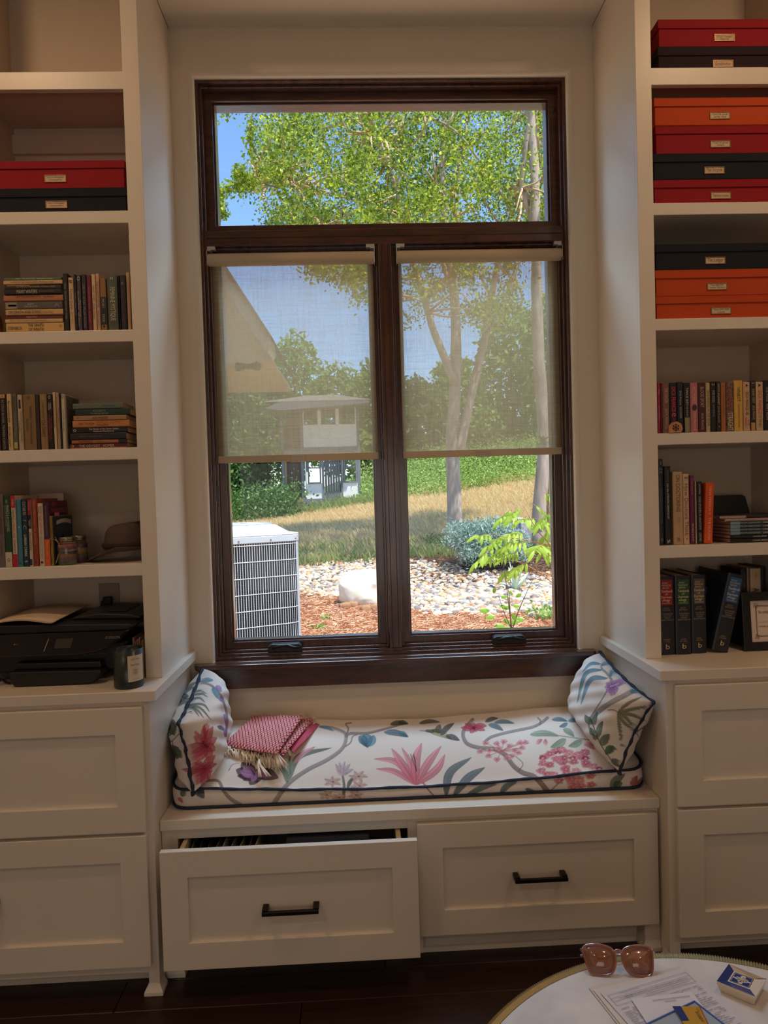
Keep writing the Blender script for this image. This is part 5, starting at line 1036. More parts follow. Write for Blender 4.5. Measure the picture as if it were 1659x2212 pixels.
# ------------------------------------------------------------------ jars, hat, figurine
def jar(cx_, cy_, r, h, bands, lab, twine=False):
    t = thing('sand_jar', (cx_, cy_, Z5), lab, 'jar', 'sand jars on the shelf'); z = Z5+.0004
    MB().lathe([(r*.88, 0), (r, .005), (r, h*.68), (r*.93, h*.76), (r*.80, h*.80), (r*.80, h*.86)], (cx_, cy_, z), 32).obj('glass', mat('jar_glass', (225, 215, 205), .06, trans=.92, spec=.5), t, smooth=True)
    zz = z+.0015; Ht = h*.66
    for i, (f, c) in enumerate(bands):
        m = MB(); k = 28
        for ring_ in range(2):
            for j in range(k):
                a = 2*math.pi*j/k; lo = .0016*math.sin(a*2+i*1.3) if (i > 0 or ring_) else 0
                hi = .0016*math.sin(a*2+(i+1)*1.3) if i < len(bands)-1 else .0005
                m.v.append((cx_+(r-.0016)*math.cos(a), cy_+(r-.0016)*math.sin(a), zz+(hi+f*Ht if ring_ else lo)))
        m.f = [(j, (j+1) % k, k+(j+1) % k, k+j) for j in range(k)]+[tuple(range(k))[::-1], tuple(range(k, 2*k))]
        m.obj('sand_layer', cmat(c, .9), t, smooth=False); zz += f*Ht
    MB().lathe([(r*.80, h*.84), (r*.90, h*.842), (r*.90, h*.865), (r*.87, h*.875), (r*.90, h*.89), (r*.90, h*.975), (r*.86, h), (r*.6, h*.993)], (cx_, cy_, z), 32).obj('lid', mat('jar_lid_metal', (150, 138, 120), .35, metal=.9), t, smooth=True)
    if twine:
        TW = mat('twine', (196, 150, 108), .9); zt_ = z+h*.80; yy = cy_-r*.86
        MB().tube([(cx_+r*.83*math.cos(a), cy_+r*.83*math.sin(a), zt_) for a in [i*math.pi/10 for i in range(20)]], .0013, 6, close=True).obj('twine_ring', TW, t, smooth=True)
        kx = cx_-r*.72; ky = yy
        lp = [xz(127.5, 1176, ky), xz(121, 1166, ky), xz(108, 1163, ky), xz(97, 1158, ky), xz(95, 1150, ky), xz(101, 1146, ky), xz(109, 1148, ky), xz(117, 1159, ky), xz(127.5, 1176, ky)]
        MB().tube([(a, ky-.004*math.sin(i*.7), b) for i, (a, b) in enumerate(lp)], .0012, 6).obj('twine_loop', TW, t, smooth=True)
        for e_ in ([(128, 1177), (131, 1190), (125, 1205), (123, 1212), (121, 1218)], [(128, 1177), (136, 1183), (137, 1192), (133, 1198)], [(128, 1176), (133, 1170), (131, 1180), (126, 1178)]):
            MB().tube([(xz(a, b, ky)[0], ky-.002, xz(a, b, ky)[1]) for a, b in e_], .0012, 6).obj('twine_end', TW, t, smooth=True)
j1 = at(146.5, 1222, y=.034); j2 = at(174, 1217, y=.105)
jar(float(j1[0]), .034, .0288, .088, [(.20, (84, 130, 78)), (.2, (150, 120, 130)), (.13, (206, 148, 76)), (.05, (170, 140, 130)), (.16, (70, 50, 56)), (.07, (190, 190, 200)), (.13, (150, 60, 66)), (.14, (216, 110, 106))], 'sand jar with twine bow and a green bottom band', True)
jar(float(j2[0])-.003, .105, .027, .088, [(.28, (120, 50, 62)), (.2, (134, 110, 116)), (.26, (200, 160, 60)), (.08, (180, 160, 150)), (.2, (60, 52, 60))], 'sand jar with a dark red bottom band behind the twine-bowed one')
# hat
ht = thing('felt_hat', (-.9, .12, Z5), 'brown felt hat with a curved brim against the stile', 'hat')
HF = mat('brown_felt', (88, 70, 60), .95, bump=.3, scale=300); hx_, hy_ = -.916, .135
g = MB(); na, nr_ = 56, 12
def hat_r(a, q):     # brim outline: long to the open side, curled up against the stile
    ca, sa = math.cos(a), math.sin(a); rin = .072; rx = .132 if ca < 0 else .072; ry = .118
    ro = 1/math.sqrt((ca/rx)**2+(sa/ry)**2); return rin+(max(ro, rin+.003)-rin)*q
for i in range(nr_+1):
    q = i/nr_
    for j in range(na):
        a = 2*math.pi*j/na; r = hat_r(a, q); up = .040-.046*q*max(0, -math.cos(a))**1.2+.022*q*q*abs(math.sin(a))-.030*q*max(0, -math.sin(a))*(1-.55*q)
        g.v.append((hx_+r*math.cos(a), hy_+r*math.sin(a)*.92, Z5+max(.0012, up)))
for i in range(nr_):
    for j in range(na): g.f.append((i*na+j, (i+1)*na+j, (i+1)*na+(j+1) % na, i*na+(j+1) % na))
ob = g.obj('brim', HF, ht, smooth=True); s_ = ob.modifiers.new('s', 'SOLIDIFY'); s_.thickness = .003; s_.offset = 1
g = MB(); prof = [(.073, .036), (.0735, .060), (.071, .085), (.067, .104), (.058, .119), (.042, .124), (.02, .116), (.002, .113)]
for i, (r, z) in enumerate(prof):
    for j in range(na): a = 2*math.pi*j/na; dent = .008*max(0, math.cos(2*a))*(i > 3); g.v.append((hx_+r*math.cos(a), hy_+r*1.12*math.sin(a), Z5+z-dent+(.006 if z > .1 else 0)*math.cos(a)))
for i in range(len(prof)-1):
    for j in range(na): g.f.append((i*na+j, i*na+(j+1) % na, (i+1)*na+(j+1) % na, (i+1)*na+j))
g.obj('crown', HF, ht, smooth=True)
MB().tube([(hx_+.0755*math.cos(a), hy_+.0845*math.sin(a), Z5+.052) for a in [i*math.pi/20 for i in range(40)]], .0095, 6, close=True, flat=1.0, upv=(0, 0, 1)).xf(Matrix.Translation((hx_, hy_, 0)) @ Matrix.Diagonal((.965, .965, 1, 1)) @ Matrix.Translation((-hx_, -hy_, 0))).obj('hat_band', mat('hat_band_dark', (52, 38, 34), .9), ht, smooth=True)
# carved figurine at the picture edge
fg = thing('carved_figurine', (-1.29, .04, Z3), 'brown carved figurine beside the flat stack with the green paperback', 'figurine')
WD = mat('carved_brown_wood', (104, 50, 32), .4, bump=.5, scale=90)
m = MB(); m.lathe([(.020, 0), (.0245, .01), (.026, .03), (.024, .048), (.019, .06), (.012, .070), (.016, .076), (.0155, .085), (.006, .092)], (-1.2725, .034, Z3+.0004), 22); m.obj('body', WD, fg, smooth=True)
for k in range(5):
    a = -2.2+k*.35; m = MB(); m.tube([(-1.2725+.0245*math.cos(a), .034+.0245*math.sin(a), Z3+.012), (-1.2725+.027*math.cos(a+.1), .034+.027*math.sin(a+.1), Z3+.03), (-1.2725+.024*math.cos(a), .034+.024*math.sin(a), Z3+.05)], [.0015, .004, .0015], 6); m.obj('carved_leaf', WD, fg, smooth=True)

# ------------------------------------------------------------------ round table and what lies on it
TZ = .45; tc_ = (.445, -1.272); TR_ = .505
tb = thing('round_table', (tc_[0], tc_[1], FZ), 'round marble-topped coffee table with a ribbed gold rim', 'table')
marble = mat('white_marble', (214, 206, 203), .18, vary=.14, vscale=9, spec=.5)
MB().lathe([(TR_-.021, -.02), (TR_-.021, -.0012), (TR_-.022, 0)], (tc_[0], tc_[1], TZ), 128).obj('marble_top', marble, tb)
gm = mat('antique_gold', (172, 154, 112), .42, metal=.8, bump=.2, scale=80)
m = MB(); nn_ = 1200; prof = [(TR_-.0208, -.03), (TR_-.0208, .0015), (TR_-.010, .0032), (TR_-.002, .0), (TR_, -.008), (TR_, -.026), (TR_-.004, -.030)]
for i, (r, z) in enumerate(prof):
    for j in range(nn_): a = 2*math.pi*j/nn_; k = (.0024 if j % 2 < 1 else 0) if 1 <= i <= 5 else 0; m.v.append((tc_[0]+(r-(k if i > 2 else 0))*math.cos(a), tc_[1]+(r-(k if i > 2 else 0))*math.sin(a), TZ+z-(k if i in (1, 2, 3) else 0)))
for i in range(len(prof)):
    for j in range(nn_): i2 = (i+1) % len(prof); m.f.append((i*nn_+j, i2*nn_+j, i2*nn_+(j+1) % nn_, i*nn_+(j+1) % nn_))
m.obj('ribbed_rim', gm, tb)
MB().lathe([(.05, 0), (.24, 0), (.25, .012), (.06, .03), (.045, .1), (.045, .40), (.10, .462), (.30, .4745)], (tc_[0], tc_[1], FZ+.0005), 48).obj('pedestal', gm, tb, smooth=True)
def sheet(c, name, m, lab, cat, grp=None, th=.0006, n=8, curl=0.0, zadd=0):
    """c: four corners TL TR BR BL"""
    P = [Vector([float(v) for v in p]) for p in c]; g = MB()
    for lay in (0, 1):
        for i in range(n+1):
            for j in range(n+1):
                u, v = i/n, j/n; p = P[0]*(1-u)*(1-v)+P[1]*u*(1-v)+P[2]*u*v+P[3]*(1-u)*v; p.z += zadd+curl*((2*u-1)**2*(1-v)*.6+.2*math.sin(u*5+v*3))*.5+(th if lay == 0 else 0); g.v.append(tuple(p))
    q = (n+1)**2
    for i in range(n):
        for j in range(n): a = i*(n+1)+j; g.f.append((a, a+n+1, a+n+2, a+1)[::-1]); g.f.append((q+a, q+a+n+1, q+a+n+2, q+a+1))
    o = g.obj(name, m, None, smooth=True); props(o, lab, cat, grp); return o, P
def T(px, py, dz=0): return at(px, py, z=TZ+dz)
def rect(p0, p1, length):
    """two upper corners, third side runs towards the viewer"""
    a, b = Vector([float(v) for v in p0]), Vector([float(v) for v in p1]); w = (b-a); n_ = Vector((w.y, -w.x, 0)).normalized()*length
    return [a, b, b+n_, a+n_]
WP = cmat((206, 196, 196), .8); GP = 'papers on the round table'
c = rect(T(1271.7, 2136), T(1467, 2088.7), .279); sheet(c, 'paper_sheet', cmat((204, 188, 176), .8), 'cream sheet lowest in the papers on the round table', 'paper', GP, zadd=.0006, curl=.003)
c = [v+Vector((.006, -.008, 0)) for v in c]; sheet(c, 'paper_sheet', cmat((210, 196, 186), .8), 'cream sheet just above the lowest paper on the round table', 'paper', GP, zadd=.0025, curl=.003)
cA = rect(T(1297, 2151), T(1480.5, 2096), .279); o, P = sheet(cA, 'printed_form', WP, 'white printed form with boxed lines, on the cream papers', 'paper', GP, zadd=.0048, curl=.002)
ex = (P[1]-P[0]).normalized(); ey = (P[3]-P[0]).normalized(); lz = Vector((0, 0, TZ+.0074)); ink2 = cmat((120, 116, 128), .8); ink3 = cmat((96, 92, 108), .8)
def bar(mb, u0, u1, v, h=.0011): 
    p = Vector((P[0].x, P[0].y, 0))+lz; a = p+ex*u0+ey*v; b = p+ex*u1+ey*v; mb.add([a, b, b+ey*h, a+ey*h], [(3, 2, 1, 0)])
mb = MB(); wd = (P[1]-P[0]).length; rn = random.Random(9)
for v in (.012, .0215, .030, .040): bar(mb, .008, wd-.010, v, .0006)
for u in (.008, wd-.0106): a = Vector((P[0].x, P[0].y, 0))+lz+ex*u+ey*.012; mb.add([a, a+ex*.0006, a+ex*.0006+ey*.028, a+ey*.028], [(3, 2, 1, 0)])
for r in range(44):
    v = .050+r*.0049; u = .01
    while u < wd-.02: l_ = rn.uniform(.008, .03); (rn.random() < .8) and bar(mb, u, min(u+l_, wd-.012), v, .0010); u += l_+.003
mb.obj('printed_lines', ink2, o)
for s, u, v, w_, h_ in (('Transaction Summary', .055, .0105+.005, .05, .0034), ('STATEMENT OF BENEFITS PAYABLE TO SUBSCRIBER OR PATIENT', .11, .0265, .15, .0032), ('REF  U.D. N 10', .04, .0265, .03, .0028), ('PLEASE SEE REVERSE FOR MORE INFORMATION', .13, .036, .11, .0026)):
    p = Vector((P[0].x, P[0].y, 0))+lz+ex*u+ey*v; text(s, o, p, -ex, ey, w_, h_, ink3, lift=.0003)
cB = rect(T(1363.4, 2167.5), T(1494, 2151.5), .12); o, P = sheet(cB, 'note_card', cmat((214, 206, 206), .8), 'blank-looking white note lying over the printed form', 'paper', GP, zadd=.0085)
ex = (P[1]-P[0]).normalized(); ey = (P[3]-P[0]).normalized(); q = P[0]+ex*.075+ey*.012; q.z = TZ+.0102
text('PREVIEW SELECTED NEW LOOK FEATURES DATED', o, q, -ex, ey, .075, .003, ink3, lift=.0003); q = P[0]+ex*.07+ey*.018; q.z = TZ+.0102; text('ORIGINAL', o, q, -ex, ey, .024, .003, ink3, lift=.0003)
cC = [T(1500, 2166, .01), T(1580, 2228, .01), T(1480, 2262, .01), T(1383, 2222, .01)]
o, P = sheet(cC, 'card_sleeve', mat('sleeve_plastic', (186, 192, 200), .15, trans=.3), 'clear plastic sleeve with a blue edge under the gold card', 'sleeve', zadd=.0012)
m = MB()
for a, b in ((P[0], P[1]), (P[0], P[3])): m.tube([a+Vector((0, 0, .0022)), b+Vector((0, 0, .0022))], .0019, 6)
m.obj('blue_edge', mat('sleeve_blue', (74, 104, 172), .3), o)
g0 = [T(1452.5, 2176, .014), T(1511.5, 2175.5, .014), T(1534, 2222, .014), T(1484, 2224, .014)]
o, P = sheet(g0, 'gold_card', mat('card_gold', (190, 140, 48), .3), 'gold and blue plastic card lying on the clear sleeve', 'card', th=.0009, zadd=.0008)
def quad(par, us, m, dz):
    g = []; 
    for u, v in us: p = P[0]*(1-u)*(1-v)+P[1]*u*(1-v)+P[2]*u*v+P[3]*(1-u)*v; g.append((p.x, p.y, TZ+.014+dz))
    return MB().add(g, [(0, 1, 2, 3)[::-1]]).obj('card_panel', m, par)
quad(o, ((0, 0), (.30, 0), (.30, .66), (0, .66)), cmat((30, 52, 112), .3), .0024); quad(o, ((.97, 0), (1, 0), (1, 1), (.97, 1)), cmat((176, 44, 36), .3), .0024)
exc = (P[1]-P[0]).normalized(); eyc = (P[3]-P[0]).normalized()
def ct(s, u, v, w_, h_, m, r=None): p = P[0]*(1-u)*(1-v)+P[1]*u*(1-v)+P[2]*u*v+P[3]*(1-u)*v; p.z = TZ+.0166; text(s, o, p, -eyc, exc, w_, h_, m, lift=.0003)
ct('01583714', .80, .50, .024, .0065, cmat((60, 44, 24))); ct('EXP 301', .86, .2, .010, .003, cmat((90, 66, 30))); ct('AARP\nMEMBER CARD', .15, .40, .018, .006, cmat((220, 215, 210)))
# glazed dish
dc = [at(*q, z=TZ+.021) for q in ((1574.5, 2082), (1655.5, 2115), (1632.5, 2153.5), (1548, 2119))]; ic = [at(*q, z=TZ+.013) for q in ((1585.5, 2097.5), (1633, 2114.5), (1620.5, 2137.5), (1571.5, 2119.5))]
ds = thing('trinket_dish', (sum(float(p[0]) for p in dc)/4, sum(float(p[1]) for p in dc)/4, TZ), 'square blue and white glazed trinket dish on the marble top', 'dish')
cc_ = sum(np.array(p) for p in dc)/4; base = [cc_+(np.array(p)-cc_)*.86 for p in dc]; base = [(p[0], p[1], TZ+.0006) for p in base]; CRM = mat('dish_glaze', (222, 206, 184), .22); BLG = mat('dish_blue_glaze', (34, 58, 128), .18)
m = MB(); lip = [(p[0], p[1], TZ+.016) for p in dc]; m.add(base+lip+[tuple(p) for p in dc]+[tuple(p) for p in ic], [(3, 2, 1, 0)]+[(i, (i+1) % 4, 4+(i+1) % 4, 4+i) for i in range(4)]+[(4+i, 4+(i+1) % 4, 8+(i+1) % 4, 8+i) for i in range(4)]+[(8+i, 8+(i+1) % 4, 12+(i+1) % 4, 12+i) for i in (0, 1)]+[(12, 13, 14, 15)]); m.obj('dish_body', CRM, ds)
m = MB(); m.add([tuple(p) for p in dc]+[tuple(p) for p in ic], [(3, 0, 4, 7), (2, 3, 7, 6)]); m.obj('blue_rim', BLG, ds)
def dp(u, v, dz=.0004): a, b, c_, d = [np.array(p) for p in ic]; p = a*(1-u)*(1-v)+b*u*(1-v)+c_*u*v+d*(1-u)*v; return (p[0], p[1], p[2]+dz)
m = MB()
for a, b in (((.08, .1), (.92, .1)), ((.92, .1), (.92, .9)), ((.92, .9), (.08, .9)), ((.08, .9), (.08, .1))): m.tube([dp(*a), dp(*b)], .0006, 4)
m.tube([tuple(dc[1]), tuple(ic[1])], .0007, 4)
for su in (0, 1):
    for sv in (0, 1): U = lambda u, v: dp(u if su == 0 else 1-u, v if sv == 0 else 1-v); m.add([U(.12, .15), U(.42, .15), U(.42, .26), U(.30, .36), U(.22, .45), U(.12, .45)], [(0, 1, 2, 3, 4, 5) if su != sv else (5, 4, 3, 2, 1, 0)])
for k in range(8): a = k*math.pi/4; m.tube([dp(.5+.03*math.cos(a), .5+.03*math.sin(a), .0007), dp(.5+.24*math.cos(a+.1), .5+.24*math.sin(a+.1), .0007)], .0005, 4)
m.obj('blue_motif', BLG, ds)
m = MB()
for k in range(8): a = k*math.pi/4+.4; m.tube([dp(.5, .5, .0008), dp(.5+.17*math.cos(a), .5+.17*math.sin(a), .0008), dp(.5+.30*math.cos(a), .5+.30*math.sin(a), .0008)], [.0004, .0012, .0004], 5)
m.obj('flower_motif', CRM, ds)
# sunglasses: lens plane leans back towards the bench
sg_ = thing('sunglasses', (.39, -.80, TZ), 'rose tinted translucent sunglasses on the table rim', 'sunglasses')
o0 = at(1346, 2108, z=TZ+.006); o0 = Vector((float(o0[0])-.002, float(o0[1])+.004, TZ+.003)); rr0 = at(1416, 2110, z=TZ+.003); rl0 = at(1300, 2106, z=TZ+.003)
er = Vector((float(rr0[0]-rl0[0]), float(rr0[1]-rl0[1]), 0)).normalized(); eb = Vector((-er.y, er.x, 0)); eu = (Vector((0, 0, 1))*.80+eb*.60).normalized(); en = er.cross(eu)
FRM = mat('rose_acetate', (176, 110, 96), .12, trans=.55); LNS = mat('rose_lens', (196, 132, 108), .04, trans=.75, coat=1.0)
def G(u, v, d=0): return o0+er*u+eu*(v)+en*d
for s in (-1, 1):
    out_ = [(.007, .038), (.016, .048), (.040, .053), (.062, .051), (.069, .044), (.068, .028), (.064, .010), (.057, .002), (.040, .000), (.022, .002), (.012, .011), (.007, .026)]
    pts = [G(s*a, b, -.004*(a/.07)**2) for a, b in crom(out_+[out_[0]], 4)[:-1]]
    fr = MB().tube(pts, .0024, 8, close=True).obj('rim', FRM, sg_, smooth=True)
    m = MB(); c0 = G(s*.038, .028, -.0005); m.v = [tuple(c0)]+[tuple(p) for p in pts]; k = len(pts); m.f = [(0, 1+i, 1+(i+1) % k) if s > 0 else (0, 1+(i+1) % k, 1+i) for i in range(k)]; l_ = m.obj('lens', LNS, sg_, smooth=True); sm = l_.modifiers.new('s', 'SOLIDIFY'); sm.thickness = .0014
    # temple folded behind the lenses
    m = MB(); m.tube([G(s*.069, .047, -.003), G(s*.073, .044, -.008), G(s*.066, .036, -.014)], [.003, .0035, .003], 7); m.obj('hinge', FRM, sg_, smooth=True)
    tz_ = TZ+.004+(.002 if s > 0 else .006)
    a = G(s*.066, .036, -.014); b = a+eb*.012-er*s*.05; b.z = max(TZ+.006, a.z*.6+tz_*.4); e = a+eb*(.022 if s > 0 else .03)-er*s*.125; e.z = tz_; e2 = e-er*s*.012; e2.z = TZ+.004
    MB().tube([a, b, e, e2], [.0022, .002, .0028, .0032], 7).obj('temple', FRM, sg_, smooth=True)
MB().tube([G(-.008, .041), G(-.003, .044), G(.003, .044), G(.008, .041)], .0024, 8).obj('bridge', FRM, sg_, smooth=True)
for s in (-1, 1): MB().tube([G(s*.009, .030, -.001), G(s*.0075, .024, -.006), G(s*.011, .016, -.007)], [.0012, .003, .0015], 6).obj('nose_pad', FRM, sg_, smooth=True)
# ------------------------------------------------------------------ garden terrain
def sm(a, b, t): q = np.clip((t-a)/(b-a), 0, 1); return q*q*(3-2*q)
def gz(x, y):
    x = np.asarray(x, float); y = np.asarray(y, float); d = y+2.18
    s = np.interp(d, [0, 8.5, 10, 12, 18, 24, 32, 60, 140], [0, 0, .05, .2, .67, 1.14, 1.7, 3.2, 6.0]); k = np.clip(1+.106*x, .35, 2.2)
    dip = -.07*np.exp(-((d-10.3)/1.0)**2)
    return -.02+s*k+dip+.02*np.sin(x*1.3+y*.7)*sm(9, 14, d)
def ground(px, py):
    d = FW+RT*(px-W/2)/CAM['f']-UP*(py-H/2)/CAM['f']; t = 3.0
    for i in range(4000):
        p = CX+d*t
        if p[2] <= gz(p[0], p[1]): break
        t += .012 if t < 20 else .05
    return p
def atd(px, py, dist): d = FW+RT*(px-W/2)/CAM['f']-UP*(py-H/2)/CAM['f']; return CX+d*dist
xs = np.concatenate([np.linspace(-60, -10, 20), np.linspace(-9.5, 12, 110), np.linspace(13, 60, 20)]); ys = np.concatenate([np.linspace(.57, 24, 150), np.linspace(25, 130, 40)])
GX, GY = np.meshgrid(xs, ys, indexing='ij'); GZ = gz(GX, GY); idx = np.arange(GX.size).reshape(GX.shape)
Fq = np.stack([idx[:-1, :-1], idx[1:, :-1], idx[1:, 1:], idx[:-1, 1:]], -1).reshape(-1, 4)
me = npmesh('terrain', np.stack([GX, GY, GZ], -1).reshape(-1, 3), Fq)
gmat = bpy.data.materials.new('garden_ground'); gmat.use_nodes = True; n = gmat.node_tree; b = n.nodes['Principled BSDF']; b.inputs['Roughness'].default_value = .95; b.inputs['Specular IOR Level'].default_value = .1
tcn = n.nodes.new('ShaderNodeTexCoord'); sep = n.nodes.new('ShaderNodeSeparateXYZ'); n.links.new(tcn.outputs['Object'], sep.inputs[0])
nz = n.nodes.new('ShaderNodeTexNoise'); nz.inputs['Scale'].default_value = 2.2; nz.inputs['Detail'].default_value = 8; n.links.new(tcn.outputs['Object'], nz.inputs[0])
nf = n.nodes.new('ShaderNodeTexNoise'); nf.inputs['Scale'].default_value = 40; nf.inputs['Detail'].default_value = 6; n.links.new(tcn.outputs['Object'], nf.inputs[0])
def mth(op, a, b=0.0):
    m = n.nodes.new('ShaderNodeMath'); m.operation = op
    for i, v in enumerate((a, b)):
        if isinstance(v, (int, float)): m.inputs[i].default_value = v
        else: n.links.new(v, m.inputs[i])
    return m.outputs[0]
yy = mth('ADD', sep.outputs[1], mth('MULTIPLY', mth('SUBTRACT', nz.outputs[0], .5), 1.2))
r1 = n.nodes.new('ShaderNodeValToRGB'); rp = n.nodes.new('ShaderNodeMapRange'); rp.inputs[1].default_value = 0; rp.inputs[2].default_value = 40; n.links.new(yy, rp.inputs[0]); n.links.new(rp.outputs[0], r1.inputs[0])
cr = r1.color_ramp; cr.elements[0].position = 0; cr.elements[0].color = (*lin((226, 178, 142)), 1); cr.elements[1].position = 1; cr.elements[1].color = (*lin((110, 140, 70)), 1)
for p_, c_ in ((.17, (226, 178, 142)), (.185, (150, 126, 108)), (.25, (140, 116, 96)), (.27, (206, 180, 126)), (.56, (226, 202, 150)), (.62, (120, 140, 70))): e = cr.elements.new(p_); e.color = (*lin(c_), 1)
mx = n.nodes.new('ShaderNodeMix'); mx.data_type = 'RGBA'; mx.blend_type = 'MULTIPLY'; mx.inputs[0].default_value = .6; n.links.new(r1.outputs[0], mx.inputs[6]); n.links.new(nf.outputs[0], mx.inputs[7]); n.links.new(mx.outputs[2], b.inputs['Base Color'])
o = link('garden_ground', me, gmat, None, smooth=True); o['kind'] = 'structure'

# ------------------------------------------------------------------ generators
def cloud(name, m, C, size, parent=None, kind='stuff', long=1.5, droop=.3, flat=.0, rng=RNG, shape=0, n=None, sizes=None):
    """leaf cards with depth: each leaf is a folded 4-point blade"""
    C = np.asarray(C, float); N = len(C); s = (size*(.6+.8*rng.random(N)) if sizes is None else sizes)[:, None]
    d = rng.normal(size=(N, 3)); d[:, 2] = d[:, 2]*(1-flat)-droop; d /= np.linalg.norm(d, axis=1)[:, None]
    w = np.cross(d, rng.normal(size=(N, 3))); w /= np.linalg.norm(w, axis=1)[:, None]+1e-9; nrm = np.cross(d, w)
    a = C; b_ = C+d*s*long*.5+w*s*.42+nrm*s*.12; c = C+d*s*long; e = C+d*s*long*.5-w*s*.42+nrm*s*.12
    V = np.stack([a, b_, c, e], 1).reshape(-1, 3); k = np.arange(N)[:, None]*4; F = np.concatenate([k+[[0, 1, 2]], k+[[0, 2, 3]]], 0)
    me = npmesh(name, V, F); return link(name, me, m, parent, kind=kind)
BARK = mat('smooth_grey_bark', (172, 156, 142), .85, vary=.3, vscale=2.2, stretch=(6, 6, 1), bump=.5, scale=14)
BARK2 = mat('brown_bark', (120, 100, 84), .9, bump=.6, scale=20)
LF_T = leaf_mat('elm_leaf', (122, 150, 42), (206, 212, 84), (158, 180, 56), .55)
LF_T2 = leaf_mat('elm_leaf_dark', (78, 108, 44), (140, 160, 66), (104, 132, 50), .4)  # darker leaf hue, mixed at random through the crowns
LF_D = leaf_mat('dark_leaf', (48, 84, 42), (110, 144, 76), (74, 112, 56), .35)
LF_M = leaf_mat('mid_leaf', (96, 134, 62), (164, 188, 104), (124, 160, 78), .45)
LF_Y = leaf_mat('lime_leaf', (112, 150, 66), (186, 204, 128), (146, 176, 92), .45)
LF_S = leaf_mat('silver_leaf', (120, 150, 140), (176, 196, 184), (146, 172, 160), .2)

# ------------------------------------------------------------------ shade tree with several trunks
def limb(mb, pts, r0, r1, k=6, n=8):
    L = crom(pts, k); m_ = len(L); mb.tube(L, [r0+(r1-r0)*i/(m_-1) for i in range(m_)], n); return L
DT = 12.3
def tp3(px, py, dd=DT): return atd(px, py, dd)
tw = []      # twig points for the foliage
def tree(base, limbs, lab, D0, leafpx, leafm, size, cover, seed, name='shade_tree', grp=None):
    b0 = ground(*base) if D0 is None else None
    dist = float((b0-CX)@FW) if D0 is None else D0
    t = thing(name, b0 if b0 is not None else tp3(base[0], base[1], D0), lab, 'tree', grp)
    tm = MB(); rn = random.Random(seed); tips = []
    for pts, r0, r1, dz in limbs:
        P3 = [atd(px, py, dist+dz*(i/max(1, len(pts)-1))) for i, (px, py) in enumerate(pts)]
        L = limb(tm, P3, r0, r1, 5, 8 if r0 < .06 else 12)
        if r1 < .06: tips += list(L[len(L)//3:])
    # root flare
    tr = tm.obj('trunk', BARK, t, smooth=True)
    br = MB(); R_ = np.random.default_rng(seed); tgt = []
    for i in range(cover[0]):
        px, py = cover[1](R_); q = atd(px, py, dist+(R_.uniform(.25, 1.8) if R_.random() < (.9 if px > 1085 else .72 if px > 800 else .5) else R_.uniform(-3.4, .1))); tgt.append(q)
        s = min(tips, key=lambda p: np.linalg.norm(p-q)); mid = (s+q)/2+R_.normal(size=3)*.15
        if i % 2 == 0: br.tube(crom([s, mid, q], 3), [.030, .025, .020, .015, .011, .008, .005][:len(crom([s, mid, q], 3))], 5)
    if br.v: br.obj('branches', mat('tan_twig', (196, 164, 138), .85), t, smooth=True, kind='stuff')
    C = []
    for q in tgt: k = cover[2]; C.append(q+R_.normal(size=(k, 3))*np.array(cover[3]))
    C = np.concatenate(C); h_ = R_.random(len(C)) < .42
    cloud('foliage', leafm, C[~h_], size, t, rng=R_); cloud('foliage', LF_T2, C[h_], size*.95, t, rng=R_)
    return t
def region1(R):
    while True:
        px, py = R.uniform(455, 1260), R.uniform(150, 500)
        edge = np.interp(py, [150, 222, 235, 255, 300, 340, 385, 420, 450, 500], [470, 540, 545, 560, 552, 548, 520, 500, 560, 566])
        if px > edge+8 and R.random() < (1 if px < 1000 else .5): return px, py
limbs1 = [
 ([(984, 1178), (982, 1120), (980, 1040), (976, 960), (982, 860), (985, 760), (984, 690), (978, 600), (966, 520), (958, 440), (955, 350), (962, 220)], .165, .05, .3),
 ([(992, 980), (1008, 900), (1026, 820), (1045, 740), (1062, 640), (1078, 560), (1100, 480), (1120, 400), (1150, 300)], .10, .035, .6),
 ([(1048, 730), (1075, 680), (1100, 620), (1125, 560), (1160, 500), (1200, 440)], .05, .02, .8),
 ([(982, 830), (955, 760), (935, 710), (918, 650), (900, 590), (880, 520), (860, 420), (830, 330), (800, 250)], .085, .03, -.6),
 ([(972, 620), (955, 560), (945, 500), (948, 440), (935, 330)], .05, .02, -.4),
 ([(985, 580), (990, 500), (985, 400), (1005, 300), (1010, 200)], .05, .018, .9),
 ([(958, 640), (925, 655), (895, 645)], .03, .015, 0),
 ([(1060, 640), (1020, 560), (985, 470), (930, 380), (880, 330), (800, 290)], .03, .012, -1.0),
 ([(860, 420), (800, 440), (740, 425), (690, 410), (640, 400), (560, 395)], .028, .010, -1.2),
 ([(865, 470), (800, 450), (740, 470), (700, 490)], .028, .012, -.5),
 ([(1110, 460), (1070, 400), (1030, 340), (980, 280), (900, 240)], .036, .014, -.8),
 ([(1090, 500), (1050, 440), (1020, 380), (960, 330)], .03, .012, -.3),
 ([(850, 400), (840, 340), (870, 260), (900, 200)], .03, .012, .4),
 ([(1010, 300), (1060, 280), (1110, 250), (1150, 200)], .025, .010, .5)]
def cover1(R):
    px, py = region1(R)
    if R.random() < .12:        # hanging sprays seen through the shades
        px, py = (R.uniform(670, 800), R.uniform(560, 640)) if R.random() < .4 else (R.uniform(870, 1120), R.uniform(560, 700))
        if px < 820 and py > 560+(px-670)*.75: py = 570
    return px, py
tree((984, 1172), limbs1, 'tall grey-trunked tree nearer the shrub, its leafy crown filling the upper pane', None, None, LF_T, .048, (640, cover1, 95, (.13, .16, .11)), 11)
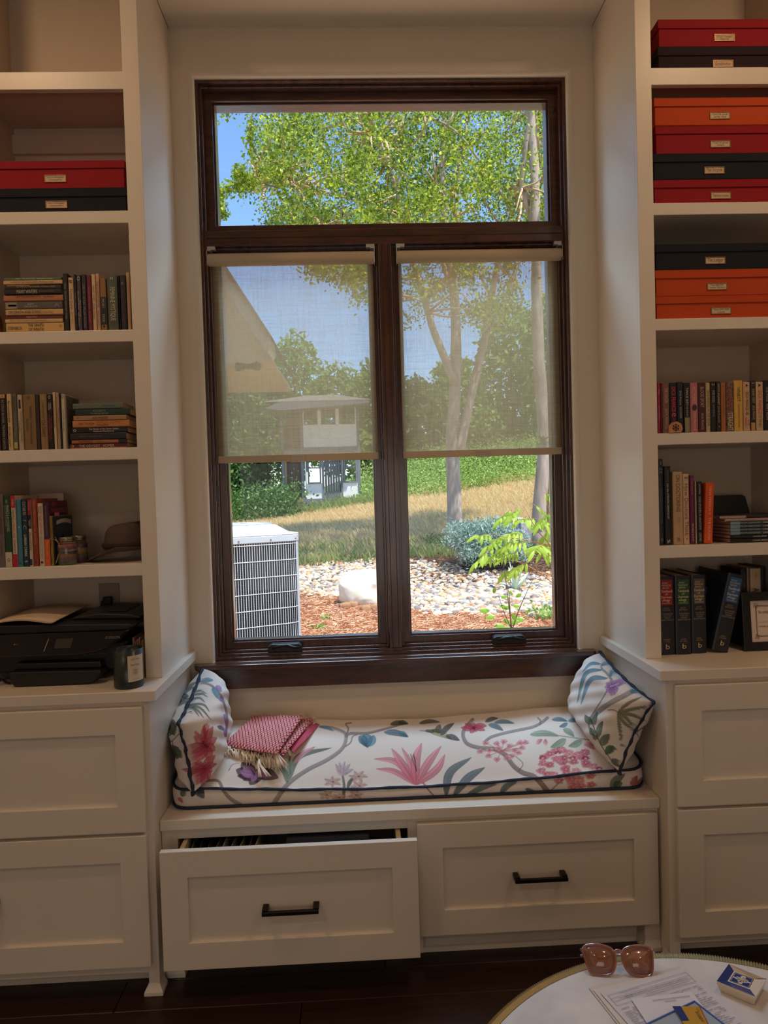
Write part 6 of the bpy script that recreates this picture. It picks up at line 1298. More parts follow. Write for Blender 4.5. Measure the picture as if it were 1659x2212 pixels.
limbs2 = [
 ([(1166, 1200), (1164, 1120), (1170, 1040), (1176, 960), (1170, 860), (1163, 760), (1160, 660), (1158, 560), (1155, 480), (1156, 400), (1150, 300), (1142, 220), (1136, 150)], .13, .075, -.3),
 ([(1192, 1200), (1192, 1120), (1188, 1040), (1180, 970), (1176, 900)], .10, .07, .2),
 ([(1156, 500), (1135, 430), (1128, 390), (1134, 330), (1142, 270), (1150, 230)], .055, .04, -.4),
 ([(1150, 260), (1158, 210), (1164, 160)], .035, .025, .1),
 ([(1186, 520), (1181, 430), (1179, 350), (1183, 280), (1188, 180)], .05, .038, -.5)]
def cover2(R):
    px, py = R.uniform(1080, 1260), R.uniform(150, 560)
    return (px, py)
tree((1170, 1195), limbs2, 'pale twin-trunked tree cut by the window frame beside the boulder', None, None, LF_T, .043, (110, cover2, 80, (.2, .3, .16)), 12)
# sprays of the first tree reaching over the blue sky
R_ = np.random.default_rng(4); C = []
for pts in ([(560, 395), (520, 395), (490, 405), (462, 415)], [(545, 400), (520, 375), (515, 365)], [(550, 345), (540, 300), (545, 260)], [(560, 232), (520, 225), (475, 240)], [(470, 420), (478, 450), (480, 465)]):
    L = crom([atd(a, b, 11.2) for a, b in pts], 8)
    for q in L: C.append(q+R_.normal(size=(16, 3))*.055)
tl = thing('tree_spray', atd(520, 395, 11.2), 'leafy outer sprays of the tall tree reaching into the blue sky', 'branch')
cloud('foliage', LF_T, np.concatenate(C), .045, tl, rng=R_)
m = MB()
for pts in ([(600, 405), (560, 395), (520, 395), (490, 405), (462, 415)], [(560, 345), (540, 300), (545, 260)], [(590, 235), (560, 230), (520, 225), (475, 240)]): L = crom([atd(a, b, 11.2) for a, b in pts], 5); m.tube(L, [.012-.009*i/(len(L)-1) for i in range(len(L))], 5)
m.obj('branches', BARK2, tl, smooth=True, kind='stuff')

# ------------------------------------------------------------------ backdrop trees and hedge
def bgtree(px, top, half, dist, m, lab, seed, n=2600, lw=.16, squash=1.0, name='backdrop_tree'):
    R = np.random.default_rng(seed); g = atd(px, 1066, dist); gx, gy = float(g[0]), float(g[1]); g0 = float(gz(gx, gy)); tz = float(atd(px, top, dist)[2]); hw = half/CAM['f']*dist; hh = (tz-g0)
    t = thing(name, (gx, gy, g0), lab, 'tree', 'trees beyond the meadow')
    u = R.normal(size=(n, 3)); u /= np.linalg.norm(u, axis=1)[:, None]; rad = R.random(n)**.28
    lumps = R.normal(size=(14, 3)); lumps /= np.linalg.norm(lumps, axis=1)[:, None]; bump = np.max(u@lumps.T, axis=1); rad = rad*(.72+.34*bump)
    C = np.stack([gx+u[:, 0]*hw*rad, gy+u[:, 1]*hw*.8*rad, g0+hh*.56+u[:, 2]*hh*.46*squash*rad], -1)
    cloud('foliage', m, C, lw*dist/30, t, rng=R)
    MB().tube([(gx, gy, g0-.1), (gx+.1, gy, g0+hh*.35), (gx, gy, g0+hh*.7)], [.16, .11, .05], 8).obj('trunk', BARK2, t, smooth=True)
    return t
bgtree(505, 800, 95, 27, LF_D, 'dark leafy tree behind the gap between shed and house wing', 21, 5200)
bgtree(575, 745, 75, 33, LF_D, 'dark tree rising behind the shed roof beside the gable', 22, 4200)
bgtree(645, 728, 72, 36, LF_M, 'paler tall tree with a pointed top behind the shed roof', 23, 4200)
bgtree(740, 792, 70, 34, LF_M, 'rounded green tree behind the middle of the shed roof', 24, 3600)
bgtree(815, 790, 62, 32, LF_M, 'green tree behind the mullion beside the shed', 25, 3200)
bgtree(905, 812, 60, 31, LF_D, 'dark bushy tree behind the fork of the leaning trunk', 26, 3800)
bgtree(990, 770, 60, 35, LF_M, 'loose green tree directly behind the main grey trunk', 27, 3400)
bgtree(1110, 655, 75, 30, LF_Y, 'tall yellow-green tree beyond the twin-trunked one', 28, 4600)
bgtree(1060, 880, 70, 29, LF_M, 'low spreading green tree on the hill past the main trunk', 29, 3800)
bgtree(1190, 640, 60, 28, LF_Y, 'yellow-green tree seen past the edge of the sash frame', 30, 3600)
bgtree(520, 930, 60, 24.5, LF_D, 'dark thicket tree beside the brown wall of the shed', 31, 4200)
bgtree(800, 940, 34, 27, LF_Y, 'bright green bush-like tree beside the white corner of the shed', 32, 2600)
for i, (px_, tp_, hf_, ds_, mm_, lb_) in enumerate(((60, 700, 120, 30, LF_D, 'dark broad tree far past the house wing, outermost'), (250, 740, 110, 32, LF_M, 'mid green tree far past the house wing'), (400, 770, 90, 29, LF_D, 'dark tree between the house wing and the shed thicket'), (1330, 700, 100, 30, LF_M, 'mid green tree on the hill past the window edge'), (1480, 680, 110, 32, LF_D, 'dark tree on the hill, second past the window edge'), (1640, 700, 110, 30, LF_M, 'green tree on the hill, outermost past the window edge'))): bgtree(px_, tp_, hf_, ds_, mm_, lb_, 90+i, 3000)
# green bank of shrubs beyond the meadow
R = np.random.default_rng(40); C = []
for i in range(2000):
    px = R.uniform(780, 1500); d_ = R.uniform(22.5, 30); g = atd(px, 1066, d_); q = np.array([g[0], g[1], gz(g[0], g[1])+R.random()**.7*np.interp(d_, [22.5, 25, 30], [.35, 1.1, 1.3])]); C.append(q+R.normal(size=(26, 3))*np.array([.22, .22, .16]))
o = cloud('shrub_bank', LF_Y, np.concatenate(C), .055, None, rng=R); props(o, 'bright green bank of shrubs beyond the golden meadow', 'shrubs')
C = []
for i in range(420):
    px = R.uniform(485, 640); d_ = R.uniform(21, 26); g = atd(px, 1066, d_); C.append(np.array([g[0], g[1], gz(g[0], g[1])+R.random()*1.0])+R.normal(size=(24, 3))*np.array([.22, .22, .2]))
o = cloud('undergrowth', LF_D, np.concatenate(C), .07, None, rng=R); props(o, 'dark undergrowth at the meadow edge beside the shed', 'undergrowth')

# ------------------------------------------------------------------ meadow grass
def blades(name, N, region, h, m, lab, cat, seed, w=.005, lean=.35):
    R = np.random.default_rng(seed); px = R.uniform(region[0], region[1], N*2); d_ = region[2]+(region[3]-region[2])*R.random(N*2)**1.15
    x = CX[0]+(px-776)/CAM['f']*d_; y = CX[1]+d_*np.ones_like(px); k = region[4](px, d_, R); x, y, d_ = x[k][:N], y[k][:N], d_[k][:N]; N = len(x); z = gz(x, y)
    hh = h*(.55+.7*R.random(N)); ax = R.normal(size=N)*lean*hh; ay = R.normal(size=N)*lean*hh; wd = w*(d_/12)
    V = np.stack([np.stack([x-wd, y, z-.02], -1), np.stack([x+wd, y, z-.02], -1), np.stack([x+ax*.4+wd*.8, y+ay*.4, z+hh*.6], -1), np.stack([x+ax, y+ay, z+hh], -1)], 1).reshape(-1, 3)
    k = np.arange(N)[:, None]*4; F = np.concatenate([k+[[0, 1, 2]], k+[[0, 2, 3]]]); o = link(name, npmesh(name, V, F), m, None); o['kind'] = 'stuff'; props(o, lab, cat); return o
GM = leaf_mat('dry_grass', (206, 176, 122), (246, 230, 188), (230, 206, 154), .35, .9); GG = leaf_mat('green_grass', (120, 146, 84), (186, 190, 126), (150, 168, 100), .4, .9)
everywhere = lambda px, d, R: np.ones(len(px), bool)
blades('meadow_grass', 110000, (250, 1500, 12.6, 24.5, everywhere), .17, GM, 'golden dry meadow grass between rock bed and shed', 'grass', 50, .0042)
blades('green_grass', 4500, (470, 1320, 12.1, 14.0, everywhere), .22, GG, 'green grass along the back edge of the rock bed', 'grass', 51, .004)
blades('weeds', 3200, (470, 860, 22.0, 24.5, everywhere), .34, GG, 'tall green weeds in front of the shed and undergrowth', 'weeds', 52, .007)

# ------------------------------------------------------------------ river rocks, straw mulch, boulders
def rock_mesh(seed, sub=1, rough=.22, flatten=.62):
    bm = bmesh.new(); bmesh.ops.create_icosphere(bm, subdivisions=sub, radius=1)
    for v in bm.verts: k = 1+rough*noise.noise(v.co*1.3+Vector((seed*7.1, 3, 1))); v.co = Vector((v.co.x*k*1.15, v.co.y*k*.85, v.co.z*k*flatten))
    me = bpy.data.meshes.new('stone'); bm.to_mesh(me); bm.free(); me.polygons.foreach_set('use_smooth', [True]*len(me.polygons)); return me
def vmat(name, cs):
    m = bpy.data.materials.new(name); m.use_nodes = True; n = m.node_tree; b = n.nodes['Principled BSDF']; b.inputs['Roughness'].default_value = .8; b.inputs['Specular IOR Level'].default_value = .2
    oi = n.nodes.new('ShaderNodeNewGeometry' if name.endswith('_island') else 'ShaderNodeObjectInfo'); r = n.nodes.new('ShaderNodeValToRGB'); r.color_ramp.interpolation = 'CONSTANT'
    src = oi.outputs['Random Per Island'] if name.endswith('_island') else oi.outputs['Random']
    for i, c in enumerate(cs):
        e = r.color_ramp.elements[i] if i < 1 else (r.color_ramp.elements[1] if i == 1 else r.color_ramp.elements.new(i/len(cs))); e.position = i/len(cs); e.color = (*lin(c), 1)
    n.links.new(src, r.inputs[0]); n.links.new(r.outputs[0], b.inputs['Base Color'])
    t = n.nodes.new('ShaderNodeTexNoise'); t.inputs['Scale'].default_value = 40; u = n.nodes.new('ShaderNodeBump'); u.inputs['Strength'].default_value = .4; u.inputs['Distance'].default_value = .01; n.links.new(t.outputs[0], u.inputs['Height']); n.links.new(u.outputs[0], b.inputs['Normal']); return m
SC = [(186, 168, 150), (212, 196, 170), (176, 134, 104), (150, 144, 146), (196, 178, 156), (128, 122, 124), (206, 166, 128), (222, 208, 190)]
STM, STI = vmat('river_stone', SC), vmat('river_stone_island', SC)
protos = [rock_mesh(i) for i in range(5)]
for me in protos: me.materials.append(STM)
rb = thing('rock_bed', (0, 7.4, -.05), 'bed of rounded river stones running between the straw mulch and the meadow', 'rock bed')
R = np.random.default_rng(60); pts = []
def rockband(px, d):     # where the stones lie
    lo = np.interp(px, [620, 700, 800, 900, 1000, 1100, 1200, 1320], [10.6, 9.9, 9.3, 8.3, 7.95, 8.0, 7.7, 7.6]); hi = np.interp(px, [620, 700, 800, 900, 1000, 1100, 1200, 1320], [11.9, 12.4, 12.6, 12.0, 11.2, 10.8, 10.6, 10.5])
    return (d > lo) & (d < hi)
px = R.uniform(480, 1500, 36000); d_ = R.uniform(7.5, 12.7, 36000); k = rockband(px, d_+R.normal(size=36000)*.12); px, d_ = px[k], d_[k]
x = CX[0]+(px-776)/CAM['f']*d_; y = CX[1]+d_; cell = {}; keep = []
for i in range(len(x)):
    c = (int(x[i]/.062), int(y[i]/.062))
    if c in cell: continue
    cell[c] = 1; keep.append(i)
x, y, d_, px = x[keep], y[keep], d_[keep], px[keep]; s = .030+.026*R.random(len(x)); s *= 1+.35*(R.random(len(x)) < .12); z = gz(x, y)+s*.28
vis = [(s[i]/d_[i], i) for i in range(len(x)) if 640 < px[i] < 812 or 884 < px[i] < 1195]; vis.sort(reverse=True); big = set(i for _, i in vis[:300])
for i in big:
    o = bpy.data.objects.new('stone', protos[i % 5]); COL.objects.link(o); o.parent = rb; o.location = Vector((x[i], y[i], z[i]))-rb.location; o.scale = (s[i],)*3; o.rotation_euler = (R.uniform(-.3, .3), R.uniform(-.3, .3), R.uniform(0, 6.3))
rest = [i for i in range(len(x)) if i not in big]; bv = [np.array([v.co[:] for v in p.vertices]) for p in protos]; bf = [np.array([p_.vertices[:] for p_ in p.polygons]) for p in protos]; VV, FF, k0 = [], [], 0
for i in rest:
    a = R.uniform(0, 6.3); ca, sa = math.cos(a), math.sin(a); v = bv[i % 5]; v = np.stack([v[:, 0]*ca-v[:, 1]*sa, v[:, 0]*sa+v[:, 1]*ca, v[:, 2]], -1)*s[i]+[x[i], y[i], z[i]]; VV.append(v); FF.append(bf[i % 5]+k0); k0 += len(v)
me = npmesh('stones', np.concatenate(VV), np.concatenate(FF)); link('small_stones', me, STI, rb, smooth=True, kind='stuff')
# straw mulch
def straw(name, N, reg, m, lab, seed, ln=.16):
    R = np.random.default_rng(seed); px = R.uniform(reg[0], reg[1], N); d_ = reg[2]+(reg[3]-reg[2])*R.random(N); x = CX[0]+(px-776)/CAM['f']*d_; y = CX[1]+d_; k = ~rockband(px, d_) if reg[4] else np.ones(N, bool); x, y = x[k], y[k]; N = len(x); z = gz(x, y)
    a = R.uniform(0, 6.28, N); l = ln*(.5+R.random(N)); dx, dy = np.cos(a)*l/2, np.sin(a)*l/2; w = .0024; ox, oy = -np.sin(a)*w, np.cos(a)*w; h0, h1, hm = z+.004+.02*R.random(N), z+.004+.02*R.random(N), z+.012+.028*R.random(N)
    V = np.stack([np.stack([x-dx, y-dy, h0], -1), np.stack([x+ox, y+oy, hm], -1), np.stack([x+dx, y+dy, h1], -1), np.stack([x-ox, y-oy, hm+.003], -1)], 1).reshape(-1, 3); k = np.arange(N)[:, None]*4; F = np.concatenate([k+[[0, 1, 2]], k+[[0, 2, 3]]])
    o = link(name, npmesh(name, V, F), m, None); o['kind'] = 'stuff'; props(o, lab, 'mulch')
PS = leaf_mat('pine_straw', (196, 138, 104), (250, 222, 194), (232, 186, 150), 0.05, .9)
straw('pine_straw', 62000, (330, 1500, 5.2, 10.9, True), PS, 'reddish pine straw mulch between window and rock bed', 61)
straw('pine_straw', 9000, (860, 1330, 10.4, 12.4, False), leaf_mat('pine_straw_shaded', (130, 100, 84), (190, 158, 136), (160, 126, 108), .05, .9), 'pine straw mulch in painted shade tones around the tree foot and silver shrub', 62)  # same straw, with the shade under the tree put into its colour
def boulder(px, py, wpx, hpx, c, lab, seed, flat=.8):
    p = ground(px, py); d_ = float((p-CX)@FW); w = wpx/CAM['f']*d_/2; h = hpx/CAM['f']*d_; bm = bmesh.new(); bmesh.ops.create_icosphere(bm, subdivisions=5, radius=1)
    for v in bm.verts:
        co = v.co.copy(); k = 1+.16*noise.noise(co*1.1+Vector((seed, 0, 0)))+.06*noise.noise(co*3+Vector((seed, 2, 0)))+.02*noise.noise(co*9)
        q = Vector([math.copysign(abs(a)**.72, a) for a in co]); v.co = Vector((q.x*w*k, q.y*w*.8*k, q.z*h*.56*k))
    me = bpy.data.meshes.new('boulder'); bm.to_mesh(me); bm.free(); me.transform(Matrix.Translation((p[0], p[1]+w*.5, p[2]+h*.44))); o = link('boulder', me, c, None, smooth=True); props(o, lab, 'boulder'); return o
boulder(792, 1308, 118, 74, mat('white_limestone', (236, 226, 208), .85, vary=.12, vscale=8, bump=.6, scale=20), 'flat-topped white limestone boulder in the rock bed beside the mullion', 4.0)
boulder(1108, 1182, 90, 66, mat('grey_boulder', (150, 150, 158), .85, vary=.2, vscale=8, bump=.6, scale=20), 'grey boulder behind the bright green sapling', 9.0)
for i, (px_, py_) in enumerate(((746, 1312), (762, 1310), (790, 1318), (812, 1316))): boulder(px_, py_+4, 24, 14, mat('brown_stone', (150, 110, 80), .85, bump=.5, scale=30), ('brown stone under the white boulder, at its free corner', 'brown stone under the white boulder next to its corner stone', 'low brown stone at the middle foot of the white boulder', 'brown stone at the mullion end of the white boulder foot')[i], 11+i)

# ------------------------------------------------------------------ plants
def agave(px, py, hpx, nleaf, c, lab, seed, sp=1.0):
    p = ground(px, py); d_ = float((p-CX)@FW); hh = hpx/CAM['f']*d_; R = random.Random(seed); t = thing('agave', p, lab, 'plant')
    for i in range(nleaf):
        a = i*2.4+R.uniform(-.2, .2); el = .35+1.15*(i/nleaf); l = hh*(.85+.3*R.random()); w = hh*.085; dx, dy = math.cos(a), math.sin(a); m = MB(); ox, oy = -dy, dx; N = 6
        for k in range(N+1):
            q = k/N; r = l*math.cos(el)*q*sp; zz = l*math.sin(el)*q-.12*l*q*q*(1-el/1.6); ww = w*(1-q)**.6*(.7+1.1*q)+.001
            b_ = (p[0]+dx*r, p[1]+dy*r, p[2]-.01+zz); m.v += [(b_[0]-ox*ww, b_[1]-oy*ww, b_[2]+ww*.35), (b_[0], b_[1], b_[2]-ww*.12), (b_[0]+ox*ww, b_[1]+oy*ww, b_[2]+ww*.35)]
        for k in range(N): a0 = k*3; m.f += [(a0, a0+3, a0+4, a0+1), (a0+1, a0+4, a0+5, a0+2)]
        m.obj('leaf', c, t, smooth=True)
agave(1026, 1234, 46, 15, leaf_mat('agave_blue', (86, 122, 116), (130, 160, 146), None, .1), 'blue-green spiky agave at the edge of the shaded straw', 3)
agave(1114, 1276, 66, 10, leaf_mat('agave_pale', (150, 178, 160), (200, 214, 196), None, .15), 'pale spiky agave standing in the sunlit stones', 5)
# silver shrub
R = np.random.default_rng(70); p0 = ground(1040, 1205); ss = thing('silver_shrub', p0, 'silvery blue-green feathery shrub at the foot of the grey tree', 'shrub'); C = []
for i in range(330):
    px_, py_ = R.uniform(978, 1130), 0; top = np.interp(px_, [955, 975, 1000, 1050, 1075, 1100, 1130], [1165, 1130, 1135, 1122, 1118, 1140, 1160]); py_ = R.uniform(top+4, 1205 if px_ > 1000 else 1180); d_ = 11.2+R.uniform(-.35, .45)+(1205-py_)*.004
    q = atd(px_, py_, d_); q[2] = max(q[2], gz(q[0], q[1])+.03); C.append(q+R.normal(size=(42, 3))*np.array([.075, .1, .055]))
cloud('foliage', LF_S, np.concatenate(C), .022, ss, rng=R, droop=-.5, long=2.6); m = MB()
for i in range(12): a = R.uniform(0, 6.28); m.tube([p0+np.array([0, .3, 0]), p0+np.array([.25*math.cos(a), .3+.2*math.sin(a), .22]), p0+np.array([.45*math.cos(a), .3+.3*math.sin(a), .42])], [.012, .008, .004], 5)
m.obj('stems', BARK2, ss, smooth=True, kind='stuff')
C = [ground(R.uniform(930, 968), R.uniform(1180, 1200))+[0, 0, R.uniform(0, .22)]+R.normal(size=(40, 3))*.05 for i in range(24)]
o = cloud('low_shrub', LF_D, np.concatenate(C), .028, None, rng=R, kind=None); props(o, 'low dark green shrub against the flare of the grey trunk', 'shrub')

def leafmesh(l, w, curl=.15, n=5):
    m = MB()
    for k in range(n+1):
        q = k/n; ww = w*math.sin(math.pi*min(1, q*.93+.05))**.8 if 0 < k < n else .0003; m.v += [(l*q, -ww, -.25*ww-curl*l*q*q), (l*q, 0, .0-curl*l*q*q), (l*q, ww, -.25*ww-curl*l*q*q)]
    for k in range(n): a0 = k*3; m.f += [(a0, a0+3, a0+4, a0+1), (a0+1, a0+4, a0+5, a0+2)]
    me = bpy.data.meshes.new('leaf'); me.from_pydata(m.v, [], m.f); me.update(); me.polygons.foreach_set('use_smooth', [True]*len(me.polygons)); return me
def put_leaf(me, t, p, d, up=(0, 0, 1), s=1.0):
    d = Vector([float(v) for v in d]).normalized(); r = Vector(up).cross(d)
    if r.length < .01: r = Vector((1, 0, 0))
    r.normalize(); u = d.cross(r); o = bpy.data.objects.new('leaf', me); COL.objects.link(o); o.parent = t
    M = Matrix(((d.x, r.x, u.x, 0), (d.y, r.y, u.y, 0), (d.z, r.z, u.z, 0), (0, 0, 0, 1))); o.matrix_local = Matrix.Translation(Vector([float(v) for v in p])-t.location) @ M @ Matrix.Scale(s, 4); return o
LY = leaf_mat('sapling_leaf', (126, 168, 44), (186, 208, 90), None, .55, .35)
def lmat_obj(base, cs): return base
DS = 5.4
sap = thing('sapling', (float(atd(1230, 1200, DS)[0]), float(atd(1230, 1200, DS)[1]), -.03), 'bright yellow-green compound-leaved sapling close outside the window', 'sapling')
lm = leafmesh(.080, .0100, .28); lm.materials.append(LY); lm2 = leafmesh(.062, .0090, .45); lm2.materials.append(leaf_mat('sapling_leaf_b', (120, 160, 50), (170, 196, 80), None, .6, .35))
m = MB(); SP = lambda px, py, dd=0: atd(px, py, DS+dd)
stems = [[(1262, 1420), (1245, 1330), (1210, 1275), (1170, 1240), (1150, 1215)], [(1245, 1330), (1215, 1230), (1190, 1180), (1160, 1145), (1140, 1110), (1128, 1085)], [(1215, 1230), (1200, 1150), (1182, 1090), (1180, 1050)], [(1190, 1180), (1130, 1165), (1090, 1160), (1062, 1152)], [(1170, 1240), (1125, 1215), (1090, 1210)], [(1262, 1420), (1230, 1300), (1200, 1245), (1185, 1200)]]
g0 = np.array([float(atd(1262, 1420, DS)[0]), float(atd(1262, 1420, DS)[1]), -.03])
for i, st_ in enumerate(stems):
    L = crom([SP(a, b, .1*math.sin(k+i)) for k, (a, b) in enumerate(st_)], 5)
    m.tube(L, [.007-.005*k/(len(L)-1) for k in range(len(L))], 6)
m.tube([g0, SP(1262, 1420)], [.01, .008], 6); m.obj('stem', mat('sapling_stem', (150, 110, 80), .7), sap, smooth=True)
R = random.Random(8); clusters = [(1178, 1052), (1188, 1080), (1172, 1062), (1150, 1088), (1128, 1092), (1108, 1098), (1160, 1120), (1192, 1105), (1150, 1130), (1120, 1115), (1185, 1140), (1115, 1160), (1082, 1168), (1066, 1156), (1135, 1152), (1100, 1185), (1125, 1190), (1092, 1196), (1058, 1188), (1150, 1185), (1175, 1175), (1190, 1205), (1145, 1212), (1170, 1195), (1185, 1240), (1125, 1222), (1140, 1168), (1190, 1165), (1105, 1150)]
lv = 0
for cx_, cy_ in clusters:
    base = SP(cx_, cy_, R.uniform(-.25, .25)); a = R.uniform(2.2, 4.2) if cx_ < 1150 else R.uniform(0, 6.28); rd = Vector((math.cos(a)*.8, -.3, R.uniform(-.6, .1))).normalized()
    mm = MB(); e = Vector(base)+rd*.16; mm.tube([base, Vector(base)+rd*.08+Vector((0, 0, .006)), e], [.0018, .0014, .001], 5); mm.obj('leaf_stalk', mat('sapling_stem', (150, 110, 80), .7), sap, smooth=True)
    for k in range(4):
        q = Vector(base)+rd*(.035+.036*k)
        for s_ in (-1, 1): dd = rd*.55+Vector((-rd.y, rd.x, 0))*s_*.8+Vector((0, 0, R.uniform(-.9, .1))); put_leaf(lm if (k+lv) % 3 else lm2, sap, q, dd, up=(R.uniform(-.5, .5), -.8, R.uniform(.1, .7)), s=R.uniform(.95, 1.5)); lv += 1
    put_leaf(lm, sap, e, rd+Vector((0, 0, -.5)), up=(0, -.8, .4), s=1.35)
# small dark-stemmed shrub under the sash
DP_ = 5.0; pl0 = np.array([float(atd(1102, 1378, DP_)[0]), float(atd(1102, 1378, DP_)[1]), -.03]); ps = thing('young_shrub', pl0, 'young shrub with thin dark stems and broad green leaves by the sill', 'shrub'); m = MB()
Q = lambda px, py, dd=0: atd(px, py, DP_+dd)
for st_ in ([(1106, 1362), (1098, 1300), (1092, 1250), (1086, 1215)], [(1106, 1362), (1120, 1320), (1135, 1285), (1152, 1248)], [(1106, 1362), (1090, 1325), (1076, 1285)], [(1104, 1358), (1100, 1290), (1096, 1262)]): L = crom([Q(*a) for a in st_], 5); m.tube(L, [.0045-.003*k/(len(L)-1) for k in range(len(L))], 6)
m.tube([pl0, Q(1106, 1362)], [.006, .005], 6); m.obj('stem', mat('dark_stem', (74, 50, 44), .7), ps, smooth=True)
GL_ = leaf_mat('broad_leaf', (86, 136, 40), (140, 176, 60), None, .45, .35); bl = leafmesh(.085, .024, .2); bl.materials.append(GL_)
for i, (a, b, dx, dz, s_) in enumerate(((1040, 1320, -1, .25, 1.0), (1052, 1330, -1, -.1, .9), (1072, 1352, -1, .15, .9), (1085, 1345, -.6, .3, .8), (1092, 1360, -1, -.15, 1.0), (1104, 1358, .8, .1, .9), (1118, 1345, 1, .25, .9), (1128, 1338, 1, .1, 1.0), (1096, 1340, -.3, .6, .7), (1078, 1290, -1, .3, .55), (1084, 1282, .2, .8, .6), (1100, 1292, .8, .4, .6), (1075, 1310, -.9, .2, .6), (1105, 1315, .9, .3, .7), (1132, 1290, .7, .5, .6), (1125, 1308, 1, 0, .7), (1060, 1365, -1, .1, .9), (1088, 1372, .3, -.2, .9), (1090, 1285, -.6, .7, .5))):
    put_leaf(bl, ps, Q(a+18*(1 if dx < 0 else -1), b, R.uniform(-.1, .1)), (dx, -.25, dz), up=(.15*dx, -.85, .5), s=s_*.95)
for i, (px_, py_, n_, lab) in enumerate(((1180, 1340, 60, 'leafy green weed clump in the stones below the sapling'), (704, 1342, 16, 'tiny yellow-green weed in the pine straw beside the air conditioner'), (690, 1362, 16, 'small green weed at the corner of the air conditioner pad'))):
    p = ground(px_, py_); R2 = np.random.default_rng(80+i); C = p+R2.normal(size=(n_*4 if i == 0 else n_*2, 3))*([.12, .12, .06] if i == 0 else [.03, .03, .02])+[0, 0, .06 if i == 0 else .02]; o = cloud('weed', LF_Y, C, .035, None, rng=R2, kind=None, droop=-.6); props(o, lab, 'weed')

# ------------------------------------------------------------------ air conditioner
AC = thing('air_conditioner', (0, 0, 0), 'grey outdoor air conditioner unit with wire guard on a pad', 'air conditioner')
c0 = at(640, 1360, z=-.0); D_AC = 6.45
P_ = atd(655, 1300, D_AC); ax_, ay_ = float(P_[0]), float(P_[1]); ang = math.radians(25)
LW, LD, Hh = .92, .92, float(atd(600, 1162, D_AC)[2])+.045; base_z = .03
gal = mat('ac_grey_metal', (176, 182, 190), .4, metal=.2); dk = mat('ac_dark_coil', (30, 34, 42), .6)
AC.location = (ax_, ay_, base_z); AC.rotation_euler = (0, 0, ang)       # origin: front corner next to the sash mullion; x runs towards -LW
def rrect(x0, x1, y0, y1, r, n=8):
    o = []
    for cx_, cy_, a0 in ((x1-r, y0+r, -90), (x1-r, y1-r, 0), (x0+r, y1-r, 90), (x0+r, y0+r, 180)):
        for k in range(n+1): a = math.radians(a0+90*k/n); o.append((cx_+r*math.cos(a), cy_+r*math.sin(a)))
    return o
rr0 = rrect(-LW, 0, 0, LD, .13); HZ = Hh-base_z
def acobj(mb, name, m, parent=AC, **k): return mb.obj(name, m, parent, local=True, **k)
acobj(MB().prism(rr0, 0, .05, 'z'), 'base_pan', gal, bev=.004); acobj(MB().prism(rrect(-LW+.05, -.05, .05, LD-.05, .1), .05, HZ-.05, 'z'), 'coil', dk)
m = MB()
for k in range(60): z = .06+k*(HZ-.13)/60; m.prism(rrect(-LW+.044, -.044, .044, LD-.044, .1, 4), z, z+.004, 'z')
acobj(m, 'coil_fins', mat('ac_fin', (70, 78, 88), .45, metal=.4), kind='stuff')
rc2 = rrect(-LW-.012, .012, -.012, LD+.012, .14); acobj(MB().prism(rc2, HZ-.075, HZ-.012, 'z'), 'top_band', gal, bev=.006)
acobj(MB().prism(rc2, HZ-.012, HZ, 'z'), 'top_cover', mat('ac_top', (196, 204, 214), .35, metal=.2), bev=.004)
m = MB(); ra, rb_ = rrect(-LW+.05, -.05, .05, LD-.05, .12), rrect(-LW+.16, -.16, .16, LD-.16, .12); na_ = len(ra); m.v = [(a, b, HZ) for a, b in ra]+[(a, b, HZ+.078) for a, b in rb_]; m.f = [(i, (i+1) % na_, na_+(i+1) % na_, na_+i) for i in range(na_)]+[tuple(na_+i for i in range(na_))]
acobj(m, 'fan_shroud', mat('ac_top', (196, 204, 214), .35, metal=.2))
m = MB()
for k in range(1, 16): m.tube([(-LW/2+.019*k*math.cos(a), LD/2+.019*k*math.sin(a), HZ+.092) for a in [i*math.pi/16 for i in range(32)]], .0025, 5, close=True)
for k in range(12): a = k*math.pi/6; m.tube([(-LW/2+.02*math.cos(a), LD/2+.02*math.sin(a), HZ+.095), (-LW/2+.31*math.cos(a), LD/2+.31*math.sin(a), HZ+.084)], .003, 5)
acobj(m, 'fan_grille', gal, smooth=True)
wires = []
per = rrect(-LW, 0, 0, LD, .13, 7); L = [np.array(p) for p in per]; seg = [np.linalg.norm(L[(i+1) % len(L)]-L[i]) for i in range(len(L))]; tot = sum(seg); nw = 150; acc_, k = 0, 0
tubev = MB().tube([(0, 0, .055), (0, 0, HZ-.078)], .0030, 5); wm = bpy.data.meshes.new('wire'); wm.from_pydata(tubev.v, [], tubev.f); wm.update(); WG = mat('ac_wire', (206, 212, 220), .35); wm.materials.append(WG)
for i in range(nw):
    s_ = tot*i/nw; k = 0
    while s_ > seg[k]: s_ -= seg[k]; k += 1
    q = L[k]+(L[(k+1) % len(L)]-L[k])*(s_/seg[k])
    if q[0] > -.045: continue
    if q[1] > LD*.55: continue
    o = bpy.data.objects.new('guard_bar', wm); COL.objects.link(o); o.parent = AC; o.location = (q[0], q[1], 0)
for k in range(7): z = .075+k*(HZ-.17)/6; acobj(MB().tube([(p[0]*1.0, p[1], z) for p in rrect(-LW-.004, .004, -.004, LD+.004, .134, 7)], .0035, 5, close=True), 'guard_ring', WG, smooth=True)
acobj(MB().prism([(-.13+.137*math.cos(math.radians(a)), .13+.137*math.sin(math.radians(a))) for a in range(-52, 1, 6)]+[(.007, .9), (-.004, .9)]+[(-.13+.126*math.cos(math.radians(a)), .13+.126*math.sin(math.radians(a))) for a in range(0, -53, -6)], .048, HZ-.07, 'z'), 'corner_panel', gal, bev=.002)
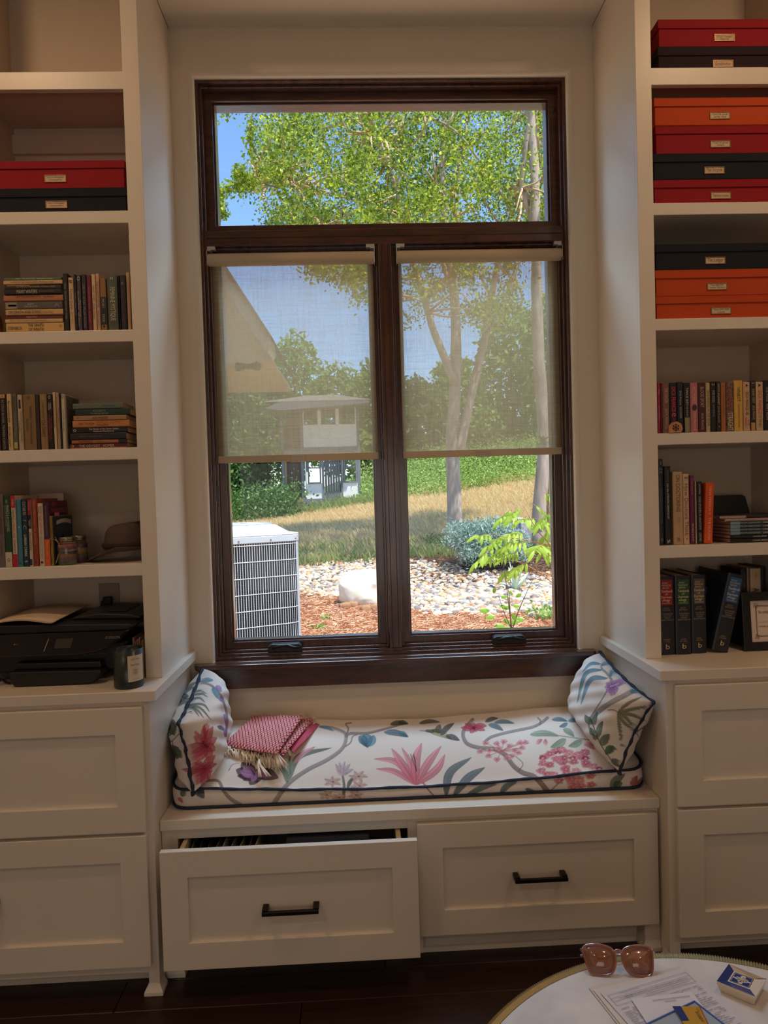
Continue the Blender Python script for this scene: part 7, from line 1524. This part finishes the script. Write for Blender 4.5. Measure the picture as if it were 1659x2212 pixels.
for x_ in (-.30, -.06, -.6): acobj(MB().tube([(x_, -.0135, HZ-.05), (x_, -.018, HZ-.05)], .007, 8, upv=(0, 0, 1)), 'screw', cmat((120, 70, 50)))
o = MB().prism([(-1.1, -.09), (.13, -.05), (.15, 1.05), (-1.1, 1.1)], -.10, -.0005, 'z').obj('concrete_pad', mat('pad_concrete', (196, 194, 188), .85, bump=.3, scale=40), None); o.location = AC.location; o.rotation_euler = AC.rotation_euler; props(o, 'pale concrete pad beneath the air conditioner', 'pad')

# ------------------------------------------------------------------ garden shed
DSH = 23.4
def s3(px, py, d=DSH): return atd(px, py, d)
gbz = float(s3(690, 1088)[2]); sh = thing('garden_shed', s3(690, 1086), 'small two-storey garden shed with white panels and a brown side bay', 'shed')
UPX = DSH/CAM['f']; sx0 = s3(615, 1085); ox_, oy_ = float(s3(690, 1085)[0]), float(s3(690, 1085)[1])
TRM = mat('shed_grey_trim', (112, 116, 124), .8); WHT = mat('shed_white_panel', (236, 232, 228), .8); BRW = mat('shed_brown_board', (92, 72, 62), .9, vary=.3, vscale=12, stretch=(8, 1, 1)); TIM = mat('shed_timber', (146, 122, 92), .9); GLD = mat('shed_dark_glass', (30, 34, 36), .1); RFM = mat('shed_shingle', (150, 140, 134), .95, vary=.25, vscale=6)
def SX(px): return float(s3(px, 1050)[0])
def SZ(py): return float(s3(690, py)[2])
yf_ = oy_; 
def sb(x0, x1, p0, p1, y0, y1, m, name, par=sh, bev=0): a, c = sorted((SX(x0), SX(x1))); e, f = sorted((SZ(p0), SZ(p1))); return MB().box(a, c, yf_+y0, yf_+y1, e, f).obj(name, m, par, bev=bev)
# frame of posts and beams
for a, c in ((611, 616), (652, 658), (774, 780)): sb(a, c, 1096, 870, -.02, .08, TRM, 'post')
for a, c in ((611, 616), (774, 780)): sb(a, c, 1096, 870, 1.75, 1.85, TRM, 'post')
sb(611, 780, 1090, 1077, -.03, .08, TRM, 'sill_beam'); sb(652, 780, 982, 966, -.03, .08, TRM, 'floor_beam'); sb(652, 780, 876, 868, -.03, .08, TRM, 'head_beam'); sb(611, 655, 985, 972, -.02, .06, TRM, 'floor_beam')
sb(611, 780, 985, 968, .08, 1.8, TRM, 'upper_floor')
# white lower panels, windows, door
for a, c in ((659, 700), (738, 777)):
    k = [699.5, 738.5]
    sb(a+1, c-1, 1077, 1044, .0, .05, WHT, 'wall_panel'); sb(a+1, a+4, 1044, 984, .0, .05, WHT, 'wall_panel'); sb(c-4, c-1, 1044, 984, .0, .05, WHT, 'wall_panel')
    cx_ = (a+c)/2; x0, x1 = SX(cx_-14), SX(cx_+15); fr = MB().frame(x0, x1, SZ(1044.5), SZ(985), .05, yf_-.03, yf_+.06).obj('window_frame', TRM, sh)
    MB().box(x0+.06, x1-.06, yf_+.02, yf_+.03, SZ(1041), SZ(988)).obj('pane', GLASS, fr)
    MB().box(x0+.05, x1-.05, yf_+.0, yf_+.03, SZ(1012), SZ(1009)).obj('glazing_bar', TRM, fr)
fr = MB().frame(SX(697), SX(741), SZ(1080), SZ(982), (.06, .06, .01, .06), yf_-.035, yf_+.06).obj('door_frame', TRM, sh)
for k in range(6): x0 = SX(702+k*5.6); MB().box(x0+.004, x0+.080, yf_+.0, yf_+.03, SZ(1078), SZ(986)).obj('plank', mat('shed_door_board', (104, 104, 110), .85), fr)
# brown side bay
for k in range(6): x0 = SX(620+k*5.3); MB().box(x0+.004, x0+.081, yf_+.12, yf_+.15, SZ(1077), SZ(900)).obj('plank', BRW, sh)
sb(616.5, 621, 1077, 985, -.01, .05, TIM, 'timber_post'); sb(612, 654, 1084, 1076, -.035, -.0305+.0, TIM, 'timber_rail')
# white upper panels and three windows
sb(658.5, 774, 966, 918, .0, .05, WHT, 'wall_panel'); sb(658.5, 774, 882, 877, .0, .05, WHT, 'wall_panel')
for a, c in ((658.5, 661), (690, 698), (729, 737), (771, 774)): sb(a, c, 918, 882, .0, .05, WHT, 'wall_panel')
for a, c in ((661, 690), (698, 729), (737, 771)):
    fr = MB().frame(SX(a), SX(c), SZ(918), SZ(882), .03, yf_-.01, yf_+.05).obj('window_frame', TRM, sh); MB().box(SX(a)+.03, SX(c)-.03, yf_+.02, yf_+.03, SZ(917), SZ(883)).obj('pane', GLASS, fr)
# side and back walls
xl_, xr_ = SX(655), SX(778)
MB().box(xr_-.03, xr_, yf_+.08, yf_+1.75, SZ(1090), SZ(985)).obj('side_wall', WHT, sh); MB().box(xr_-.03, xr_, yf_+.08, yf_+1.75, SZ(967), SZ(872)).obj('side_wall', WHT, sh)
MB().box(SX(655)-.03, SX(655), yf_+.08, yf_+1.75, SZ(967), SZ(872)).obj('side_wall', WHT, sh)
# hipped shingled roof with deep eaves; each course is a part
ex0, ex1 = SX(583), SX(803); ey0, ey1 = yf_-.75, yf_+2.6; ez, pz = SZ(872), SZ(846); exl = SX(623)
rx0, rx1 = SX(668), SX(730); ry = yf_+.9
MB().prism([(ex0, ez-.22), (ex0+.5, ez-.03), (ex1, ez-.03), (ex1, ez-.12), (ex0+.6, ez-.30)], ey0, ey1-.05).obj('soffit', TRM, sh)
nc = 7
for k in range(nc):
    a, c = k/nc, (k+1)/nc; z0, z1 = ez-.02+(pz-ez)*a, ez-.02+(pz-ez)*c; L0 = (ex0+(rx0-ex0)*a, ex1+(rx1-ex1)*a, ey0+(ry-ey0)*a, ey1+(ry-ey1)*a); L1 = (ex0+(rx0-ex0)*c, ex1+(rx1-ex1)*c, ey0+(ry-ey0)*c, ey1+(ry-ey1)*c)
    m = MB(); v = []
    for (q, z, up) in ((L0, z0, .03), (L1, z1, .012), (L0, z0, -.0), (L1, z1, -.02)): v += [(q[0], q[2], z+up), (q[1], q[2], z+up), (q[1], q[3], z+up), (q[0], q[3], z+up)]
    f = []
    for j in range(4): n2 = (j+1) % 4; f += [(j, n2, 4+n2, 4+j), (8+n2, 8+j, 12+j, 12+n2), (n2, j, 8+j, 8+n2), (4+j, 4+n2, 12+n2, 12+j)]
    m.add(v, f); m.obj('shingle_course', RFM, sh)
MB().box(SX(618), SX(776), yf_+.2, yf_+1.7, gz(ox_, oy_)-.5, SZ(1085)).obj('footing', mat('shed_footing', (150, 110, 90), .9), sh)
p = ground(498, 1108); fp = thing('fence_post', p, 'thin grey metal post at the meadow edge beside the sash frame', 'post'); q = atd(500, 1082, float((p-CX)@FW)); MB().tube([(p[0], p[1], p[2]-.05), (p[0], p[1], float(q[2]))], .022, 8).obj('post', TRM, fp); MB().tube([(p[0]-.5, p[1], float(q[2])), (p[0], p[1], float(q[2]))], .02, 8).obj('rail', TRM, fp)

# ------------------------------------------------------------------ gable of the house wing
DG = 9.0; wg = thing('gable_eave', atd(520, 780, DG), 'beige stucco gable end of the house wing with a sloping overhang', 'gable')
def g2(px, py, d=DG): p = atd(px, py, d); return (float(p[0]), float(p[2]))
gy_ = float(atd(520, 780, DG)[1]); ST = mat('beige_stucco', (196, 178, 148), .9, bump=.3, scale=40); FA = mat('fascia_paint', (176, 158, 132), .7); 
a1, a2, a3, a4 = g2(592, 784), g2(478, 612), g2(330, 388), g2(330, 786)
MB().prism([a4, a1, a2, a3], gy_, gy_+.25).obj('gable_wall', ST, wg)
f1, f2 = g2(596, 752), g2(476, 572); f3 = g2(300, 300); f4 = g2(300, 342); f5 = g2(592, 783)
MB().prism([f5, f1, f2, f3, f4, a2], gy_-.55, gy_-.02).obj('overhang', FA, wg)
MB().prism([(f1[0]+.02, f1[1]+.02), (f2[0]+.02, f2[1]+.05), (f3[0]+.02, f3[1]+.05), (f3[0], f3[1]), (f2[0], f2[1]+.003), (f1[0], f1[1])][::-1], gy_-.6, gy_+3).obj('roof_edge', mat('roof_brown', (104, 84, 68), .9), wg)
MB().box(a4[0], a1[0]-.02, gy_+.25, gy_+2.5, a1[1]+.0, a1[1]+.06).obj('soffit', ST, wg)
fx = thing('floodlight', atd(528, 775, DG-.1), 'twin-head dark floodlight fixed beneath the stucco gable', 'floodlight')
lx_, lz_ = g2(536, 785, DG); bk = mat('floodlight_brown', (86, 66, 54), .5)
MB().tube([(lx_, gy_+.12, lz_), (lx_, gy_+.12, lz_-.045)], .05, 14).obj('base', bk, fx)
for s_, q in ((-1, (516, 792)), (1, (553, 790))):
    hx2, hz2 = g2(*q, DG); e = Vector((lx_, gy_+.12, lz_-.03)); f = Vector((hx2, gy_+.02, hz2)); dd = (f-e).normalized(); MB().tube([e, e+(f-e)*.5], [.012, .012], 8).obj('arm', bk, fx); MB().tube([e+(f-e)*.45, e+(f-e)*.6, f, f+dd*.03], [.02, .045, .055, .06], 14).obj('lamp_head', bk, fx, smooth=True)
